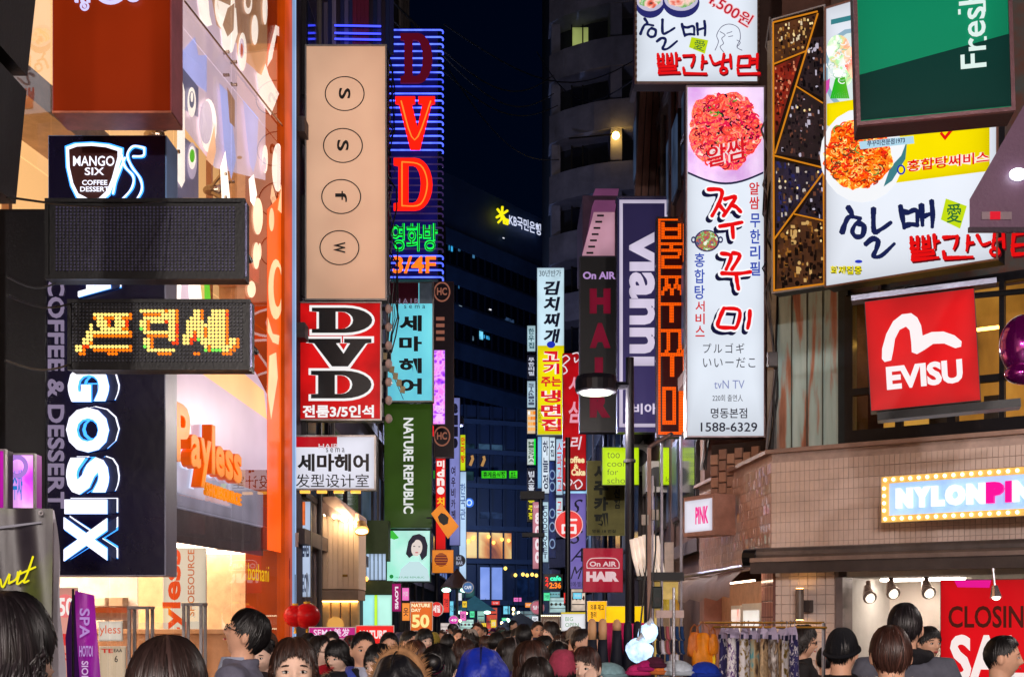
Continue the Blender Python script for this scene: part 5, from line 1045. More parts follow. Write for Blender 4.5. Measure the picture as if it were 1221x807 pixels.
    pstrokes(HAL+MAE, 6.4, navy, -.006)
    for k, (col, n_, w_) in enumerate((((190, 40, 10), 70, 2.2), ((255, 90, 0), 110, 1.9), ((255, 150, 30), 80, 1.6), ((240, 40, 20), 60, 2.), ((255, 214, 120), 50, 1.1), ((110, 60, 30), 24, 1.8), ((90, 160, 70), 9, 1.6))):
        pstrokes(arcs(1024, 184, 36, 39, n_, 2, 6, 20+k), w_, ink(col, .98), -.0125-.0009*k)['kind'] = 'stuff'
    for k, (col, n_, w_) in enumerate((((245, 250, 250), 26, 1.6), ((170, 205, 180), 20, 1.), ((255, 255, 255), 20, 1.2))): pstrokes(arcs(1002, 72, 12, 26, n_, 2, 5, 40+k), w_, ink(col, .95), -.0058-.0006*k)['kind'] = 'stuff'
    T('seal_print', [(1128,237),(1153,246),(1145,273),(1122,262)], ink((200, 225, 20), .95), -.006); ptext('愛', 1129, 243, 1147, 266, ink((50, 120, 60), .8), -.0072, .01)
    pstrokes([[(x+1.3,y+2) for x,y in l] for l in ppal(1087, 283, 1240, 311, -.06)], 4.2, ink((110, 14, 26), .7), -.006); pstrokes(ppal(1087, 283, 1240, 311, -.06), 4.2, red, -.014)
    ptext('화제집중', 991, 318, 1028, 328, ink((90, 90, 30), .7), -.006, .06); ptext('화제집중', 990, 317, 1028, 327, ink((240, 226, 20), .95), -.0072, .02); T('dot_print', oval(1024, 312, 4.5, 2), ink((40, 60, 200), .9), -.006)
    # green Fresh sign
    g = Sign('green_fresh_sign', 'large green lightbox with white lettering reading upwards, top right', 'sign', 1022, -60, 1210, 148, 9.2, 9.0, roll=math.radians(-1.6))
    g.body(glow((0, 122, 84), .72, .2, .7, base=(10, 110, 80)), .28, frame=plain((120, 86, 92), .35, .5), fw=4); g.n = 1
    g.poly('dark_half_print', [(1026,88),(1206,58),(1210,142),(1026,142)], glow((2, 66, 58), .66, .2, .7, light=False)); g.text('Fresh Food', 1146, -60, 1180, 96, glow((226, 246, 240), .95, 0, light=False), .03, rot=-1) if False else g.text('Fresh', 1147, 2, 1178, 94, glow((226, 246, 240), .95, 0, light=False), .012, rot=-1)
    for x0, x1, y0, y1 in ((1175.4, 1179, 82, 97), (1146.5, 1149.6, 88, 97), (1146.5, 1152, 76, 79), (1176, 1179, 58, 73), (1157, 1160, 68, 73), (1176, 1179, 16, 29), (1176, 1179, 0, 11), (1146, 1149, 23, 29)): g.poly('letter_serif', [(x0,y0),(x1,y0),(x1,y1),(x0,y1)], glow((226, 246, 240), .95, 0, light=False), d=-.006)
    # red sign with the gull
    e = Sign('red_gull_sign', 'tilted red square lightbox with a white gull shape over capitals', 'sign', 1038, 355, 1170, 487, 12.6, 12.3, roll=math.radians(-3.2))
    e.body(glow((236, 8, 18), .92, .2, 1.4), .22, side=plain((60, 40, 50), .4)); wt = glow((250, 240, 242), 1., 0, light=False)
    e.poly('gull_emblem', [(1055,426),(1056,414),(1062,397),(1071,383),(1082,376),(1093,376),(1100,382),(1104,392),(1105,404),(1116,401),(1130,402),(1143,408),(1151,416),(1150,422),(1143,423),(1130,416),(1117,415),(1106,421),(1097,425),(1091,422),(1091,410),(1090,396),(1086,391),(1078,394),(1072,404),(1069,418),(1066,429),(1058,430)], wt)
    e.text('EVISU', 1059, 436, 1150, 464, wt, .045); e.n += 1
    put('top_rail', MB().box(-e.w/2-.12, -.05, e.h+.01, e.w/2+.2, .15, e.h+.06), plain((170, 175, 200), .3, .6), e.root); put('bottom_rail', MB().box(-e.w/2+.06, -.04, -.1, e.w/2+.35, .18, -.02), plain((20, 22, 30), .4), e.root)
    put('mounting_arm', MB().tube([(e.w/2, .1, e.h*.95), (e.w/2+.5, .4, e.h)], .03, 8), BLACK, e.root)
    # canopy corner, far right
    c = empty('projecting_canopy', W(1240, 276, 7.2), 0, 'dark mauve box canopy with a small downlight at the right edge', 'canopy'); P = lambda x, y, Y=7.2: W(x, y, Y)-c.location
    a = [P(1156,240), P(1156,276), P(1300,276), P(1300,200)]; b2 = [P(1216,134,6.4), P(1300,134,6.4)]
    put('soffit_box', MB().add([P(1156,238), P(1156,276), P(1300,276), P(1300,120), P(1224,120), P(1176,238,8.6), P(1176,270,8.6), P(1300,270,8.6), P(1300,120,8.6), P(1240,120,8.6)], [(0, 1, 2, 3, 4), (9, 8, 7, 6, 5), (1, 0, 5, 6), (2, 1, 6, 7), (0, 4, 9, 5), (3, 2, 7, 8), (4, 3, 8, 9)]), plain((112, 84, 108), .4, var=.15), c)
    put('bottom_trim', MB().box(P(1154,0).x, -.02, P(0,278).z, P(1300,0).x, .0, P(0,272).z), plain((60, 44, 60), .4), c)
    put('support_post', MB().box(P(1292,0).x, .3, -c.location.z, P(1300,0).x, .42, P(0,150).z), plain((60, 44, 60), .4), c)
    put('downlight', MB().ell(tuple(P(1214,208,7.17)), (.05, .03, .035), 12, 8), glow((240, 250, 255), 4, 0), c)
    put('red_indicator', MB().box(P(1180,0).x, -.012, P(0,262).z, P(1192,0).x, -.002, P(0,253).z), glow((230, 30, 50), .9, 0), c); put('recess', MB().box(P(1170,0).x, -.006, P(0,262).z, P(1206,0).x, -.001, P(0,253).z), plain((150, 130, 140), .4), c)
    # shiny balloon
    q = W(1222, 412, 8.2); bl = empty('purple_balloon', tuple(q), 0, 'shiny purple foil balloon at the right edge below the canopy', 'balloon')
    put('foil', MB().ell((0, 0, 0), (.16, .12, .2), 24, 16), plain((150, 20, 130), .12, .7, bump=.05, coat=1), bl, smooth=True); put('foil_fold', MB().ell((-.03, -.05, -.19), (.12, .08, .07), 18, 10), plain((150, 20, 130), .12, .7, bump=.05, coat=1), bl, smooth=True)
    put('tail', MB().tube([(0, 0, -.2), (.02, 0, -.5)], .008, 6), plain((150, 20, 130), .3), bl); put('hanging_string', MB().tube([(0, 0, .18), (.02, 0, .5), (.02, 0, .78)], .004, 6), WHITE, bl)
    # closing sale window sign
    k = Sign('sale_window_sign', 'bright red shop window poster with closing sale lettering', 'sign', 1121, 691, 1300, 900, 14.3, 13.6)
    k.body(glow((236, 14, 26), .85, .12, .8), .03); k.n = 2
    k.text('CLOSING', 1131, 722, 1240, 748, ink((92, 30, 22), .6), .02); k.text('SALE', 1133, 756, 1250, 812, ink((252, 236, 232), .95), .035); k.poly('magenta_print', [(1138,692),(1182,692),(1180,701),(1142,700)], ink((240, 20, 150), .9))
    sp = Sign('window_spotlight', 'small chrome spotlight reflected at the top of the red sale poster', 'spotlight', 1180, 692, 1192, 712, 13.2); put('lamp_head', MB().tube([(0, 0, .12), (0, -.02, .04), (0, -.03, 0)], [.03, .05, .06], 12), plain((220, 200, 200), .2, .8), sp.root); put('bulb', MB().ell((0, -.04, 0), (.045, .03, .03), 10, 6), glow((255, 245, 225), 3, 0), sp.root); put('stem', MB().tube([(0, .0, .12), (0, .05, .3)], .012, 6), STEEL, sp.root)
right_extras()

def wiring():
    R = random.Random(21)
    runs = [((918, 535), (922, 20), 15.9, 'conduit and cables beside the weathered copper corner'), ((838, 560), (836, 240), 20.4, 'cables hanging beside the long white sign'), ((1012, 352), (1206, 300), 15.0, 'loose cables under the wide menu sign'), ((350, 700), (351, 320), 19.6, 'cable bundle behind the beige letter sign'), ((462, 420), (458, 60), 20.5, 'cables between the beige sign and blue neon')]
    for a, b, Y, lb in runs:
        A, B_ = W(*a, Y), W(*b, Y+.2); g = empty('cable_bundle', tuple(A), 0, lb, 'cables', 'cable bundles on the facades')
        for k in range(6):
            off = Vector((R.uniform(-.06, .06), R.uniform(-.05, .05), 0)); sag = R.uniform(.02, .14); n = 16
            put('cable', MB().tube([(B_-A)*(i/n)+off+Vector((sag*math.sin(i*PI/n*R.choice((1, 2, 3))), 0, -sag*math.sin(i*PI/n))) for i in range(n+1)], R.uniform(.006, .016), 6), CABLE if k % 3 else plain((120, 116, 120), .5), g)
        for k in range(3): p = (B_-A)*(.2+.3*k); put('junction_box', MB().bbox(p.x-.06, -.12, p.z-.09, p.x+.06, -.03, p.z+.09, .01), plain((96, 92, 96), .5), g)
wiring()
# ------------------------------------------------------------------ fluted wall, booth and poles on the right side of the street
def right_mid():
    s = Sign('fluted_pilaster_wall', 'brown fluted wall strip between the glass booth and the tiled building', 'wall', 800, 30, 836, HY+CZ*F/24.2, 24.2)
    put('backing', MB().box(-s.w/2, .06, 0, s.w/2, .4, s.h), plain((70, 52, 50), .7), s.root); W2 = s.w/2
    for i, (a, b, c) in enumerate(((800, 805, (96, 74, 70)), (807, 812, (140, 108, 100)), (813, 819, (168, 128, 118)), (824, 829, (150, 114, 104)), (830, 835, (120, 96, 88)))):
        put('rib', MB().bbox(s.u(a), 0, 0, s.u(b), .08, s.h, .02), plain(c, .6, var=.2, stretch=(1, 1, .2)), s.root)
    put('dark_pipe', MB().tube([(s.u(821.5), -.03, 0), (s.u(821.5), -.03, s.h)], .035, 10), BLACK, s.root)
    # stepped stone patches next to it
    t = Sign('stepped_stone_wall', 'light brown stone blocks with dark stepped joints above the tiled parapet', 'wall', 846, 530, 925, 570, 18.2, 17.6)
    put('backing', MB().box(-t.w/2, .06, -.3, t.w/2, .3, t.h), plain((50, 38, 34), .8), t.root)
    for i in range(8):
        for j in range(4):
            x = -t.w/2+i*t.w/8; z = -.3+j*.16+.07*(i % 2)
            put('stone', MB().bbox(x+.006, -.0+random.uniform(0, .02), z+.006, x+t.w/8-.006, .06, z+.15, .01), plain(random.choice([(176, 134, 112), (160, 122, 104), (188, 146, 122)]), .6), t.root)
    # brown timber cladding and dark gear above the corner
    s = Sign('timber_clad_bay', 'rough brown timber boards leaning beside the long white sign', 'wall', 760, 100, 822, 236, 26.5)
    put('backing', MB().box(-s.w/2, .08, 0, s.w/2, .3, s.h), plain((40, 30, 34), .8), s.root)
    for i in range(8):
        p = s.pts([(757+i*8.2, 236), (764+i*8.2, 236), (771+i*8.2, 100), (764+i*8.2, 100)]); put('board', MB().prism(p, random.uniform(0, .03), .07), plain(random.choice([(120, 84, 74), (98, 70, 64), (140, 104, 90)]), .7, var=.4, stretch=(3, 1, .4)), s.root)
    # glass booth with posts
    b = empty('glass_booth', (W(792, 740, 17.5).x, 17.5, 0), 0, 'glass walled booth with chrome posts beside the lamp post', 'booth'); al = plain((112, 106, 114), .35, .5)
    X = lambda px, Y=17.5: (px-CX)/F*Y-b.location.x
    Z = lambda py, Y=17.5: CZ+(HY-py)/F*Y
    for px, y1, wd in ((774, 534, .05), (778, 567, .025), (789, 520, .03), (812, 520, .03), (785, 735, .04)):
        put('post', MB().box(X(px)-wd/2, -.03, 0, X(px)+wd/2, .03, Z(y1)), al if px != 774 else plain((168, 132, 118), .5), b)
    put('roof_strut', MB().tube([(X(774), 0, Z(533)), (X(798), -.3, Z(521))], .03, 6), al, b); put('lintel', MB().box(X(776), -.05, Z(692), X(815), .4, Z(682)), DARK, b)
    put('glass_wall', MB().box(X(786), -.012, .2, X(815), 0, Z(520)), glassmat((.95, .96, .97), .5), b)
    for px, py in ((768, 620), (780, 614)): put('junction_box', MB().box(X(px)-.04, -.1, Z(py+6), X(px)+.05, -.03, Z(py-6)), plain((190, 180, 170), .5), b)
    put('shelf_unit', MB().box(X(788), .1, 0, X(815), .5, Z(734)), plain((196, 160, 120), .5), b); put('back_panel', MB().box(X(786), .55, .2, X(815), .6, Z(692)), glow((220, 180, 100), 1.0, .4, 4), b)  # back panel glows in place of a warm lamp in the booth
    for px, c in ((794, (230, 200, 60)), (802, (240, 240, 230)), (808, (240, 180, 30)), (798, (250, 220, 60))): put('bottle', MB().tube([(X(px), .2, Z(734)), (X(px), .2, Z(720)), (X(px), .2, Z(714))], [.05, .05, .02], 10), plain(c, .2), b)
    # fan of white magazines / tubes, with a painted glow for the light on them
    r = empty('white_tube_rack', (W(768, 688, 18.2).x, 18.2, CZ+(HY-688)/F*18.2), 0, 'fan of white hanging plastic tubes right of the lamp post', 'rack')
    for i in range(7):
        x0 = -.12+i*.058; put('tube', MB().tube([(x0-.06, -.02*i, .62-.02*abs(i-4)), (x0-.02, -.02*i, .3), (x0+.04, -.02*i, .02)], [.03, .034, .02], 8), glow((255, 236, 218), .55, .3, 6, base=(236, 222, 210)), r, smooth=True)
    put('tray', MB().box(-.1, -.1, -.04, .5, .2, .0), DARK, r); put('case', MB().box(.3, .0, .0, .42, .1, .5), plain((226, 206, 192), .5), r)
    # poles further back
    for px, Y, y0, lb in ((645, 34, 590, 'thin black lamp pole farther down the street with a flat head'), (677.5, 29.5, 520, 'black pole carrying the round red sign')):
        q = W(px, 740, Y); p = empty('street_pole', (q.x, Y+.2, 0), 0, lb, 'pole'); h = CZ+(HY-y0)/F*Y
        put('shaft', MB().tube([(0, 0, 0), (0, 0, h)], .06, 10), BLACK, p); put('collar', MB().tube([(0, 0, 0), (0, 0, .5)], .11, 10), BLACK, p)
        if px == 645: put('flat_lamp_head', MB().box(-.55, -.25, h-.1, .1, .25, h+.1), DARK, p)
        if px < 650: put('flat_lamp_head', MB().box(-.5, -.2, h-1.1, .1, .2, h-1.0), DARK, p)
    # palms of blue strip signs, round sign's reflection in the glass built as a sign
    s = Sign('blue_strip_signs', 'two pale blue lightboxes with dark strokes behind the glass booth', 'sign', 793, 580, 815, 690, 26); s.body(glow((190, 215, 245), .9, .2), .2)
    s.box('gap', 802, 580, 804.5, 690, -.01, -.002, plain((30, 50, 140), .4)); s.n = 3
    for x in (796, 807): s.text('가나슬지다로', x, 585, x+6, 650, ink((40, 50, 120), .8), .05, stack=True)
    s = Sign('round_sign_reflection', 'reflection of the round red sign in the glass booth, built as a sign', 'sign', 797, 612, 816, 642, 25); put('housing', MB().tube([(0, .1, s.h/2), (0, .0, s.h/2)], s.w/2, 30), plain((200, 60, 60), .4), s.root); s.disc('face', 806.5, 627, 9, 14, glow((236, 20, 24), .9, .1)); s.text('占', 801, 619, 812, 635, ink((250, 235, 235), .95), 0)
right_mid()

# ------------------------------------------------------------------ left street-level shops beyond the shoe shop
def left_shops():
    # slim vertical poster with orange top
    s = Sign('slim_poster_lightbox', 'slim pale blue lightbox with an orange corner left of the cream kiosk', 'sign', 356, 597, 371, 712, 19.2)
    s.body(glow((196, 212, 240), .88, .12), .1, frame=plain((120, 110, 100), .4), fw=.8); s.box('orange_print', 356.8, 598, 364, 626, -.008, -.001, glow((250, 120, 60), .9, .3, 6)); s.n = 3
    s.text('AEHES', 358, 646, 369, 664, ink((70, 80, 110), .5), .05); s.text('NECW', 358, 684, 369, 706, ink((100, 110, 140), .5), .03, line=.9)
    # cream kiosk with downlights
    k = empty('cream_kiosk_front', (W(403, 740, 21).x, 21, 0), 0, 'cream panelled kiosk front washed by warm downlights', 'kiosk'); X = lambda px, Y=21.: (px-CX)/F*Y-k.location.x
    Z = lambda py, Y=21.: CZ+(HY-py)/F*Y
    cr = plain((236, 206, 180), .5, var=.08)
    put('panel', MB().box(X(383), 0, Z(702), X(428), 1.0, Z(612)), cr, k)
    for i in range(7): x = X(385+i*6.2); put('groove_board', MB().bbox(x, -.02, Z(702), x+.078, 0, Z(612), .006), cr, k)
    put('side_panel', MB().box(X(372), .1, Z(710), X(382.9), 1., Z(608)), plain((150, 136, 130), .5), k)
    put('canopy', MB().add([(X(380), -.35, Z(612)), (X(430), .1, Z(628)), (X(430), .1, Z(615)), (X(404), -.35, Z(594)), (X(380), -.35, Z(594)), (X(380), .9, Z(612)), (X(430), .9, Z(628)), (X(430), .9, Z(615)), (X(404), .9, Z(594)), (X(380), .9, Z(594))], [(0, 1, 2, 3, 4), (9, 8, 7, 6, 5), (0, 5, 6, 1), (1, 6, 7, 2), (2, 7, 8, 3), (3, 8, 9, 4), (4, 9, 5, 0)]), plain((186, 160, 158), .5, var=.1), k)
    for i in range(4): put('downlight', MB().box(X(388+i*11), -.2, Z(615+i*3.4), X(392+i*11), -.1, Z(613+i*3.4)), glow((255, 222, 170), 75, 0), k)
    put('floodlight', MB().tube([(X(431), -.1, Z(625)), (X(433), -.2, Z(634))], [.09, .12], 12), plain((220, 170, 110), .4), k); put('flood_lens', MB().ell((X(433), -.21, Z(634.5)), (.1, .1, .04), 12, 6), glow((255, 214, 140), 14, 0), k)
    put('door_handle', MB().tube([(X(409), -.06, Z(686)), (X(415), -.06, Z(686))], .02, 8), plain((190, 140, 60), .3, .9), k)
    put('ledge', MB().box(X(378), -.1, Z(715), X(428), .9, Z(703)), plain((170, 140, 118), .5), k)
    for i in range(5): put('door_panel', MB().bbox(X(372+i*11.5), .0, 0, X(382+i*11.5), .1, Z(716), .02), plain((240, 200, 140), .5), k)
    put('round_window', MB().tube([(X(400), -.02, Z(745)), (X(400), -.0, Z(745))], .14, 20), glow((250, 180, 90), .8, .1), k); put('interior_lamp', MB().box(X(374), -.06, Z(717.5), X(427), -.02, Z(716)), glow((255, 200, 120), 9, 0), k)
    # orange lamp on the wall end
    o = empty('amber_beacon', tuple(W(343, 643, 18.0)), 0, 'small amber lamp on the dark wall beside the orange end column', 'lamp'); put('lens', MB().ell((0, 0, 0), (.05, .05, .08), 12, 8), glow((255, 110, 10), 1.4, 0), o); put('backplate', MB().box(-.05, .04, -.1, .14, .07, .1), ALU, o)
    # green cosmetics shop
    g = empty('green_shop_front', (W(450, 740, 27).x, 27, 0), 0, 'dark green shop front with white lit windows left of the portrait', 'shop front'); X = lambda px, Y=27.: (px-CX)/F*Y-g.location.x
    Z = lambda py, Y=27.: CZ+(HY-py)/F*Y
    grn = plain((74, 92, 54), .5, var=.2)
    put('fascia', MB().box(X(430), 0, Z(668), X(463), .5, Z(620)), grn, g); put('lower_fascia', MB().box(X(428), -.03, Z(708), X(468), .5, Z(692)), plain((70, 84, 44), .5), g)
    for i in range(5): put('glazed_bar', MB().box(X(437+i*4.8), -.01, Z(691), X(440.6+i*4.8), .02, Z(660)), glow((190, 214, 245), .9, .2), g)
    put('edge_lamp', MB().box(X(434), -.05, Z(691), X(435.6), -.02, Z(652)), glow((210, 255, 225), 1.6, 0), g)
    for i, (a, b_, c) in enumerate(((428, 446, (170, 240, 240)), (446.4, 449.6, (200, 250, 60)), (450, 467, (190, 245, 230)))): put('lit_window', MB().box(X(a), .0, Z(752), X(b_), .05, Z(709)), glow(c, 1.05, .12), g)
    put('green_post', MB().box(X(423), -.05, 0, X(427.4), .1, Z(700)), plain((40, 90, 30), .5), g); put('plinth', MB().box(X(428), -.0, 0, X(467), .1, Z(753)), plain((200, 210, 200), .5), g)
    put('entrance_lamp', MB().ell((X(437), -.1, Z(690)), (.05, .05, .05), 10, 6), glow((255, 170, 70), 5, 0), g)
    # red heart sculpture / lanterns
    for px, rr, lb in ((352, 14, 'red round paper lantern left of its larger fellow'), (366, 16, 'large red round paper lantern below the slim poster')):
        q = W(px, 734, 17.2); l = empty('red_lantern', tuple(q), 0, lb, 'lantern', 'red round lanterns'); R = rr/F*17.2; m = MB()
        m.ell((0, 0, 0), (R, R, R*.95), 24, 14); put('shade', m, glow((150, 10, 16), .2, .3, 6, base=(170, 18, 22)), l, smooth=True); put('cap', MB().tube([(0, 0, R*.9), (0, 0, R*1.08)], R*.25, 12), plain((200, 160, 40), .4), l); put('tassel', MB().tube([(0, 0, -R*.9), (0, 0, -R*1.5)], [.01, .02], 6), plain((220, 170, 40), .6), l)
        put('hanging_cord', MB().tube([(0, 0, R), (0, 0, R+.4)], .006, 5), CABLE, l)
    # street-level banners
    s = Sign('magenta_salon_banner', 'magenta banner with white capitals and two Chinese characters', 'banner', 368, 747, 424, 761, 14); s.body(glow((168, 22, 120), .62, .1, base=(180, 30, 130)), .04, side=WHITE); s.text('SEMA美发', 374, 748.5, 417, 758.5, ink((250, 225, 245), .9), .015); s.box('pink_lower', 368, 761, 424, 790, -.002, .03, plain((226, 180, 214), .6))
    s = Sign('red_nature_banner', 'red banner with white capitals right of the magenta one', 'banner', 424, 745, 470, 775, 14.2); s.body(glow((222, 24, 20), .7, .1, base=(220, 30, 30)), .04, side=WHITE); s.text('NATURE', 429, 751, 461, 761, ink((250, 235, 230), .9), .04)
    s = Sign('orange_discount_sign', 'orange placard reading nature day 50 above the crowd', 'sign', 489, 717, 516, 752, 15.5); s.body(glow((250, 112, 12), .85, .15), .04, side=WHITE); y_ = ink((255, 240, 190), .95); s.text('NATURE', 490.5, 719, 513, 723.5, y_, .05); s.text('DAY', 490.5, 725, 502, 729, y_, .04); s.text('50', 491, 732, 512, 748, ink((255, 236, 150), .95), .04); put('handle', MB().box(-.02, .01, -1.4, .02, .03, 0), WHITE, s.root)
    s = Sign('round_sale_sign', 'round red and white sale sign behind the orange placard', 'sign', 513, 716, 528, 736, 17.5); put('housing', MB().tube([(0, .04, s.h/2), (0, 0, s.h/2)], s.w/2*1.15, 26), plain((245, 235, 235), .5), s.root); s.disc('face', 520.5, 726, 7, 8.6, glow((232, 30, 30), .85, 0)); s.text('세일', 516, 721, 525, 730, ink((255, 240, 235), .9), .04)
    s = Sign('magenta_vertical_sign', 'small magenta sign with white capitals reading downwards', 'sign', 467, 695, 478.5, 729, 25); s.body(glow((176, 16, 110), .8, .1), .15); s.text('LOVIS', 471, 699, 475, 726, ink((250, 225, 240), .95), .05, rot=1)
    # diamond orange signs, awning etc
    s = Sign('orange_diamond_sign', 'orange diamond shaped sign with a black heart shape', 'sign', 512, 600, 548, 642, 28)
    put('face', MB().prism(s.pts([(514, 612), (526, 600), (547, 627), (534, 642)])[::-1], 0, .08), glow((226, 130, 20), .7, .15, base=(220, 130, 30)), s.root); s.poly('heart_print', [(522,616),(526,611),(531,613),(535,617),(534,624),(529,626),(524,622)], BLACK, d=-.01); put('rod', MB().tube([(-.4, .1, s.h*.6), (s.w*.2, .1, s.h*.6)], .02, 6), DARK, s.root)
    s = Sign('orange_waffle_sign', 'orange square sign with a checked disc below the diamond sign', 'sign', 515, 655, 541, 683, 28); s.body(glow((222, 126, 22), .7, .15, base=(220, 130, 30)), .06); s.disc('disc_print', 526, 667, 8, 8, ink((150, 30, 30), .5)); 
    for k in range(5): s.box('grid_print', 519, 660.6+k*3.1, 533, 661.5+k*3.1, -.009, -.005, ink((222, 126, 22), .7))
    # purple neon strip and others of the left row
    s = Sign('purple_neon_sign', 'narrow bright purple sign with pale mottled pattern', 'sign', 516, 417, 531, 506, 33); s.body(speckle([(.3, (110, 40, 230)), (.5, (180, 60, 240)), (.65, (240, 170, 255)), (.8, (255, 120, 230))], 6, 1., light=True), .25, frame=plain((90, 50, 140), .4), fw=.6); s.text('명품', 519, 482, 529, 503, ink((250, 200, 255), 1), .04, stack=True)
    s = Sign('dark_ring_sign', 'dark maroon column sign with a gold ring emblem', 'sign', 517.5, 336, 541, 545, 35); s.body(plain((52, 30, 44), .4), .3, frame=plain((92, 50, 60), .3), fw=.5); gd = glow((176, 110, 90), .6, 0, light=False)
    for cy in (348, 520): s.disc('ring_print', 527, cy, 10, 12, gd, hole=.84); s.text('HC', 521, cy-5, 533, cy+4, gd, .03)
    for k in range(4): s.box('brass_bar', 520, 378+k*8, 530, 382+k*8, -.02, -.002, gd)
    put('neon_edge', MB().box(-s.w/2-.04, -.03, s.h*.12, -s.w/2-.005, .0, s.h), glow((235, 30, 40), 1.2, 0), s.root)
    s = Sign('red_beer_sign', 'narrow red lightbox with white and yellow characters', 'sign', 519.5, 543, 531.5, 655, 36); s.body(glow((236, 20, 22), .9, .1), .2); s.text('미dn·', 521, 548, 530, 590, ink((255, 240, 235), .95), .05, stack=True); s.text('치킨집', 521, 592, 530, 625, ink((255, 190, 40), .95), .05, stack=True)
    s = Sign('lilac_letter_sign', 'pale lilac column sign with black lower case letters', 'sign', 536, 474, 548.5, 650, 38); s.body(glow((138, 142, 214), .82, .15), .25); s.text('ell.', 539, 480, 546, 535, ink((24, 22, 50), .5), .05, stack=True); s.text('여우비카페', 538, 555, 543, 620, ink((60, 50, 90), .5), .03, stack=True)
    s = Sign('lime_vertical_sign', 'narrow yellow green lightbox with red characters', 'sign', 548.7, 518, 555, 561, 40); s.body(glow((214, 236, 10), .92, .1), .2); s.text('안마방', 549.6, 520, 554.4, 552, ink((220, 60, 20), .9), .05, stack=True)
    s = Sign('white_vertical_sign', 'narrow white lightbox below the yellow green one', 'sign', 547.5, 562, 556, 690, 40.5); s.body(glow((190, 222, 255), .98, .1), .2); s.text('한국관', 549, 575, 555, 620, ink((90, 120, 180), .8), .02, stack=True)
    s = Sign('blue_round_sign', 'small round blue sign beside the white column sign', 'sign', 554, 592, 565, 606, 44); put('housing', MB().tube([(0, .1, s.h/2), (0, 0, s.h/2)], s.w/2, 24), glow((50, 120, 235), .95, .1), s.root); s.disc('ring_print', 559.5, 599, 3.5, 4, ink((190, 220, 255), 1), hole=.6)
    s = Sign('black_round_sign', 'dark round sign hanging under the lilac column', 'sign', 541, 658, 555, 678, 33); put('housing', MB().tube([(0, .08, s.h/2), (0, 0, s.h/2)], s.w/2, 26), plain((36, 40, 66), .4), s.root); s.text('ICE\nBAR', 544, 663, 552, 673, ink((190, 200, 230), .7), .02)
    for cx, cy, rr, c, tx, lb, Y in ((558, 700, 7, (60, 110, 170), 'CAFE', 'round blue cafe sign above the distant stalls', 30), (541, 739, 6, (240, 70, 190), '49', 'round pink price sign above the crowd', 26), (542, 749, 6, (80, 160, 220), 'COFFEE', 'round pale blue coffee sign above the crowd', 25), (641, 724, 9, (200, 110, 130), '당구', 'round pink sign crossed by the thin black pole', 36)):
        s = Sign('round_sign', lb, 'sign', cx-rr, cy-rr, cx+rr, cy+rr, Y); put('housing', MB().tube([(0, .06, s.h/2), (0, 0, s.h/2)], s.w/2, 26), plain((225, 225, 235), .4), s.root); s.disc('face', cx, cy, rr*.86, rr*.86, glow(c, .85, .1)); s.text(tx, cx-rr*.6, cy-rr*.28, cx+rr*.6, cy+rr*.28, ink((245, 245, 250), .9), .02)
    # vertical poster band lower left lane
    s = Sign('maroon_wall_poster', 'dark red and blue wall poster at the foot of the dark wall', 'poster', 340.5, 665, 345.5, 790, 17.9); s.body(glow((60, 70, 140), .5, .3), .03); s.box('red_print', 340.7, 668, 345.3, 690, -.008, -.001, ink((150, 20, 50), .6))
left_shops()

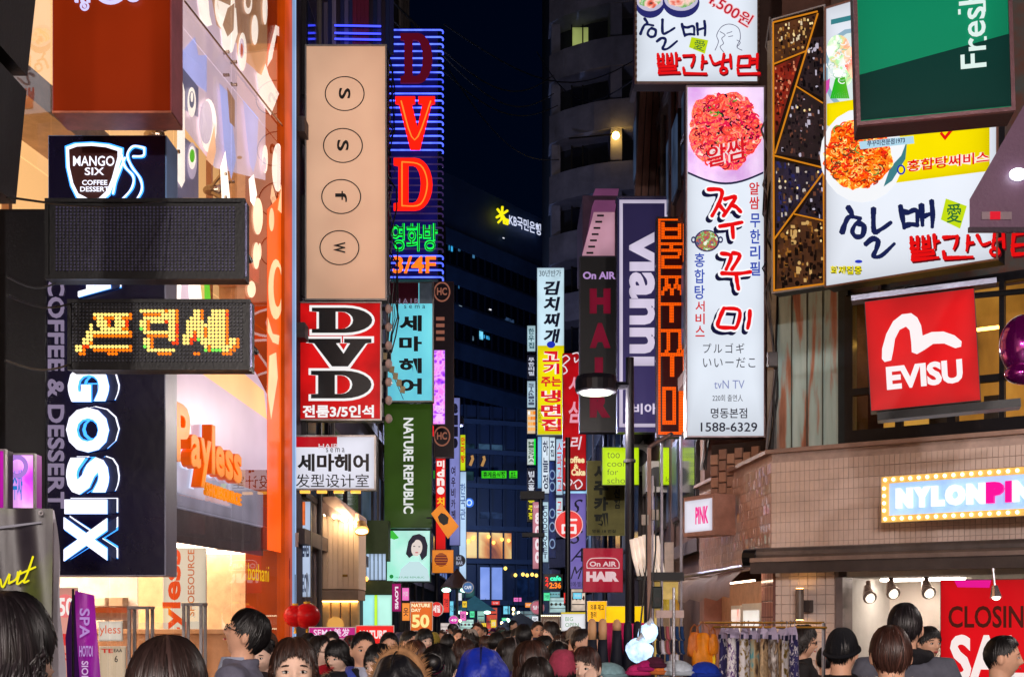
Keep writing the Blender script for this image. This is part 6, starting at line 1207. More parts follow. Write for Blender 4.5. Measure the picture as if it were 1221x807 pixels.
# ------------------------------------------------------------------ far background
def far():
    # bank building with receding facade
    s = Sign('bank_office_building', 'huge dark office block with a few teal lit windows and a bank sign', 'building', 500, 205, 700, HY+CZ*F/112, 112, 136)
    r = s.root; H = CZ+(HY-215)/F*112; L = -s.w/2; wl = plain((56, 76, 112), .6, var=.25, scale=.3)
    put('wall', MB().box(L, .3, 0, s.w/2, 20, H+2.), wl, r); n = 12; fh = 3.35
    for k in range(n):
        z = H-4.6-k*fh
        put('window_band', MB().box(L, .1, z-1.5, s.w/2, .302, z), plain((10, 16, 30), .15, bump=0), r); put('spandrel', MB().box(L, -.1, z, s.w/2, .3, z+1.5), plain((62, 84, 122), .6, scale=.5), r)
        for i in range(26):
            x = L+i*s.w/26
            if k < 9: put('mullion', MB().box(x, -.02, z-1.5, x+.16, .1, z), plain((22, 34, 58), .6), r)
    def win(px, py, wd, hg, c, st=1.15):
        a = _pp(s, px, py); b = _pp(s, px+wd, py+hg); put('lit_window', MB().box(a[0], .0, b[1], b[0], .09, a[1]), glow(c, st, .5, 1.5, light=False), r)
    teal = (70, 190, 215)
    for a in ((536,292,4,8,(50,160,220)),(546,292,3,8,(60,110,150)),(563,300,3,8,(60,110,150)),(593,306,4,7,(60,120,170)),(569,331,6,12,(70,210,230)),(592,339,10,10,(70,190,210)),(540,372,14,10,(70,100,120)),(563,374,4,9,(40,70,100)),(571,394,5,11,(120,220,255)),(577,399,7,6,(60,170,230)),(552,420,10,6,(120,200,230)),(583,427,7,8,(140,210,230)),(562,400,3,6,(90,120,140)),(545,338,3,6,(40,90,130)),(603,378,10,7,(40,60,90)),(598,436,8,6,(70,150,180)),(548,364,3,3,(190,220,240)),(584,368,2,2,(240,240,250)),(560,332,2,2,(240,240,250)),(600,283,1.6,1.6,(230,235,250))): win(*a)
    loc_ = []; a = _pp(s, 604, 256); b = _pp(s, 641, 276)
    yl = glow((240, 226, 20), 1.2, 0, light=False); m = MB()
    def st(pts, w_):
        q = [_pp(s, *p) for p in pts]; put('star_emblem', MB().tube([(x, -.3, z) for x, z in q], w_, 6), yl, r)
    st([(590,250),(596,258),(602,266)], .12); st([(596,247),(595,262),(591,266)], .12); st([(589,260),(596,256),(602,252)], .12); st([(597,258),(598,267),(602,268),(603,263),(599,262)], .12)
    v, f, ar = textmesh('KB국민은행', .02, 0); o = []
    for p in v:
        px = 604+p[0]*38; py = 269-p[1]*14+p[0]*13; q = _pp(s, px, py); o.append((q[0], -.3, q[1]))
    put('bank_lettering', MB().add(o, f), glow((214, 222, 250), 1.0, 0, light=False), r)
    # lower floors, restaurants with big windows
    s = Sign('plaza_building', 'glass fronted plaza building with a lit restaurant at the end of the street', 'building', 540, 480, 662, HY+CZ*F/85, 85, 88)
    r = s.root; put('wall', MB().box(-s.w/2, .4, 0, s.w/2, 12, s.h), plain((16, 30, 56), .4, var=.3, scale=.4), r)
    for i in range(8):
        x = -s.w/2+i*s.w/8; put('mullion', MB().box(x-.05, .2, 0, x+.05, .39, s.h), plain((18, 30, 52), .4), r)
    for y in (500, 536, 577, 628, 668, 718): z = s.v(y); put('floor_edge', MB().box(-s.w/2, .1, z-.16, s.w/2, .41, z+.16), plain((26, 42, 68), .5), r)
    put('restaurant_window', MB().box(s.u(556), .3, s.v(664), s.u(612), .38, s.v(633)), speckle([(.3, (40, 26, 40)), (.5, (130, 64, 40)), (.62, (220, 130, 60)), (.8, (255, 210, 120))], .35, .55), r)
    put('lit_window', MB().box(s.u(575), .3, s.v(714), s.u(601), .38, s.v(675)), speckle([(.3, (90, 110, 160)), (.5, (130, 150, 200)), (.7, (180, 190, 225))], .3, .6, kind='noise'), r)
    for px, py, w_, h_, c in ((553,560,14,11,(40,70,80)),(572,526,32,11,(60,90,120)),(556,527,12,10,(40,70,90)),(618,676,22,34,(20,40,80)),(575,608,28,8,(50,70,110)),(548,700,20,12,(60,110,110)),(640,640,18,24,(40,60,110))): put('window', MB().box(s.u(px), .33, s.v(py+h_), s.u(px+w_), .385, s.v(py)), glow(c, .7, .5, light=False), r)
    for px, py in ((560,644),(566,640),(590,645),(600,641),(584,638),(608,642),(545,636),(625,683),(630,684),(636,683),(641,684),(616,684),(604,676)): put('pendant_lamp', MB().ell((s.u(px), .2, s.v(py)), (.13, .1, .13), 8, 6), glow((255, 210, 100), 2.2, 0, light=False), r)
    for px in (562, 576): put('arch_lamp', MB().tube([(s.u(px), .2, s.v(553)), (s.u(px+3), .2, s.v(545)), (s.u(px+2), .2, s.v(541))], .1, 6), glow((200, 150, 90), .8, 0, light=False), r)
    for x0, x1, tx in ((574, 604, '휴게음식점'), (607, 617, '호프')):
        g = Sign('green_light_sign', 'long green lit sign on the plaza building' if x0 < 600 else 'short green lit sign right of the long green one', 'sign', x0, 561, x1, 570, 84); g.body(glow((70, 235, 30), .95, .3, 2.), .2); g.text(tx, x0+2, 562, x1-2, 569, ink((20, 90, 20), .5), .03)
    # plaza ground floor: shopfront strips, umbrellas and stalls
    for i, (x0, x1, y0, y1, Y, c, lb) in enumerate(((548, 566, 738, 752, 52, (210, 250, 240), 'pale lit stall with a green top at the end of the street'), (569, 578, 728, 756, 50, (170, 230, 215), 'pale green kiosk front on the plaza'), (580, 593, 724, 760, 48, (230, 90, 70), 'orange red kiosk front on the plaza'), (597, 612, 740, 750, 47, (60, 150, 240), 'blue lit screen on the plaza'),
                                               (612, 640, 728, 748, 56, (120, 150, 160), 'dim glass shop front on the plaza'), (525, 546, 742, 764, 30, (236, 220, 214), 'cream stall front above the crowd'), (655, 676, 712, 730, 38, (200, 236, 238), 'pale cyan shop sign behind the round pink sign'), (655, 668, 705, 712, 36, (150, 220, 230), 'thin cyan light board under the cafe display'), (681, 698, 700, 728, 40, (250, 226, 205), 'cream lit wall under the violet sign'))):
        s = Sign('market_stall', lb, 'stall', x0, y0, x1, y1, Y); s.body(glow(c, .9, .35, 2.5), .5); 
        for q in range(3): s.box('shelf', x0+1, y0+(y1-y0)*(q+.8)/4, x1-1, y0+(y1-y0)*(q+.95)/4, -.06, -.002, plain(random.choice([(60, 50, 60), (200, 190, 180), (120, 40, 60)]), .5))
        for q in range(4): s.disc('goods', x0+(x1-x0)*(q+.5)/4, y0+(y1-y0)*.45, (x1-x0)*.07, (y1-y0)*.1, plain(random.choice([(220, 60, 60), (60, 60, 90), (230, 200, 90)]), .5), d=-.05, th=.04, n=8)
    R2 = random.Random(9); cols = [('white', (235, 240, 250)), ('yellow', (250, 210, 60)), ('green', (90, 240, 170)), ('red', (240, 60, 50)), ('cyan', (120, 220, 250)), ('pink', (250, 120, 200)), ('orange', (255, 150, 60))]
    small = [(545, 706, 551, 716, 34), (551, 716, 557, 724, 36), (560, 728, 566, 736, 44), (586, 716, 596, 721, 60), (600, 722, 608, 732, 52), (612, 712, 622, 717, 62), (626, 718, 634, 724, 54), (634, 734, 642, 742, 40), (570, 742, 580, 750, 42), (598, 736, 606, 740, 46), (528, 706, 536, 730, 29), (536, 716, 541, 734, 31), (479, 700, 488, 716, 25), (479, 718, 489, 740, 22.5), (617, 734, 626, 744, 44), (585, 738, 592, 748, 40), (648, 706, 656, 716, 35), (672, 706, 680, 722, 38), (683, 706, 694, 714, 38), (548, 728, 556, 740, 36), (606, 746, 616, 752, 38), (628, 744, 638, 752, 36)]
    for i, (x0, y0, x1, y1, Y) in enumerate(small):
        nm, cc = cols[i % 7]; wd_ = [('커피', 'coffee'), ('옷', 'clothes'), ('SALE', 'sale'), ('신발', 'shoes'), ('가방', 'bags'), ('치킨', 'chicken')][i % 6]; s = Sign('small_shop_sign', 'small %s sign with the word for %s, far down the street' % (nm, wd_[1]), 'sign', x0, y0, x1, y1, Y, group='small shop signs at the end of the street'); s.body(glow(cc, 1.05, .15), .2)
        s.text(wd_[0], x0+(x1-x0)*.18, y0+(y1-y0)*.28, x1-(x1-x0)*.18, y1-(y1-y0)*.28, ink((40, 30, 50) if i % 3 else (250, 250, 250), .7), .01)
    for i in range(16):
        x, y, Y = R2.uniform(548, 700), R2.uniform(722, 745), R2.uniform(30, 60); q = W(x, y, Y); g = empty('stall_bulb', tuple(q), 0, 'bare bulb hanging over the far stalls', 'bulb', 'bare bulbs over the far stalls'); put('glass', MB().ell((0, 0, 0), (.035, .035, .045), 10, 8), glow(R2.choice([(255, 220, 150), (200, 255, 230), (255, 250, 240)]), 7, 0, light=False), g); put('flex', MB().tube([(0, 0, .04), (0, 0, .5)], .008, 5), CABLE, g)
    for px, py, w_, Y, c, lb in ((566, 718, 26, 46, (40, 90, 90), 'dark green canopy over the plaza stalls'), (620, 741, 40, 34, (40, 52, 66), 'dark blue parasol right of the plaza kiosks'), (545, 688, 18, 34, (120, 84, 70), 'brown shop canopy below the orange waffle sign')):
        q = W(px, py, Y); u = empty('canopy', (q.x, Y, 0), 0, lb, 'canopy'); wd = w_/F*Y; put('cover', MB().add([(-wd, -1, q.z-.3), (wd, -1, q.z-.3), (wd, 1, q.z-.3), (-wd, 1, q.z-.3), (0, 0, q.z+.25)], [(0, 1, 4), (1, 2, 4), (2, 3, 4), (3, 0, 4), (3, 2, 1, 0)]), plain(c, .6), u); put('pole', MB().tube([(0, 0, 0), (0, 0, q.z)], .04, 8), STEEL, u)
        for sx in (-1, 1): put('corner_lamp', MB().ell((sx*wd*.6, -.9, q.z-.36), (.12, .12, .06), 8, 6), glow((190, 255, 230), 4, 0), u)
    # dark tower with bowed balconies
    Y = 58.; pl = [(655, 57.6), (672, 56.9), (690, 56.4), (708, 56), (728, 55.7), (755, 55.5), (850, 55)]
    P0 = W(700, 740, Y); t = empty('balcony_tower', (P0.x, Y, 0), 0, 'dark concrete tower with bowed balconies and one green lit window', 'building')
    pts = [((px-CX)/F*yy-P0.x, yy-Y) for px, yy in pl]; back = [(p[0], p[1]+14) for p in pts]
    inner = [(p[0], p[1]+1.6) for p in pts]; con = plain((130, 130, 150), .85, var=.35, scale=1.2, bump=.4); z0 = 0; fh = 2.72
    put('core_wall', MB().plan([(x+.1, y) for x, y in inner]+[(p[0], p[1]+12) for p in inner[::-1]], 0, 48), plain((40, 44, 60), .85, var=.3), t)
    for k in range(-1, 14):
        z = 4.14+k*fh; put('balcony_parapet', MB().plan([(x, y) for x, y in pts]+[(x+.02, y+.25) for x, y in pts[::-1]], z, z+1.25), con, t); put('floor_slab', MB().plan([(x, y+.26) for x, y in pts]+[(x, y+1.62) for x, y in pts[::-1]], z, z+.22), con, t)
        put('fin_wall', MB().plan([(pts[4][0], pts[4][1]+.02), (pts[4][0]+.5, pts[4][1]+.02), (pts[4][0]+.5, pts[4][1]+1.58), (pts[4][0], pts[4][1]+1.58)], z+1.352, z+fh-.002), con, t)
        put('edge_post', MB().plan([(pts[0][0]+.1, pts[0][1]+.1), (pts[0][0]+.5, pts[0][1]+.1), (pts[0][0]+.5, pts[0][1]+1.6), (pts[0][0]+.1, pts[0][1]+1.6)], z+1.352, z+fh-.002), con, t)
        for i in range(4):
            a, b = inner[i+1 if i < 3 else 4], inner[min(i+2, 5)]
        lit = {8: (190, 205, 120)}.get(k)
        f = put('window', MB().box(pts[1][0]+.4, pts[2][1]+1.35, z+1.35, pts[4][0]-.1, pts[2][1]+1.5, z+2.6), glow(lit, .75, .4, .6, light=False) if lit else plain((20, 24, 40), .2), t)
        for i in range(4): x = pts[1][0]+.4+i*(pts[4][0]-.5-pts[1][0])/3; put('window_bar', MB().box(x-.03, pts[2][1]+1.3, z+1.5, x+.03, pts[2][1]+1.345, z+2.7), BLACK, f)
    q = W(733, 168, 56)-P0; zz = CZ+(HY-168)/F*56
    put('balcony_lamp', MB().ell((q.x, q.y-.6, zz), (.16, .16, .16), 12, 8), glow((255, 200, 90), 30, 0), t); put('lamp_arm', MB().tube([(q.x-2, q.y, zz+.1), (q.x, q.y-.5, zz+.1)], .04, 6), BLACK, t)
    # overhead wires
    for i, (a, b, Ya, Yb) in enumerate((((470, 4), (660, 90), 26, 56), ((480, 14), (660, 112), 27, 56), ((530, 30), (760, 70), 33, 50), ((470, 26), (665, 126), 30, 56), ((520, 60), (668, 190), 40, 58), ((640, 62), (760, 92), 50, 34))):
        A, B_ = W(*a, Ya), W(*b, Yb); wv = empty('overhead_wire', tuple(A), 0, ['overhead wire highest over the street', 'second overhead wire sagging to the tower', 'overhead wire crossing towards the menu sign', 'overhead wire from the neon sign to the tower', 'lowest overhead wire over the street', 'short overhead wire in front of the tower'][i], 'wire', 'wires over the street')
        put('strand', MB().tube([(B_-A)*(k/14)+Vector((0, 0, -1.2*math.sin(PI*k/14))) for k in range(15)], .022, 5), plain((30, 34, 48), .6), wv)
far()

# ------------------------------------------------------------------ the street behind the viewer: two more unseen shop rows, glowing fronts put in to light the view
def behind():
    for sx, nm in ((-1, 'shops behind the viewer on the shoe shop side'), (1, 'shops behind the viewer on the tiled building side')):
        r = empty('rear_shop_row', (sx*5.4, -4, 0), 0, nm, 'building')
        put('wall', MB().box(min(0, sx*5), -34, 0, max(0, sx*5), 4, 13), plain((120, 104, 100), .8), r)
        for k in range(5):
            y = -33+k*7; put('fill_shop_window', MB().box(min(0, -sx*.04), y, .4, max(0, -sx*.04), y+5.4, 2.7), glow((255, 224, 180), 2.6, .3, 1.), r); put('fill_fascia', MB().box(min(0, -sx*.25), y, 3.0, max(0, -sx*.25), y+5.6, 3.9), glow(random.choice([(255, 235, 225), (255, 190, 150), (230, 235, 255)]), 2.2, .2), r)
            put('awning', MB().box(min(0, -sx*.7), y, 2.8, max(0, -sx*.7), y+5.6, 2.86), DARK, r)
    r = empty('street_end_block', (0, -42, 0), 0, 'lit shop block closing the street behind the viewer', 'building'); put('wall', MB().box(-9, -6, 0, 9, 0, 14), plain((110, 98, 96), .8), r)
    for k in range(3):
        for j in range(3): put('fill_lightbox', MB().box(-7+k*5, 0, 1+j*4, -3+k*5, .2, 4+j*4), glow([(255, 235, 220), (235, 240, 255), (255, 200, 170)][(k+j) % 3], 2.4, .2), r)
behind()
# ------------------------------------------------------------------ people
def remesh(mb, vox, name, smooth_it=3):
    me = mb.mesh(name); o = bpy.data.objects.new(name, me); COL.objects.link(o)
    m = o.modifiers.new('r', 'REMESH'); m.mode = 'VOXEL'; m.voxel_size = vox; m.use_smooth_shade = True
    if smooth_it: k = o.modifiers.new('s', 'SMOOTH'); k.iterations = smooth_it; k.factor = .5
    dg = bpy.context.evaluated_depsgraph_get(); out = bpy.data.meshes.new_from_object(o.evaluated_get(dg)); bpy.data.objects.remove(o); bpy.data.meshes.remove(me); out.name = name; return out
HC = Vector((0, 0, 1.605)); A_, B_, C_ = .074, .094, .115
def G(x, w): return math.exp(-(x/w)**2)
def head_pt(d, fem=0):
    x, y, z = A_*d[0], B_*d[1], C_*d[2]
    if z < 0: t = (-z/C_); x *= 1-.30*t**1.6; y *= (1-.06*t) if y < 0 else (1-.30*t)
    if z > 0: y *= 1+.06*(z/C_)
    if y < 0:
        f = min(1, -d[1]*1.5); ax = abs(x)
        y *= 1-.05*f
        y -= f*(.026*G(x, .0105)*(G(z+.024, .013)+.5*G(z+.002, .02)) + .009*G(ax-.0125, .007)*G(z+.03, .008) - .0085*G(ax-.031, .014)*G(z-.004, .012) + .005*G(ax-.028, .02)*G(z-.024, .009)
                + .0075*G(x, .021)*G(z+.056, .0075) - .003*G(x, .02)*G(z+.0565, .0025) + .007*G(x, .02)*G(z+.098, .014) + .004*G(ax-.045, .018)*G(z+.022, .02) - .003*G(x, .02)*G(z+.074, .006))
    return Vector((x, y, z))
def add_head(mb, M, n=72, m=56):
    v = []; f = []
    for i in range(m+1):
        a = PI*i/m
        for j in range(n):
            b = 2*PI*j/n; v.append(tuple(M @ (HC+head_pt((math.sin(a)*math.cos(b), math.sin(a)*math.sin(b), math.cos(a))))))
    for i in range(m):
        for j in range(n): f.append((i*n+j, (i+1)*n+j, (i+1)*n+(j+1) % n, i*n+(j+1) % n))
    mb.add(v, f)
    for s in (-1, 1):
        e = MB().ell((0, 0, 0), (.011, .019, .031), 12, 10); e.map(lambda p: M @ (HC+Vector((s*.0765, .012, -.006))+Matrix.Rotation(s*.35, 3, 'Z') @ p)); mb.add(e.v, e.f)
def headM(pitch=0, yaw=0):
    c = Vector((0, .012, 1.50)); return Matrix.Translation(c) @ Matrix.Rotation(yaw, 4, 'Z') @ Matrix.Rotation(-pitch, 4, 'X') @ Matrix.Translation(-c)
def hand(mb, w, dirn, side, palm_n, curl=.35):
    """palm with four unequal fingers and a thumb leaving the side"""
    d = dirn.normalized(); nrm = (palm_n-d*palm_n.dot(d)).normalized(); s = d.cross(nrm)*side
    mb.tube([w-d*.02, w+d*.03, w+d*.085], [(.024, .017), (.038, .015), (.040, .013)], 12)
    for k, (o, L) in enumerate(((-.029, .062), (-.010, .074), (.010, .070), (.028, .055))):
        p = w+d*.08+s*o; q = p+d*L*.42+nrm*L*curl*.12; r = q+d*L*.32+nrm*L*curl*.45; t = r+d*L*.22+nrm*L*curl*.5
        mb.tube([p-d*.01, q, r, t], [.0092, .0088, .0082, .0066], 8)
    p = w+d*.02-s*.03; mb.tube([p+s*.012, p-s*.022+d*.028+nrm*.006, p-s*.03+d*.055+nrm*.014, p-s*.026+d*.075+nrm*.018], [.013, .0115, .0095, .0075], 8)
ARMS = {'down': [((.185, 0, 1.40), (.235, .03, 1.13), (.245, -.03, .89)), ((.185, 0, 1.40), (.235, .03, 1.13), (.245, -.03, .89))],
        'face': [((.185, 0, 1.40), (.23, -.07, 1.20), (.10, -.15, 1.475)), ((.185, 0, 1.40), (.235, .03, 1.13), (.245, -.03, .89))],
        'hold': [((.185, 0, 1.40), (.24, -.02, 1.14), (.12, -.26, 1.16)), ((.185, 0, 1.40), (.24, -.02, 1.14), (.12, -.26, 1.12))]}
def body_mesh(arms='down', pitch=0, yaw=0, fem=0, vox=.0072):
    mb = MB(); M = headM(pitch, yaw); add_head(mb, M)
    sw = .93 if fem else 1.0
    top = M @ Vector((0, .018, 1.54)); mb.tube([(0, .03, 1.40), (0, .022, 1.46), tuple((Vector((0, .02, 1.5))+top)/2), tuple(top)], [(.066, .06), (.054, .056), (.052, .056), (.054, .058)], 18)
    mb.tube([(0, .01, .90), (0, .01, .97), (0, .0, 1.08), (0, 0, 1.22), (0, .01, 1.34), (0, .015, 1.41), (0, .02, 1.455)], [(.155, .11), (.165, .115), (.132*sw, .10), (.155*sw, .115), (.175*sw, .11), (.15*sw, .085), (.07, .06)], 24)
    for s, (a, b, c) in zip((1, -1), ARMS[arms]):
        P = [Vector((s*p[0]*(sw if i == 0 else 1), p[1], p[2])) for i, p in enumerate((a, b, c))]
        mb.tube([Vector((s*.12, .01, 1.405)), P[0], P[0].lerp(P[1], .5), P[1], P[1].lerp(P[2], .4), P[2]], [.05, .054, .044, .038, .036, .024], 14)
        d = (P[2]-P[1]).normalized(); 
        if arms == 'face' and s == 1: hand(mb, P[2], Vector((-.25, .25, 1)), s, Vector((0, 1, 0)), .2)
        else: hand(mb, P[2], d, s, Vector((-s, 0, 0)) if arms == 'down' else Vector((-s*.4, 0, 1)))
        mb.tube([(s*.085, .01, .96), (s*.095, .0, .75), (s*.098, -.005, .5), (s*.1, .015, .32), (s*.1, .03, .09)], [.088, .078, .054, .052, .036], 14)
        mb.tube([(s*.1, .05, .04), (s*.1, -.02, .045), (s*.105, -.13, .03), (s*.107, -.185, .025)], [(.035, .035), (.042, .04), (.045, .024), (.03, .018)], 12)
    return remesh(mb, vox, 'person_body', 1)
def coat_mesh(arms, style, fem):
    mb = MB(); sw = .95 if fem else 1.02; k = {'puffer': 1.22, 'coat': 1.1, 'jacket': 1.08}[style]; lo = {'puffer': .80, 'coat': .62, 'jacket': .88}[style]
    q = [(lo, .18, .13), (.97, .182, .135), (1.08, .165, .13), (1.22, .17, .13), (1.34, .185, .125), (1.41, .162, .1), (1.455, .094, .085), (1.485, .083, .083)]
    zs = []; rs = []
    for i in range(len(q)-1):
        for t in range(4):
            t /= 4; z = q[i][0]*(1-t)+q[i+1][0]*t; a = q[i][1]*(1-t)+q[i+1][1]*t; b = q[i][2]*(1-t)+q[i+1][2]*t
            w_ = 1+(.05*abs(math.sin(z*PI/.075)) if style == 'puffer' else .006*math.sin(z*40)); zs.append((0, .012, z)); rs.append((a*k*sw*w_ if z < 1.43 else a*w_, b*k*w_ if z < 1.43 else b*w_))
    zs.append((0, .014, 1.487)); rs.append((.08, .08)); mb.tube(zs, rs, 28)
    for s, (a, b, c) in zip((1, -1), ARMS[arms]):
        P = [Vector((s*p[0]*sw, p[1], p[2])) for p in (a, b, c)]; pts = [Vector((s*.11, .012, 1.40)), P[0]]; rr = [.07*k, .072*k]
        for seg, (u, v_) in enumerate(((P[0], P[1]), (P[1], P[2]))):
            for t in range(1, 7): pts.append(u.lerp(v_, t/6)); rr.append(((.066 if seg == 0 else .056)-.012*t/6)*k*(1+(.07*(t % 2) if style == 'puffer' else .02*(t % 2))))
        rr[-1] *= .95; mb.tube(pts[:-1]+[pts[-2].lerp(pts[-1], .8)], rr, 16)
    # collar
    if style != 'puffer':
        for s in (-1, 1): mb.tube([(s*.0, .095, 1.475), (s*.07, .06, 1.475), (s*.088, -.01, 1.45), (s*.06, -.085, 1.40), (s*.03, -.125, 1.30)], [(.02, .018), (.022, .016), (.024, .014), (.024, .012), (.014, .01)], 10)
    else: mb.tube([(0, .02, 1.44), (0, .02, 1.49), (0, .02, 1.52)], [(.11, .1), (.105, .1), (.098, .095)], 24)
    return remesh(mb, .0125, 'coat', 3)
def trousers_mesh():
    mb = MB(); mb.tube([(0, .01, .86), (0, .01, .95), (0, .01, 1.03)], [(.17, .125), (.172, .125), (.155, .115)], 20)
    for s in (-1, 1): mb.tube([(s*.085, .01, .96), (s*.095, .0, .75), (s*.098, -.005, .5), (s*.1, .015, .3), (s*.1, .03, .10)], [.098, .09, .068, .066, .06], 14)
    return remesh(mb, .015, 'trousers', 2)
def shoe_mesh():
    mb = MB()
    for s in (-1, 1): mb.tube([(s*.1, .07, .045), (s*.1, .03, .06), (s*.1, -.02, .06), (s*.105, -.13, .038), (s*.107, -.2, .03)], [(.04, .04), (.048, .055), (.05, .045), (.052, .034), (.034, .024)], 12)
    return remesh(mb, .012, 'shoes', 2)
def sph(ph, az, k=1.0):
    """point on the scalp: ph from the crown, az 0 at the face, positive to the person's left (+x)"""
    d = (math.sin(ph)*math.sin(az), -math.sin(ph)*math.cos(az), math.cos(ph)); p = head_pt(d); 
    y = p.y if p.y > -.085 else -.085
    return Vector((p.x*k, y*k, p.z*k+.004))
STY = {  # hem angle in front, side, back; length below the hem at side and back; looseness
    'short': (50, 84, 118, 0, 0, 1.07), 'fringe': (66, 92, 122, 0, 0, 1.10), 'bob': (72, 104, 118, .06, .09, 1.13), 'long': (60, 104, 118, .26, .30, 1.14), 'parted': (46, 100, 118, .22, .30, 1.12), 'bun': (50, 90, 116, 0, 0, 1.06), 'ponytail': (48, 90, 116, 0, 0, 1.06), 'curly': (62, 100, 118, .05, .08, 1.2)}
def hair_mesh(style, M, n=900, seed=1):
    F_, S_, K_, ls, lb, loose = STY[style]; R = random.Random(seed); mb = MB()
    def hem(az):
        c = math.cos(az); h = (F_ if c > 0 else K_)*abs(c)**1.2 + S_*(1-abs(c)**1.2); return math.radians(h)
    def drop(az): c = math.cos(az); return 0 if c > .5 else (lb*max(0, -c)+ls*(1-abs(c)))*(1 if c < .25 else max(0, (.5-c)/.25))
    # cap under the locks
    na, np_ = 40, 14; v = []; f = []
    for i in range(np_+1):
        for j in range(na): az = 2*PI*j/na; ph = hem(az)*i/np_; v.append(tuple(HC+sph(ph, az, 1.035+.02*(loose-1)*10*math.sin(PI*i/np_*.5))))
    for i in range(np_):
        for j in range(na): f.append((i*na+j, i*na+(j+1) % na, (i+1)*na+(j+1) % na, (i+1)*na+j))
    mb.add(v, f); tone = [.3]*len(mb.v); ck = [R.uniform(-1, 1) for _ in range(24)]
    for q in range(n):
        az = R.uniform(-PI, PI); ph0 = R.uniform(0, .55)*hem(az); h = hem(az)*R.uniform(.84, 1.1); dr = drop(az)*R.uniform(.85, 1.08); w_ = R.uniform(.0025, .0062); P = []
        tw = R.uniform(-.25, .25); lo = loose+R.uniform(-.05, .045); nseg = 7
        for i in range(nseg):
            t = i/(nseg-1); ph = ph0+(h-ph0)*t; a = az+tw*t*(.5 if style in ('bob', 'long', 'parted') else 1)*t
            if style in ('bun', 'ponytail'): a = az+(PI*(1 if az > 0 else -1)-az)*.25*t
            k = 1.04+(lo-1.04)*min(1, t*2+.25); 
            k += .03*ck[int((az+PI)/6.2832*23.99)]*min(1, t*2)
            if style == 'curly': k += .05*math.sin(t*9+q)
            P.append(HC+sph(ph, a, k))
        if dr > .01:
            e = P[-1]; out = Vector((e.x, e.y-HC.y, 0)).normalized()
            for i in range(1, 6): t = i/5; P.append(e+Vector((0, .0, -dr*t))+out*(.012*math.sin(t*2.5)+R.uniform(-.004, .004))+Vector((0, .02*t, 0))*(1 if abs(az) < 2.2 else 0))
        N = len(P); base = len(mb.v); tn = min(1, max(0, R.gauss(.5, .26))); tone += [tn*(.75+.25*min(1, 2*i/N)) for i in range(N) for _ in range(3)]
        for i in range(N):
            p = P[i]; t = (P[min(i+1, N-1)]-P[max(i-1, 0)]).normalized(); o = Vector((p.x, p.y, max(0, p.z-HC.z))).normalized(); s = t.cross(o).normalized(); ww = w_*(1-.75*(i/(N-1))**3)
            mb.v += [tuple(p-s*ww), tuple(p+o*ww*1.1), tuple(p+s*ww)]
        for i in range(N-1):
            a = base+i*3; mb.f += [(a, a+1, a+4, a+3), (a+1, a+2, a+5, a+4)]
    if style == 'bun': mb.ell((0, .125, 1.655), (.045, .04, .042), 16, 12); [mb.tube([(0+.045*math.cos(t*.9+k), .125+.012*math.sin(k*2), 1.655+.042*math.sin(t*.9+k)) for t in range(5)], .008, 6) for k in range(8)]
    if style == 'ponytail': mb.tube([(0, .1, 1.62), (0, .15, 1.60), (.005, .16, 1.52), (0, .14, 1.42)], [.02, .03, .03, .01], 12)
    mb.map(lambda p: M @ p); me = mb.mesh('hair', True); at = me.attributes.new('tone', 'FLOAT', 'POINT'); tones = tone+[.35]*(len(mb.v)-len(tone)); at.data.foreach_set('value', tones); return me
HM = {}
def cached(key, fn):
    if key not in HM: HM[key] = fn()
    return HM[key]
SKIN = plain((236, 182, 152), .5, var=.14, scale=9, bump=.06); SKIN2 = plain((246, 206, 184), .5, var=.1, scale=9, bump=.06)
def hairmat(rgb):
    key = ('hair', rgb)
    if key in MC: return MC[key]
    m, N, B = _new('hair_strands'); at = N.nodes.new('ShaderNodeAttribute'); at.attribute_name = 'tone'; c = lin(rgb)
    r = ramp(N, [(0, tuple(v*.35 for v in c)), (.6, c), (1, tuple(min(1, v*2.4+.004) for v in c))]); N.links.new(at.outputs['Fac'], r.inputs[0]); N.links.new(r.outputs[0], B.inputs['Base Color'])
    B.inputs['Roughness'].default_value = .42; B.inputs['Specular IOR Level'].default_value = .45; MC[key] = m; return m
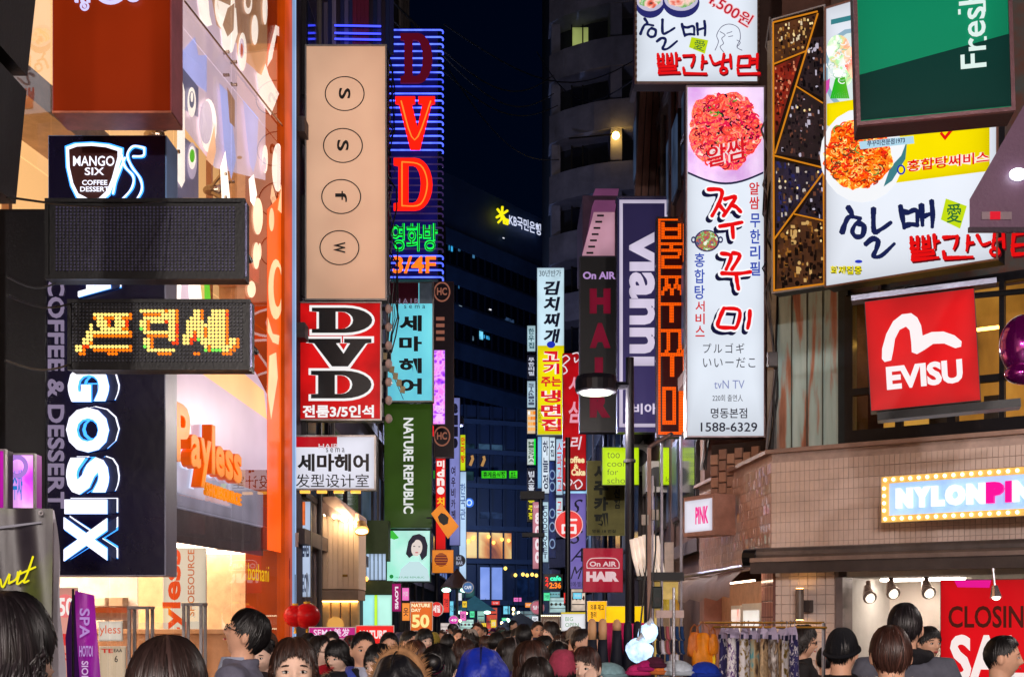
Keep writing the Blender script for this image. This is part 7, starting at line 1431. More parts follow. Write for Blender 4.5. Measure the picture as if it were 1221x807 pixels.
def person(px, ytop, Y, face, hair, hairc, coat, coatc, label, arms='down', pitch=0, yaw=0, fem=0, hat=None, hatc=None, extra=(), trou=(40, 40, 52), group=None, far_=False):
    """stand a person at photo column px and distance Y with the top of the head on row ytop; face is the heading in degrees, 0 towards the viewer, 90 to the picture's right"""
    ztop = CZ+(HY-ytop)/F*Y; H = 1.735 if not hat else 1.765
    k = max(.86, min(1.13, ztop/H)); X = (px-CX)/F*Y; off = Matrix.Rotation(math.radians(face), 3, 'Z') @ Vector((0, 0, 0))
    r = empty('person', (X, Y, ztop-H*k), math.radians(face), label, 'person', group); r.scale = (k, k, k); M = headM(pitch, yaw); key = (arms, pitch, yaw, fem)
    b = cached(('body',)+key, lambda: body_mesh(*key, vox=.0075))
    o = put('body', b, None, r); 
    if not b.materials: b.materials.append(SKIN2 if fem else SKIN)
    put('coat' if coat != 'jacket' else 'jacket', cached(('coat', arms, coat, fem), lambda: coat_mesh(arms, coat, fem)).copy() if False else colour(cached(('coat', arms, coat, fem), lambda: coat_mesh(arms, coat, fem)), plain(coatc, .75 if coat != 'puffer' else .35, var=.25, scale=20)), None, r)
    put('trousers', colour(cached('tr', trousers_mesh), plain(trou, .8)), None, r); put('shoes', colour(cached('sh', shoe_mesh), BLACK), None, r)
    if hair: put('hair', colour(cached(('hair', hair)+key[1:3], lambda: hair_mesh(hair, M)), hairmat(hairc)), None, r)
    # face
    if not far_:
        fa = cached(('face', pitch, yaw), lambda: face_meshes(M))
        for nm, me in fa: put(nm, me, None, r)
    if hat: hat_parts(r, hat, hatc, M, (pitch, yaw))
    for e in extra: EXTRA[e[0]](r, M, *e[1:])
    return r
def colour(me, mat):
    key = ('col', me.name, mat.name)
    if key not in HM: c = me.copy(); c.materials.clear(); c.materials.append(mat); HM[key] = c
    return HM[key]
def surf_y(x, z):
    best = None
    for j in range(60):
        y = -.13+j*.002; 
        # scan outwards-in until inside the head: direction test
        d = Vector((x/A_, y/B_, z/C_)); 
        p = head_pt(d.normalized()); 
        if abs(y) <= abs(p.y)*1.0 and d.length < 1.35: return p.y if abs(p.x-x) < .02 else y
    return -.08
def face_meshes(M):
    out = []; eyew = cached('eyew', lambda: plain((225, 220, 215), .2, bump=0, var=.05)); iris = cached('iris', lambda: plain((24, 14, 10), .1, bump=0)); lid = cached('lid', lambda: plain((60, 40, 36), .5, bump=0)); lipm = cached('lipm', lambda: plain((188, 84, 84), .35, bump=0, var=.1)); brow = cached('brow', lambda: plain((34, 26, 24), .7))
    for s in (-1, 1):
        y = -.081
        m = MB().ell((0, 0, 0), (.0135, .007, .0062), 14, 8); m.map(lambda p: M @ (HC+Vector((s*.031, y, .004))+p)); me = m.mesh('eye', True); me.materials.append(eyew); out.append(('eye', me))
        m = MB().ell((0, 0, 0), (.0058, .003, .0056), 12, 8); m.map(lambda p: M @ (HC+Vector((s*.031, y-.0058, .0042))+p)); me = m.mesh('iris', True); me.materials.append(iris); out.append(('iris', me))
        m = MB().tube([M @ (HC+Vector((s*(.031+dx), y-.0045+abs(dx)*.28, .0092-abs(dx)*.28+dx*.08))) for dx in (-.015, -.008, 0, .008, .016)], [.001, .0022, .0026, .0024, .001], 6); me = m.mesh('eyelid', True); me.materials.append(lid); out.append(('eyelid', me))
        m = MB().tube([M @ (HC+Vector((s*(.030+dx), -.088+abs(dx)*.3+(.004 if dx > .01 else 0), .0285-dx*dx*14))) for dx in (-.016, -.008, 0, .01, .02)], [(.0018, .0012), (.003, .002), (.0032, .002), (.0026, .0018), (.001, .001)], 6); me = m.mesh('eyebrow', True); me.materials.append(brow); out.append(('eyebrow', me))
    m = MB(); m.tube([M @ (HC+Vector((dx, -.0925+dx*dx*22, -.0535-abs(dx)*.08))) for dx in (-.021, -.012, -.004, 0, .004, .012, .021)], [.0006, .0026, .0034, .003, .0034, .0026, .0006], 8); m.tube([M @ (HC+Vector((dx, -.0915+dx*dx*22, -.0605+dx*dx*12))) for dx in (-.019, -.01, 0, .01, .019)], [.0006, .0032, .004, .0032, .0006], 8)
    me = m.mesh('lips', True); me.materials.append(lipm); out.append(('lips', me)); return out
def hat_parts(r, kind, rgb, M, key):
    mat = plain(rgb, .85, var=.25, scale=40, bump=.8) if kind != 'hood' else plain(rgb, .45, var=.25, scale=8, bump=.3)
    def mk():
        mb = MB(); na, np_ = 56, 18; v = []; f = []
        top = {'beanie': 1.16, 'beret': 1.2, 'hood': 1.34, 'cap': 1.1}[kind]; hemd = {'beanie': (74, 88, 104), 'beret': (60, 78, 96), 'hood': (46, 100, 132), 'cap': (62, 76, 92)}[kind]
        for i in range(np_+1):
            for j in range(na):
                az = 2*PI*j/na; c = math.cos(az); h = math.radians((hemd[0] if c > 0 else hemd[2])*abs(c)+hemd[1]*(1-abs(c))); t = i/np_
                k = top-(.03 if kind == 'beanie' else -.06*math.sin(PI*t*.8) if kind == 'hood' else -.06*math.sin(PI*t))*t + (.012*math.cos(az*28) if kind == 'beanie' else .02*math.sin(az*9+t*6)*t if kind == 'hood' else .012*math.cos(az*14)*math.sin(PI*t))
                if kind == 'beanie': k = 1.13+.05*math.sin(PI*min(1, t*1.1))+.01*math.cos(az*28)
                p = sph(h*t, az, k)
                if kind == 'beanie': p.z *= .97+.0*t
                if kind == 'hood': p.x *= 1.14; p.z *= .93; p += p.normalized()*(.007*math.sin(az*3+t*9)+.004*math.sin(az*7-t*7))*min(1, t*2.5)
                
                if kind == 'cap': p.z += 0
                if kind == 'beret': p.z += .012*math.sin(PI*t); p.y += .02*(1-t)
                v.append(tuple(HC+p))
        for i in range(np_):
            for j in range(na): f.append((i*na+j, i*na+(j+1) % na, (i+1)*na+(j+1) % na, (i+1)*na+j))
        n0 = len(v); mb.add(v, f)
        for j in range(na):  # turned-in hem
            p = Vector(v[np_*na+j])-HC; mb.v.append(tuple(HC+p*.93))
        for j in range(na): mb.f.append((np_*na+j, np_*na+(j+1) % na, n0+(j+1) % na, n0+j))
        if kind == 'hood':
            w_ = [(HC+sph(math.radians(100+22*min(1, abs(a)/PI*1.2)), PI+a, 1.3)) for a in [(-2.2+4.4*i/16) for i in range(17)]]; mb.tube([Vector((p.x*1.05, p.y*1.0, 1.49)) for p in w_], [(.035, .03)]*17, 10)
        mb.map(lambda p: M @ p); return mb.mesh(kind, True)
    h = put({'beanie': 'beanie', 'beret': 'knitted_beret', 'hood': 'hood', 'cap': 'cap'}[kind], colour(cached(('hat', kind)+key, mk), mat), None, r)
    if kind == 'beanie':
        m = MB(); P = [M @ (HC+sph(math.radians(70*max(0, math.cos(a))+86*(1-abs(math.cos(a)))+100*max(0, -math.cos(a))), a, 1.1)) for a in [2*PI*i/32 for i in range(33)]]; m.tube(P, [(.009, .018)]*33, 8, False); put('turned_band', m, mat, h, smooth=True)
    if kind == 'hood': put('centre_seam', MB().tube([M @ (HC+sph(math.radians(p), PI if p > 0 else 0, 1.36)) for p in range(-40, 126, 10)], .004, 6), plain(tuple(int(c*.5) for c in rgb), .6), h)
def ex_fur(r, M, rgb, kind='collar'):
    R = random.Random(5); mb = MB()
    for q in range(520):
        a = R.uniform(-PI, PI)
        if kind == 'collar': c = Vector((.12*math.sin(a), .02-.12*math.cos(a), 1.45+.035*math.cos(a)*-1+R.uniform(-.03, .03)))
        else: c = HC+Vector((.115*math.sin(a), -.03-.02*abs(math.cos(a)), .01+.155*math.cos(a))); 
        o = (c-Vector((0, .02, 1.44 if kind == 'collar' else 1.6))).normalized(); d = (o+Vector((R.uniform(-.6, .6), R.uniform(-.6, .6), R.uniform(-.5, .5)))).normalized(); s = d.cross(Vector((R.random(), R.random(), R.random()))).normalized()*.004; b = len(mb.v)
        if kind != 'collar': c = M @ c
        mb.v += [tuple(c-s), tuple(c+s), tuple(c+d*.02+s*.7), tuple(c+d*R.uniform(.03, .055)), tuple(c+d*.02-s*.7)]; mb.f.append((b, b+1, b+2, b+3, b+4))
    base = [Vector((.115*math.sin(a), .02-.115*math.cos(a), 1.45-.03*math.cos(a))) if kind == 'collar' else M @ (HC+Vector((.11*math.sin(a), -.03, .01+.15*math.cos(a)))) for a in [2*PI*i/24 for i in range(25)]]
    mb.tube(base, .02, 8, False); put('fur_trim', mb, plain(rgb, .9, var=.35, scale=30), r)
def ex_scarf(r, M, rgb):
    m = MB()
    for k in range(3): m.tube([Vector(((.095+.01*k)*math.sin(a), .015-(.1+.008*k)*math.cos(a), 1.45+.02*k+.012*math.sin(a*2+k))) for a in [2*PI*i/20 for i in range(21)]], [(.022+.004*math.sin(i*1.7)) for i in range(21)], 8, False)
    m.tube([(.05, -.12, 1.44), (.06, -.15, 1.35), (.055, -.155, 1.2)], [(.035, .014), (.04, .014), (.045, .01)], 8); put('scarf', remesh(m, .012, 'scarf', 2), plain(rgb, .9, var=.3, scale=30, bump=.5), r)
def ex_glasses(r, M):
    m = MB()
    for s in (-1, 1):
        m.tube([M @ (HC+Vector((s*.033+.021*math.cos(a), -.1, .002+.016*math.sin(a)))) for a in [2*PI*i/16 for i in range(17)]], .0022, 6, False); m.tube([M @ (HC+Vector((s*.054, -.1, .006))), M @ (HC+Vector((s*.08, -.04, .008))), M @ (HC+Vector((s*.082, .02, .002)))], .002, 6)
    m.tube([M @ (HC+Vector((-.012, -.1, .006))), M @ (HC+Vector((.012, -.1, .006)))], .0022, 6); put('glasses', m, BLACK, r)
def ex_hairtie(r, M, rgb): put('hair_tie', MB().tube([M @ (Vector((.036*math.cos(a), .105, 1.65+.036*math.sin(a)))) for a in [2*PI*i/16 for i in range(17)]], .011, 8, False), plain(rgb, .4), r)
def ex_shirt(r, M, rgb):
    m = MB(); m.tube([(0, .0, 1.30), (0, -.0, 1.44), (0, .0, 1.5)], [(.07, .13), (.06, .095), (.06, .075)], 16); put('shirt', m, plain(rgb, .8), r, smooth=True)
def ex_collar(r, M, rgb):
    m = MB()
    for s in (-1, 1): m.tube([(s*.03, .1, 1.49), (s*.085, .06, 1.49), (s*.1, -.02, 1.465), (s*.075, -.1, 1.41), (s*.045, -.15, 1.31)], [(.012, .026), (.014, .026), (.014, .028), (.012, .026), (.008, .012)], 8)
    put('collar', m, plain(rgb, .6), r, smooth=True)
def ex_glove(r, M, rgb):
    m = MB(); w_ = Vector((.10, -.155, 1.475)); m.tube([w_-Vector((0, 0, .07)), w_-Vector((0, 0, .0))], [.038, .034], 12); hand(m, w_, Vector((-.25, .25, 1)), 1, Vector((0, 1, 0)), .2); m.map(lambda p: w_+(p-w_)*1.15); put('glove', remesh(m, .007, 'glove', 1), plain(rgb, .8), r)
def ex_band(r, M, rgb): put('headband', MB().tube([M @ (HC+sph(math.radians(abs(a)), PI/2 if a > 0 else -PI/2, 1.17)+Vector((0, -.03, 0))) for a in range(-85, 86, 10)], .005, 6), plain(rgb, .3, .6), r)
EXTRA = {'fur': ex_fur, 'scarf': ex_scarf, 'glasses': ex_glasses, 'tie': ex_hairtie, 'shirt': ex_shirt, 'collar': ex_collar, 'glove': ex_glove, 'band': ex_band}
BK, DB, BR, LB = (15, 12, 14), (30, 20, 18), (58, 34, 26), (100, 62, 40)
def crowd():
    p = person
    p(350, 760, 4.7, 12, 'long', (56, 34, 26), 'coat', (60, 44, 50), 'woman with long brown hair and fringe looking at the viewer, lower left crowd', fem=1)
    p(381, 757, 9.2, 62, 'parted', DB, 'coat', (30, 26, 34), 'woman in glasses and red scarf below the magenta banner', fem=1, extra=(('scarf', (190, 20, 40)), ('glasses',)))
    p(405, 761, 8.8, -28, 'bob', BK, 'coat', (34, 30, 36), 'woman with a short black bob and cream fur collar looking down', fem=1, pitch=-.22, extra=(('fur', (190, 160, 130)),))
    p(433, 752, 8.2, 18, 'short', BK, 'jacket', (24, 24, 32), 'young man in dark jacket with blue and white collar facing the viewer', extra=(('collar', (70, 90, 200)), ('shirt', (190, 196, 220))))
    p(464, 753, 10.5, 10, 'short', BK, 'coat', (28, 28, 34), 'man with black hair standing behind the red nature banner crowd', extra=(('scarf', (30, 30, 40)),))
    p(455, 766, 6.8, -30, 'fringe', BK, 'coat', (50, 44, 48), 'person with a thick black fringe looking down and left', fem=1, pitch=-.15)
    p(474, 776, 5.2, 170, None, BK, 'puffer', (20, 20, 26), 'person in a black hood edged with tan fur seen from behind', hat='hood', hatc=(22, 22, 28), extra=(('fur', (176, 130, 90), 'hood'),))
    p(495, 763, 8.4, 185, 'long', (66, 36, 26), 'coat', (70, 40, 34), 'woman with reddish brown hair seen from behind beneath the orange placard', fem=1)
    p(523, 767, 5.4, 172, 'bun', BK, 'coat', (34, 28, 32), 'woman with black hair tied in a bun by a bright pink tie', fem=1, extra=(('tie', (250, 40, 140)),))
    p(553, 762, 9.6, 180, 'curly', (60, 36, 30), 'coat', (44, 34, 38), 'person with dark curly hair behind the blue hood', fem=1)
    p(574, 768, 5.3, 180, None, BK, 'puffer', (26, 44, 150), 'person in a shiny blue hooded jacket seen from behind', hat='hood', hatc=(26, 50, 176))
    p(592, 753, 13, 140, 'short', BK, 'coat', (40, 34, 44), 'man with short black hair right of the blue hood, turned away')
    p(608, 760, 9.6, 105, 'parted', DB, 'coat', (60, 50, 120), 'woman in a violet top with a hair clip in profile', fem=1, arms='face', extra=(('band', (160, 150, 150)), ('glove', (226, 180, 90))))
    p(634, 763, 7.0, 92, 'bob', (56, 32, 24), 'coat', (28, 24, 32), 'woman with a brown bob and dark red scarf in profile', fem=1, extra=(('scarf', (110, 16, 30)),))
    p(617, 748, 14, 170, 'short', BK, 'coat', (30, 30, 38), 'tall man with black hair far back under the blue parasol')
    p(649, 757, 12, 100, 'short', BK, 'coat', (36, 34, 60), 'man in a navy coat behind the pink knitted beret')
    p(671, 771, 6.8, 178, 'bob', BK, 'coat', (34, 32, 36), 'person wearing a pink patterned knitted beret seen from behind', fem=1, hat='beret', hatc=(190, 70, 100))
    p(664, 764, 10.5, 178, 'bob', BK, 'coat', (40, 36, 44), 'dark haired person directly behind the pink beret', fem=1)
    p(699, 770, 6.8, -25, 'fringe', (56, 30, 24), 'coat', (40, 34, 38), 'woman with brown fringe raising one hand to her mouth', arms='face', fem=1)
    p(694, 749, 11, 60, 'short', (30, 20, 22), 'coat', (24, 22, 30), 'dark haired man behind the row of stocking legs', )
    p(640, 783, 6.2, 150, 'bob', DB, 'puffer', (60, 50, 46), 'person in an olive brown quilted jacket below the brown bob', fem=1, extra=(('fur', (150, 120, 90)),))
    p(0, 706, 2.5, 142, 'bob', (26, 20, 24), 'coat', (60, 56, 66), 'woman with black hair in profile at the bottom left corner', fem=1)
    p(199, 757, 2.6, 176, 'short', (44, 30, 28), 'coat', (40, 36, 40), 'large dark brown head seen from behind at the bottom left')
    p(283, 724, 6.4, -88, 'fringe', BK, 'jacket', (110, 110, 130), 'man in glasses and grey blazer looking up at the signs', pitch=.42, extra=(('glasses',), ('shirt', (170, 180, 205))))
    p(313, 758, 8.2, -12, 'bun', BK, 'coat', (40, 30, 34), 'woman with tied black hair and lowered eyes beside the looking up man', fem=1, pitch=-.2)
    p(320, 749, 10.5, 175, None, BK, 'coat', (60, 40, 34), 'person in a brown beanie beside the orange end column', hat='beanie', hatc=(96, 56, 36))
    p(957, 746, 9.4, 72, 'curly', DB, 'coat', (28, 24, 26), 'man in glasses with wavy hair left of the black beanie', extra=(('glasses',),))
    p(1004, 741, 6.6, 150, 'short', BK, 'coat', (22, 22, 26), 'person in a black knitted beanie before the shop window', hat='beanie', hatc=(16, 17, 26))
    p(1062, 745, 5.3, 172, 'fringe', (58, 34, 28), 'puffer', (70, 60, 58), 'boy with reddish brown hair and grey fur collar seen from behind', extra=(('fur', (170, 160, 150)),))
    p(1079, 718, 6.6, 165, 'short', (24, 18, 22), 'coat', (92, 94, 108), 'tall man in a grey coat with a black scarf seen from behind', extra=(('scarf', (30, 28, 34)),))
    p(1107, 746, 9.2, 20, 'fringe', BK, 'coat', (22, 20, 24), 'man facing the viewer left of the red sale poster')
    p(1196, 757, 7.0, 68, 'short', BK, 'jacket', (30, 28, 32), 'man with short black hair in profile before the red sale poster')
    p(985, 770, 9.8, 160, 'short', BK, 'coat', (36, 34, 38), 'dark haired person between the wavy haired man and the beanie')
    p(1035, 790, 8.5, 175, 'parted', BK, 'coat', (40, 42, 60), 'dark haired person half hidden left of the boy with reddish hair', fem=1)
    p(1010, 762, 12.3, 90, 'long', DB, 'coat', (190, 170, 150), 'shopper in a pale coat before the sconce wall', fem=1)
    # the crowd farther off
    R = random.Random(11); coats = [('navy', (30, 34, 66)), ('black', (24, 22, 26)), ('camel', (150, 108, 70)), ('grey', (96, 96, 104)), ('dark red', (110, 22, 34)), ('olive', (70, 74, 48)), ('cream', (200, 184, 160)), ('brown', (84, 54, 42))]
    spots = [(352, 756, 12), (368, 752, 13.5), (395, 750, 13), (420, 752, 12), (449, 749, 14.5), (476, 750, 14), (488, 752, 12.6), (506, 752, 12.4), (517, 750, 15), (534, 752, 14), (546, 750, 17), (560, 751, 15), (570, 749, 19), (580, 750, 17), (600, 748, 20), (604, 752, 15.5), (624, 753, 12), (632, 748, 18), (641, 748, 17), (657, 749, 15), (668, 752, 14), (678, 750, 16), (686, 752, 13), (708, 752, 14), (722, 750, 17),
             (555, 746, 26), (565, 746, 30), (577, 746, 28), (588, 745, 32), (597, 746, 25), (612, 745, 29), (626, 746, 24), (637, 745, 31), (648, 746, 27), (660, 746, 23), (540, 746, 24), (528, 748, 21)]
    anchors = 'magenta banner,red banner,orange placard,blue hood,violet top,pink beret,stocking legs,lamp post'.split(',')
    for i, (px, yt, Y) in enumerate(spots):
        nm, c = coats[(i*3+i//8) % 8]; st = ['short', 'bob', 'long', 'fringe', 'short', 'curly'][i % 6]; hc = [BK, DB, BR, BK][(i//2) % 4]; fa = [180, 170, 15, 190, -20, 120, 60][i % 7]
        a = 'magenta banner' if px < 424 else 'red banner' if px < 480 else 'orange placard' if px < 525 else 'blue hood' if px < 600 else 'pink beret' if px < 685 else 'stocking legs'
        hd = {BK: 'black', DB: 'dark brown', BR: 'chestnut'}[hc]
        yt += R.choice((-9, -3, -1, 1, 3, 5, 7, 2))*(14/Y)**.5; hatk = {0: ('beanie', (150, 40, 60)), 5: ('hood', (70, 70, 90)), 8: ('beret', (170, 150, 60)), 14: ('hood', (30, 70, 60)), 20: ('beanie', (200, 190, 180)), 25: ('beanie', (170, 60, 40)), 3: ('beanie', (120, 30, 40)), 11: ('beret', (200, 190, 180)), 17: ('beanie', (60, 70, 110)), 22: ('beanie', (150, 140, 130)), 28: ('beanie', (90, 30, 90)), 33: ('beret', (150, 40, 40))}.get(i); fa = [180, 160, 15, -60, -20, 120, 60, 30][i % 8]
        person(px, yt, Y, fa, st, hc, 'coat' if i % 3 else 'puffer', c, '%s %s haired walker in %s coat, %s %s' % ('distant' if Y > 20 else 'mid street', hd, nm, 'facing front by' if abs(fa) < 50 else 'in profile by' if abs(fa) < 150 else 'walking away by', a), fem=int(st in ('bob', 'long')), far_=Y > 20 or abs(fa) > 100, group='walkers farther down the street', hat=hatk[0] if hatk else None, hatc=hatk[1] if hatk else None, extra=((('scarf', [(180, 30, 50), (220, 210, 200), (60, 80, 150)][i % 3]),) if i % 4 == 1 and Y < 20 else ()))
crowd()
# ------------------------------------------------------------------ stalls and goods at street level, right
def stalls():
    # patterned trousers on a rail
    r = empty('clothes_rail', (W(905, 740, 8.6).x, 8.6, 0), 0, 'chrome clothes rail carrying the patterned trousers', 'clothes rail'); zr = CZ+(HY-742)/F*8.6; gold = plain((186, 150, 60), .3, .8)
    for s in (-1, 1): put('upright', MB().tube([(s*.3, -s*.6+.05, 0), (s*.3, -s*.6+.05, zr)], .012, 8), STEEL, r); put('foot', MB().tube([(s*.3, -s*.6-.2, .02), (s*.3, -s*.6+.3, .02)], .014, 8), STEEL, r)
    put('rail_bar', MB().tube([(-.3, .65, zr+.0), (.3, -.55, zr+.0)], .008, 8), gold, r); put('rail_bar', MB().tube([(-.22, .55, zr-.03), (.3, -.62, zr-.03)], .008, 8), gold, r)
    pal = [[(.3, (30, 24, 60)), (.5, (220, 214, 220)), (.62, (40, 34, 90))], [(.3, (60, 40, 30)), (.48, (196, 164, 120)), (.66, (60, 150, 160)), (.8, (210, 184, 140))], [(.35, (20, 18, 30)), (.55, (160, 130, 60)), (.7, (230, 224, 226))], [(.35, (236, 230, 226)), (.55, (90, 70, 60)), (.7, (220, 190, 150))], [(.4, (36, 26, 84)), (.55, (110, 60, 140)), (.7, (230, 226, 230))], [(.3, (150, 110, 76)), (.5, (210, 180, 140)), (.65, (70, 50, 44))]]
    nm = ['white and navy', 'tan with teal marks', 'black and gold', 'white and brown', 'violet and white', 'tan and brown']
    for i in range(15):
        k = (i*2+i//6) % 6; px = 861+i*6.3+random.uniform(-2.2, 2.2); row = i % 2; Y = 9.3-.09*i+.12*row; q = W(px, 746-.5*(i%3), Y); nth = ['nearest the left end', 'left of the middle', 'at the middle', 'right of the middle', 'nearest the right end'][i//3]
        g = empty('patterned_trousers', (q.x, Y, 0), math.radians(random.uniform(-60, 60)), '%s patterned trousers hanging on the rail, %s, %s row' % (nm[k], nth, 'back' if row else 'front'), 'trousers', 'patterned trousers on the clothes rail')
        ztop = q.z-.09; v = []; f = []; n = 14; m_ = 12
        for a in range(m_+1):
            z = ztop-.95*a/m_; wv = .03+.012*a/m_
            for b in range(n): t = 2*PI*b/n; rr = 1+.22*math.sin(3*t+a*.25+i); v.append((wv*rr*math.cos(t), .028*rr*math.sin(t), z))
        for a in range(m_):
            for b in range(n): f.append((a*n+b, a*n+(b+1) % n, (a+1)*n+(b+1) % n, (a+1)*n+b))
        f.append(tuple(range(n))); put('cloth', MB().add(v, f), speckle(pal[k], 16+4*(i % 3), .0, kind='noise' if k % 2 else 'vor', stretch=(1.6, 1.6, .8), rough=.8), g, smooth=True)
        put('hanger_top', MB().prism([(-.034, ztop-.02), (.034, ztop-.02), (.03, ztop+.03), (.012, ztop+.08), (-.012, ztop+.08), (-.03, ztop+.03)], -.004, .004), plain((190, 176, 206), .3), g)
        put('hook', MB().tube([(0, 0, ztop+.08), (0, 0, ztop+.1), (.012, 0, ztop+.112), (0, 0, ztop+.122), (-.01, 0, ztop+.112)], .0028, 6), STEEL, g)
        put('clip', MB().box(-.03, -.018, ztop-.005, -.012, .018, ztop+.03), plain((40, 40, 70), .4), g)
    # upside-down leg forms in dark stockings
    for i, (px, y0, y1, c) in enumerate(((706, 737, 762, 1), (718.5, 737, 762, 1), (735.5, 738, 751, 1), (748.5, 740, 775, 0), (760, 740, 768, 0), (772, 741, 760, 0))):
        Y = 9.6; q = W(px, y0, Y); zz = q.z; g = empty('stocking_leg_form', (q.x, Y, 0), 0, ['leftmost upturned leg form with a bare tan foot in a dark stocking', 'second upturned leg form with a bare tan foot', 'third tan footed leg form, before the lamp post', 'upturned all dark leg form left of the glowing bag', 'dark upturned leg form behind the glowing bag', 'rightmost dark upturned leg form, touching the glowing bag'][i], 'leg form', 'upturned stocking leg forms on the stall')
        zc = CZ+(HY-y1)/F*Y; tan = plain((214, 164, 120), .5, var=.06); sk = plain((22, 24, 40), .7)
        put('foot', MB().tube([(0, -.01, zc), (0, -.012, (zz+zc)/2), (0, -.006, zz-.03), (0, 0, zz-.008), (0, .0, zz)], [(.03, .034), (.033, .034), (.03, .026), (.02, .018), (.006, .006)], 14), tan if c else sk, g, smooth=True)
        put('stocking', MB().tube([(0, -.01, zc), (0, .0, zc-.12), (0, .01, zc-.3), (0, 0, .75), (0, 0, .6)], [(.034, .036), (.04, .045), (.058, .06), (.075, .08), (.08, .08)], 14), sk, g, smooth=True); put('stand', MB().tube([(0, 0, 0), (0, 0, .6)], .02, 8), STEEL, g)
    t = empty('stocking_stall_table', (W(740, 740, 9.6).x, 9.6, 0), 0, 'low stall table draped in dark cloth under the leg forms', 'stall'); put('table_top', MB().box(-.35, -.25, .66, .4, .3, .7), plain((40, 40, 60), .7), t)
    for a in (-.3, .34):
        for b in (-.2, .25): put('leg', MB().box(a, b, 0, a+.03, b+.03, .66), STEEL, t)
    # pink cloth behind
    s = Sign('magenta_cloth', 'magenta cloth hanging behind the leg forms', 'cloth', 724, 743, 772, 800, 10.4); v = []; f = []
    for i in range(17):
        for j in range(9): v.append((-s.w/2+s.w*i/16, .03*math.sin(i*1.3+j*.15), s.h*j/8))
    for i in range(16):
        for j in range(8): a = i*9+j; f.append((a, a+9, a+10, a+1))
    put('drape', MB().add(v, f), plain((214, 36, 110), .7, var=.2), s.root, smooth=True)
    # glowing lamps in white plastic bags
    def bag(px, py, Y, rx, rz, lb, sd, e):
        R = random.Random(sd); q = W(px, py, Y); g = empty('glowing_bag_lamp', tuple(q), 0, lb, 'lamp', 'lamps wrapped in white plastic bags'); v = []; f = []; n, m = 26, 16
        for i in range(m+1):
            a = PI*i/m
            for j in range(n): b = 2*PI*j/n; k = 1+.10*math.sin(3*b+a*2+sd)+.03*R.uniform(-1, 1)+.06*math.sin(7*b-a*4); v.append((rx*k*math.sin(a)*math.cos(b), rx*.7*k*math.sin(a)*math.sin(b), rz*k*math.cos(a)))
        for i in range(m):
            for j in range(n): f.append((i*n+j, (i+1)*n+j, (i+1)*n+(j+1) % n, i*n+(j+1) % n))
        put('bag', MB().add(v, f), glow((176, 216, 255), e, .45, 14, base=(200, 225, 255)), g, smooth=True); put('knot', MB().tube([(0, 0, rz*.8), (.01, 0, rz*1.15), (.03, 0, rz*1.3)], [.03, .015, .03], 8), plain((235, 240, 250), .4), g); put('lamp_cable', MB().tube([(0, 0, rz), (.05, 0, rz+.5), (.06, .1, rz+1.)], .006, 6), CABLE, g)
    bag(773, 754, 8.7, .066, .062, 'upper glowing white bag wrapped round a lamp above the hats', 1, 1.7); bag(762, 775, 8.6, .09, .075, 'lower and larger glowing white bag wrapped round a lamp', 4, 1.6)
    # hats and scarves heap on the stall
    h = empty('hat_stall', (W(780, 740, 7.6).x, 7.6, 0), 0, 'stall table with chrome pole in front of the leg forms', 'stall'); put('table_top', MB().box(-.35, -.2, 1.28, .5, .25, 1.31), plain((60, 50, 70), .6), h)
    for a in (-.33, .46): put('leg', MB().box(a, 0, 0, a+.03, .03, 1.28), STEEL, h)
    put('pole', MB().tube([(.085, -.25, 0), (.085, -.25, CZ+(HY-700)/F*7.35)], .009, 10), STEEL, h); put('cross_bar', MB().box(-.3, -.22, 1.36, .0, -.2, 1.38), STEEL, h)
    for i, (px, py, c, lb) in enumerate(((762, 800, (230, 50, 130), 'bright pink woolly hat on the stall table'), (772, 795, (200, 30, 120), 'magenta woolly hat behind the pink one'), (786, 799, (240, 130, 60), 'orange striped hat on the stall table'), (781, 791, (90, 30, 60), 'dark plum hat on the stall table'), (806, 800, (214, 226, 240), 'pale blue white hat at the right of the stall'), (725, 803, (150, 190, 200), 'pale blue grey cloth cap below the raised hand'), (840, 802, (20, 60, 190), 'royal blue bag on the ground stall'))):
        Y = 7.6; q = W(px, py, Y); g = empty('woolly_hat' if i < 6 else 'blue_bag', tuple(q), i*.7, lb, 'hat' if i < 6 else 'bag'); v = []; f = []; rx = .07 if i < 4 else .11
        for a in range(11):
            t = PI*.55*a/10
            for b in range(24): u = 2*PI*b/24; k = 1+.05*math.cos(u*12)+.07*math.sin(u*2+i); v.append((rx*k*math.sin(t)*math.cos(u), rx*.8*k*math.sin(t)*math.sin(u), rx*.62*math.cos(t)))
        for a in range(10):
            for b in range(24): f.append((a*24+b, (a+1)*24+b, (a+1)*24+(b+1) % 24, a*24+(b+1) % 24))
        put('knit', MB().add(v, f), plain(c, .85, var=.3, scale=30, bump=.6), g, smooth=True); put('brim', MB().tube([(rx*1.02*math.cos(u), rx*.82*math.sin(u), -.01) for u in [2*PI*b/20 for b in range(21)]], .014, 8, False), plain(tuple(int(x*.85) for x in c), .9), g, smooth=True)
    # basket of scarves in the booth
    g = empty('sock_display', (W(800, 740, 12).x, 12, 0), 0, 'hanging display of dark and white socks under the glass booth shelf', 'display'); put('header', MB().box(-.14, -.02, 1.78, .12, .06, 1.85), plain((214, 186, 180), .5), g); put('stand', MB().tube([(0, 0, 0), (0, 0, 1.78)], .015, 8), STEEL, g)
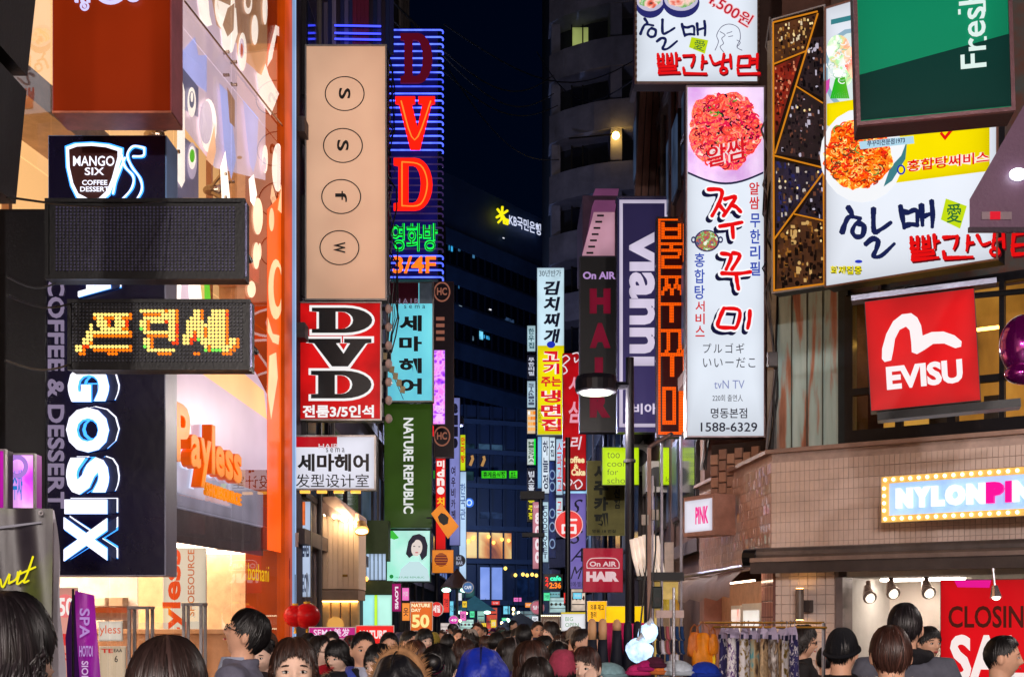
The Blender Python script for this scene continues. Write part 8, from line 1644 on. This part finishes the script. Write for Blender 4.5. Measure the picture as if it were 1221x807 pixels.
    for i in range(18):
        x = -.13+(i % 6)*.045; z = 1.7-(i//6)*.13; c = random.choice([(20, 22, 44), (30, 30, 60), (226, 222, 236), (180, 90, 100), (24, 60, 110)]); put('sock', MB().tube([(x, -.05, z), (x, -.055, z-.06), (x+.004, -.07, z-.11), (x+.02, -.085, z-.125)], [.016, .018, .018, .012], 8), plain(c, .8), g, smooth=True)
    # orange bags
    for i, (px, py, c, lb) in enumerate(((838, 775, (240, 140, 10), 'large amber orange bag hanging beside the stall'), (828, 768, (214, 112, 30), 'rust orange bag behind the amber one'), (850, 768, (226, 130, 20), 'small orange bag left of the trousers rail'), (851, 786, (240, 200, 30), 'little yellow purse under the small orange bag'))):
        q = W(px, py, 8.9); g = empty('cloth_bag', tuple(q), i*.4, lb, 'bag', 'orange bags by the clothes rail'); k = (1, .7, .6, .3)[i]; v = []; f = []
        for a in range(13):
            t = PI*a/12
            for b in range(20): u = 2*PI*b/20; w_ = 1+.2*math.sin(5*u+a*.4+i)+.06*math.sin(9*u-a); v.append((.062*k*w_*math.sin(t)**.45*(1.15+.35*math.cos(t))*math.cos(u), .04*k*w_*math.sin(t)**.45*math.sin(u), -.125*k*math.cos(t)))
        for a in range(12):
            for b in range(20): f.append((a*20+b, a*20+(b+1) % 20, (a+1)*20+(b+1) % 20, (a+1)*20+b))
        put('cloth', MB().add(v, f), plain(c, .5, var=.3, scale=14, bump=.3), g, smooth=True); put('strap', MB().tube([(-.05*k, 0, .08*k), (-.04*k, 0, .16*k), (0, 0, .2*k), (.04*k, 0, .16*k), (.05*k, 0, .08*k)], .006, 6), plain((150, 80, 30), .5), g)
    # black speaker box
    q = W(783, 712, 14); g = empty('loudspeaker', tuple(q), 0, 'small dark green loudspeaker on the booth post', 'loudspeaker'); put('cabinet', MB().bbox(-.055, -.05, -.12, .055, .05, .12, .012), plain((16, 34, 34), .5), g); put('grille', MB().tube([(0, -.052, -.03), (0, -.056, -.03)], .035, 16), BLACK, g); put('bracket', MB().tube([(0, .05, 0), (0, .12, .02)], .012, 6), STEEL, g)
stalls()
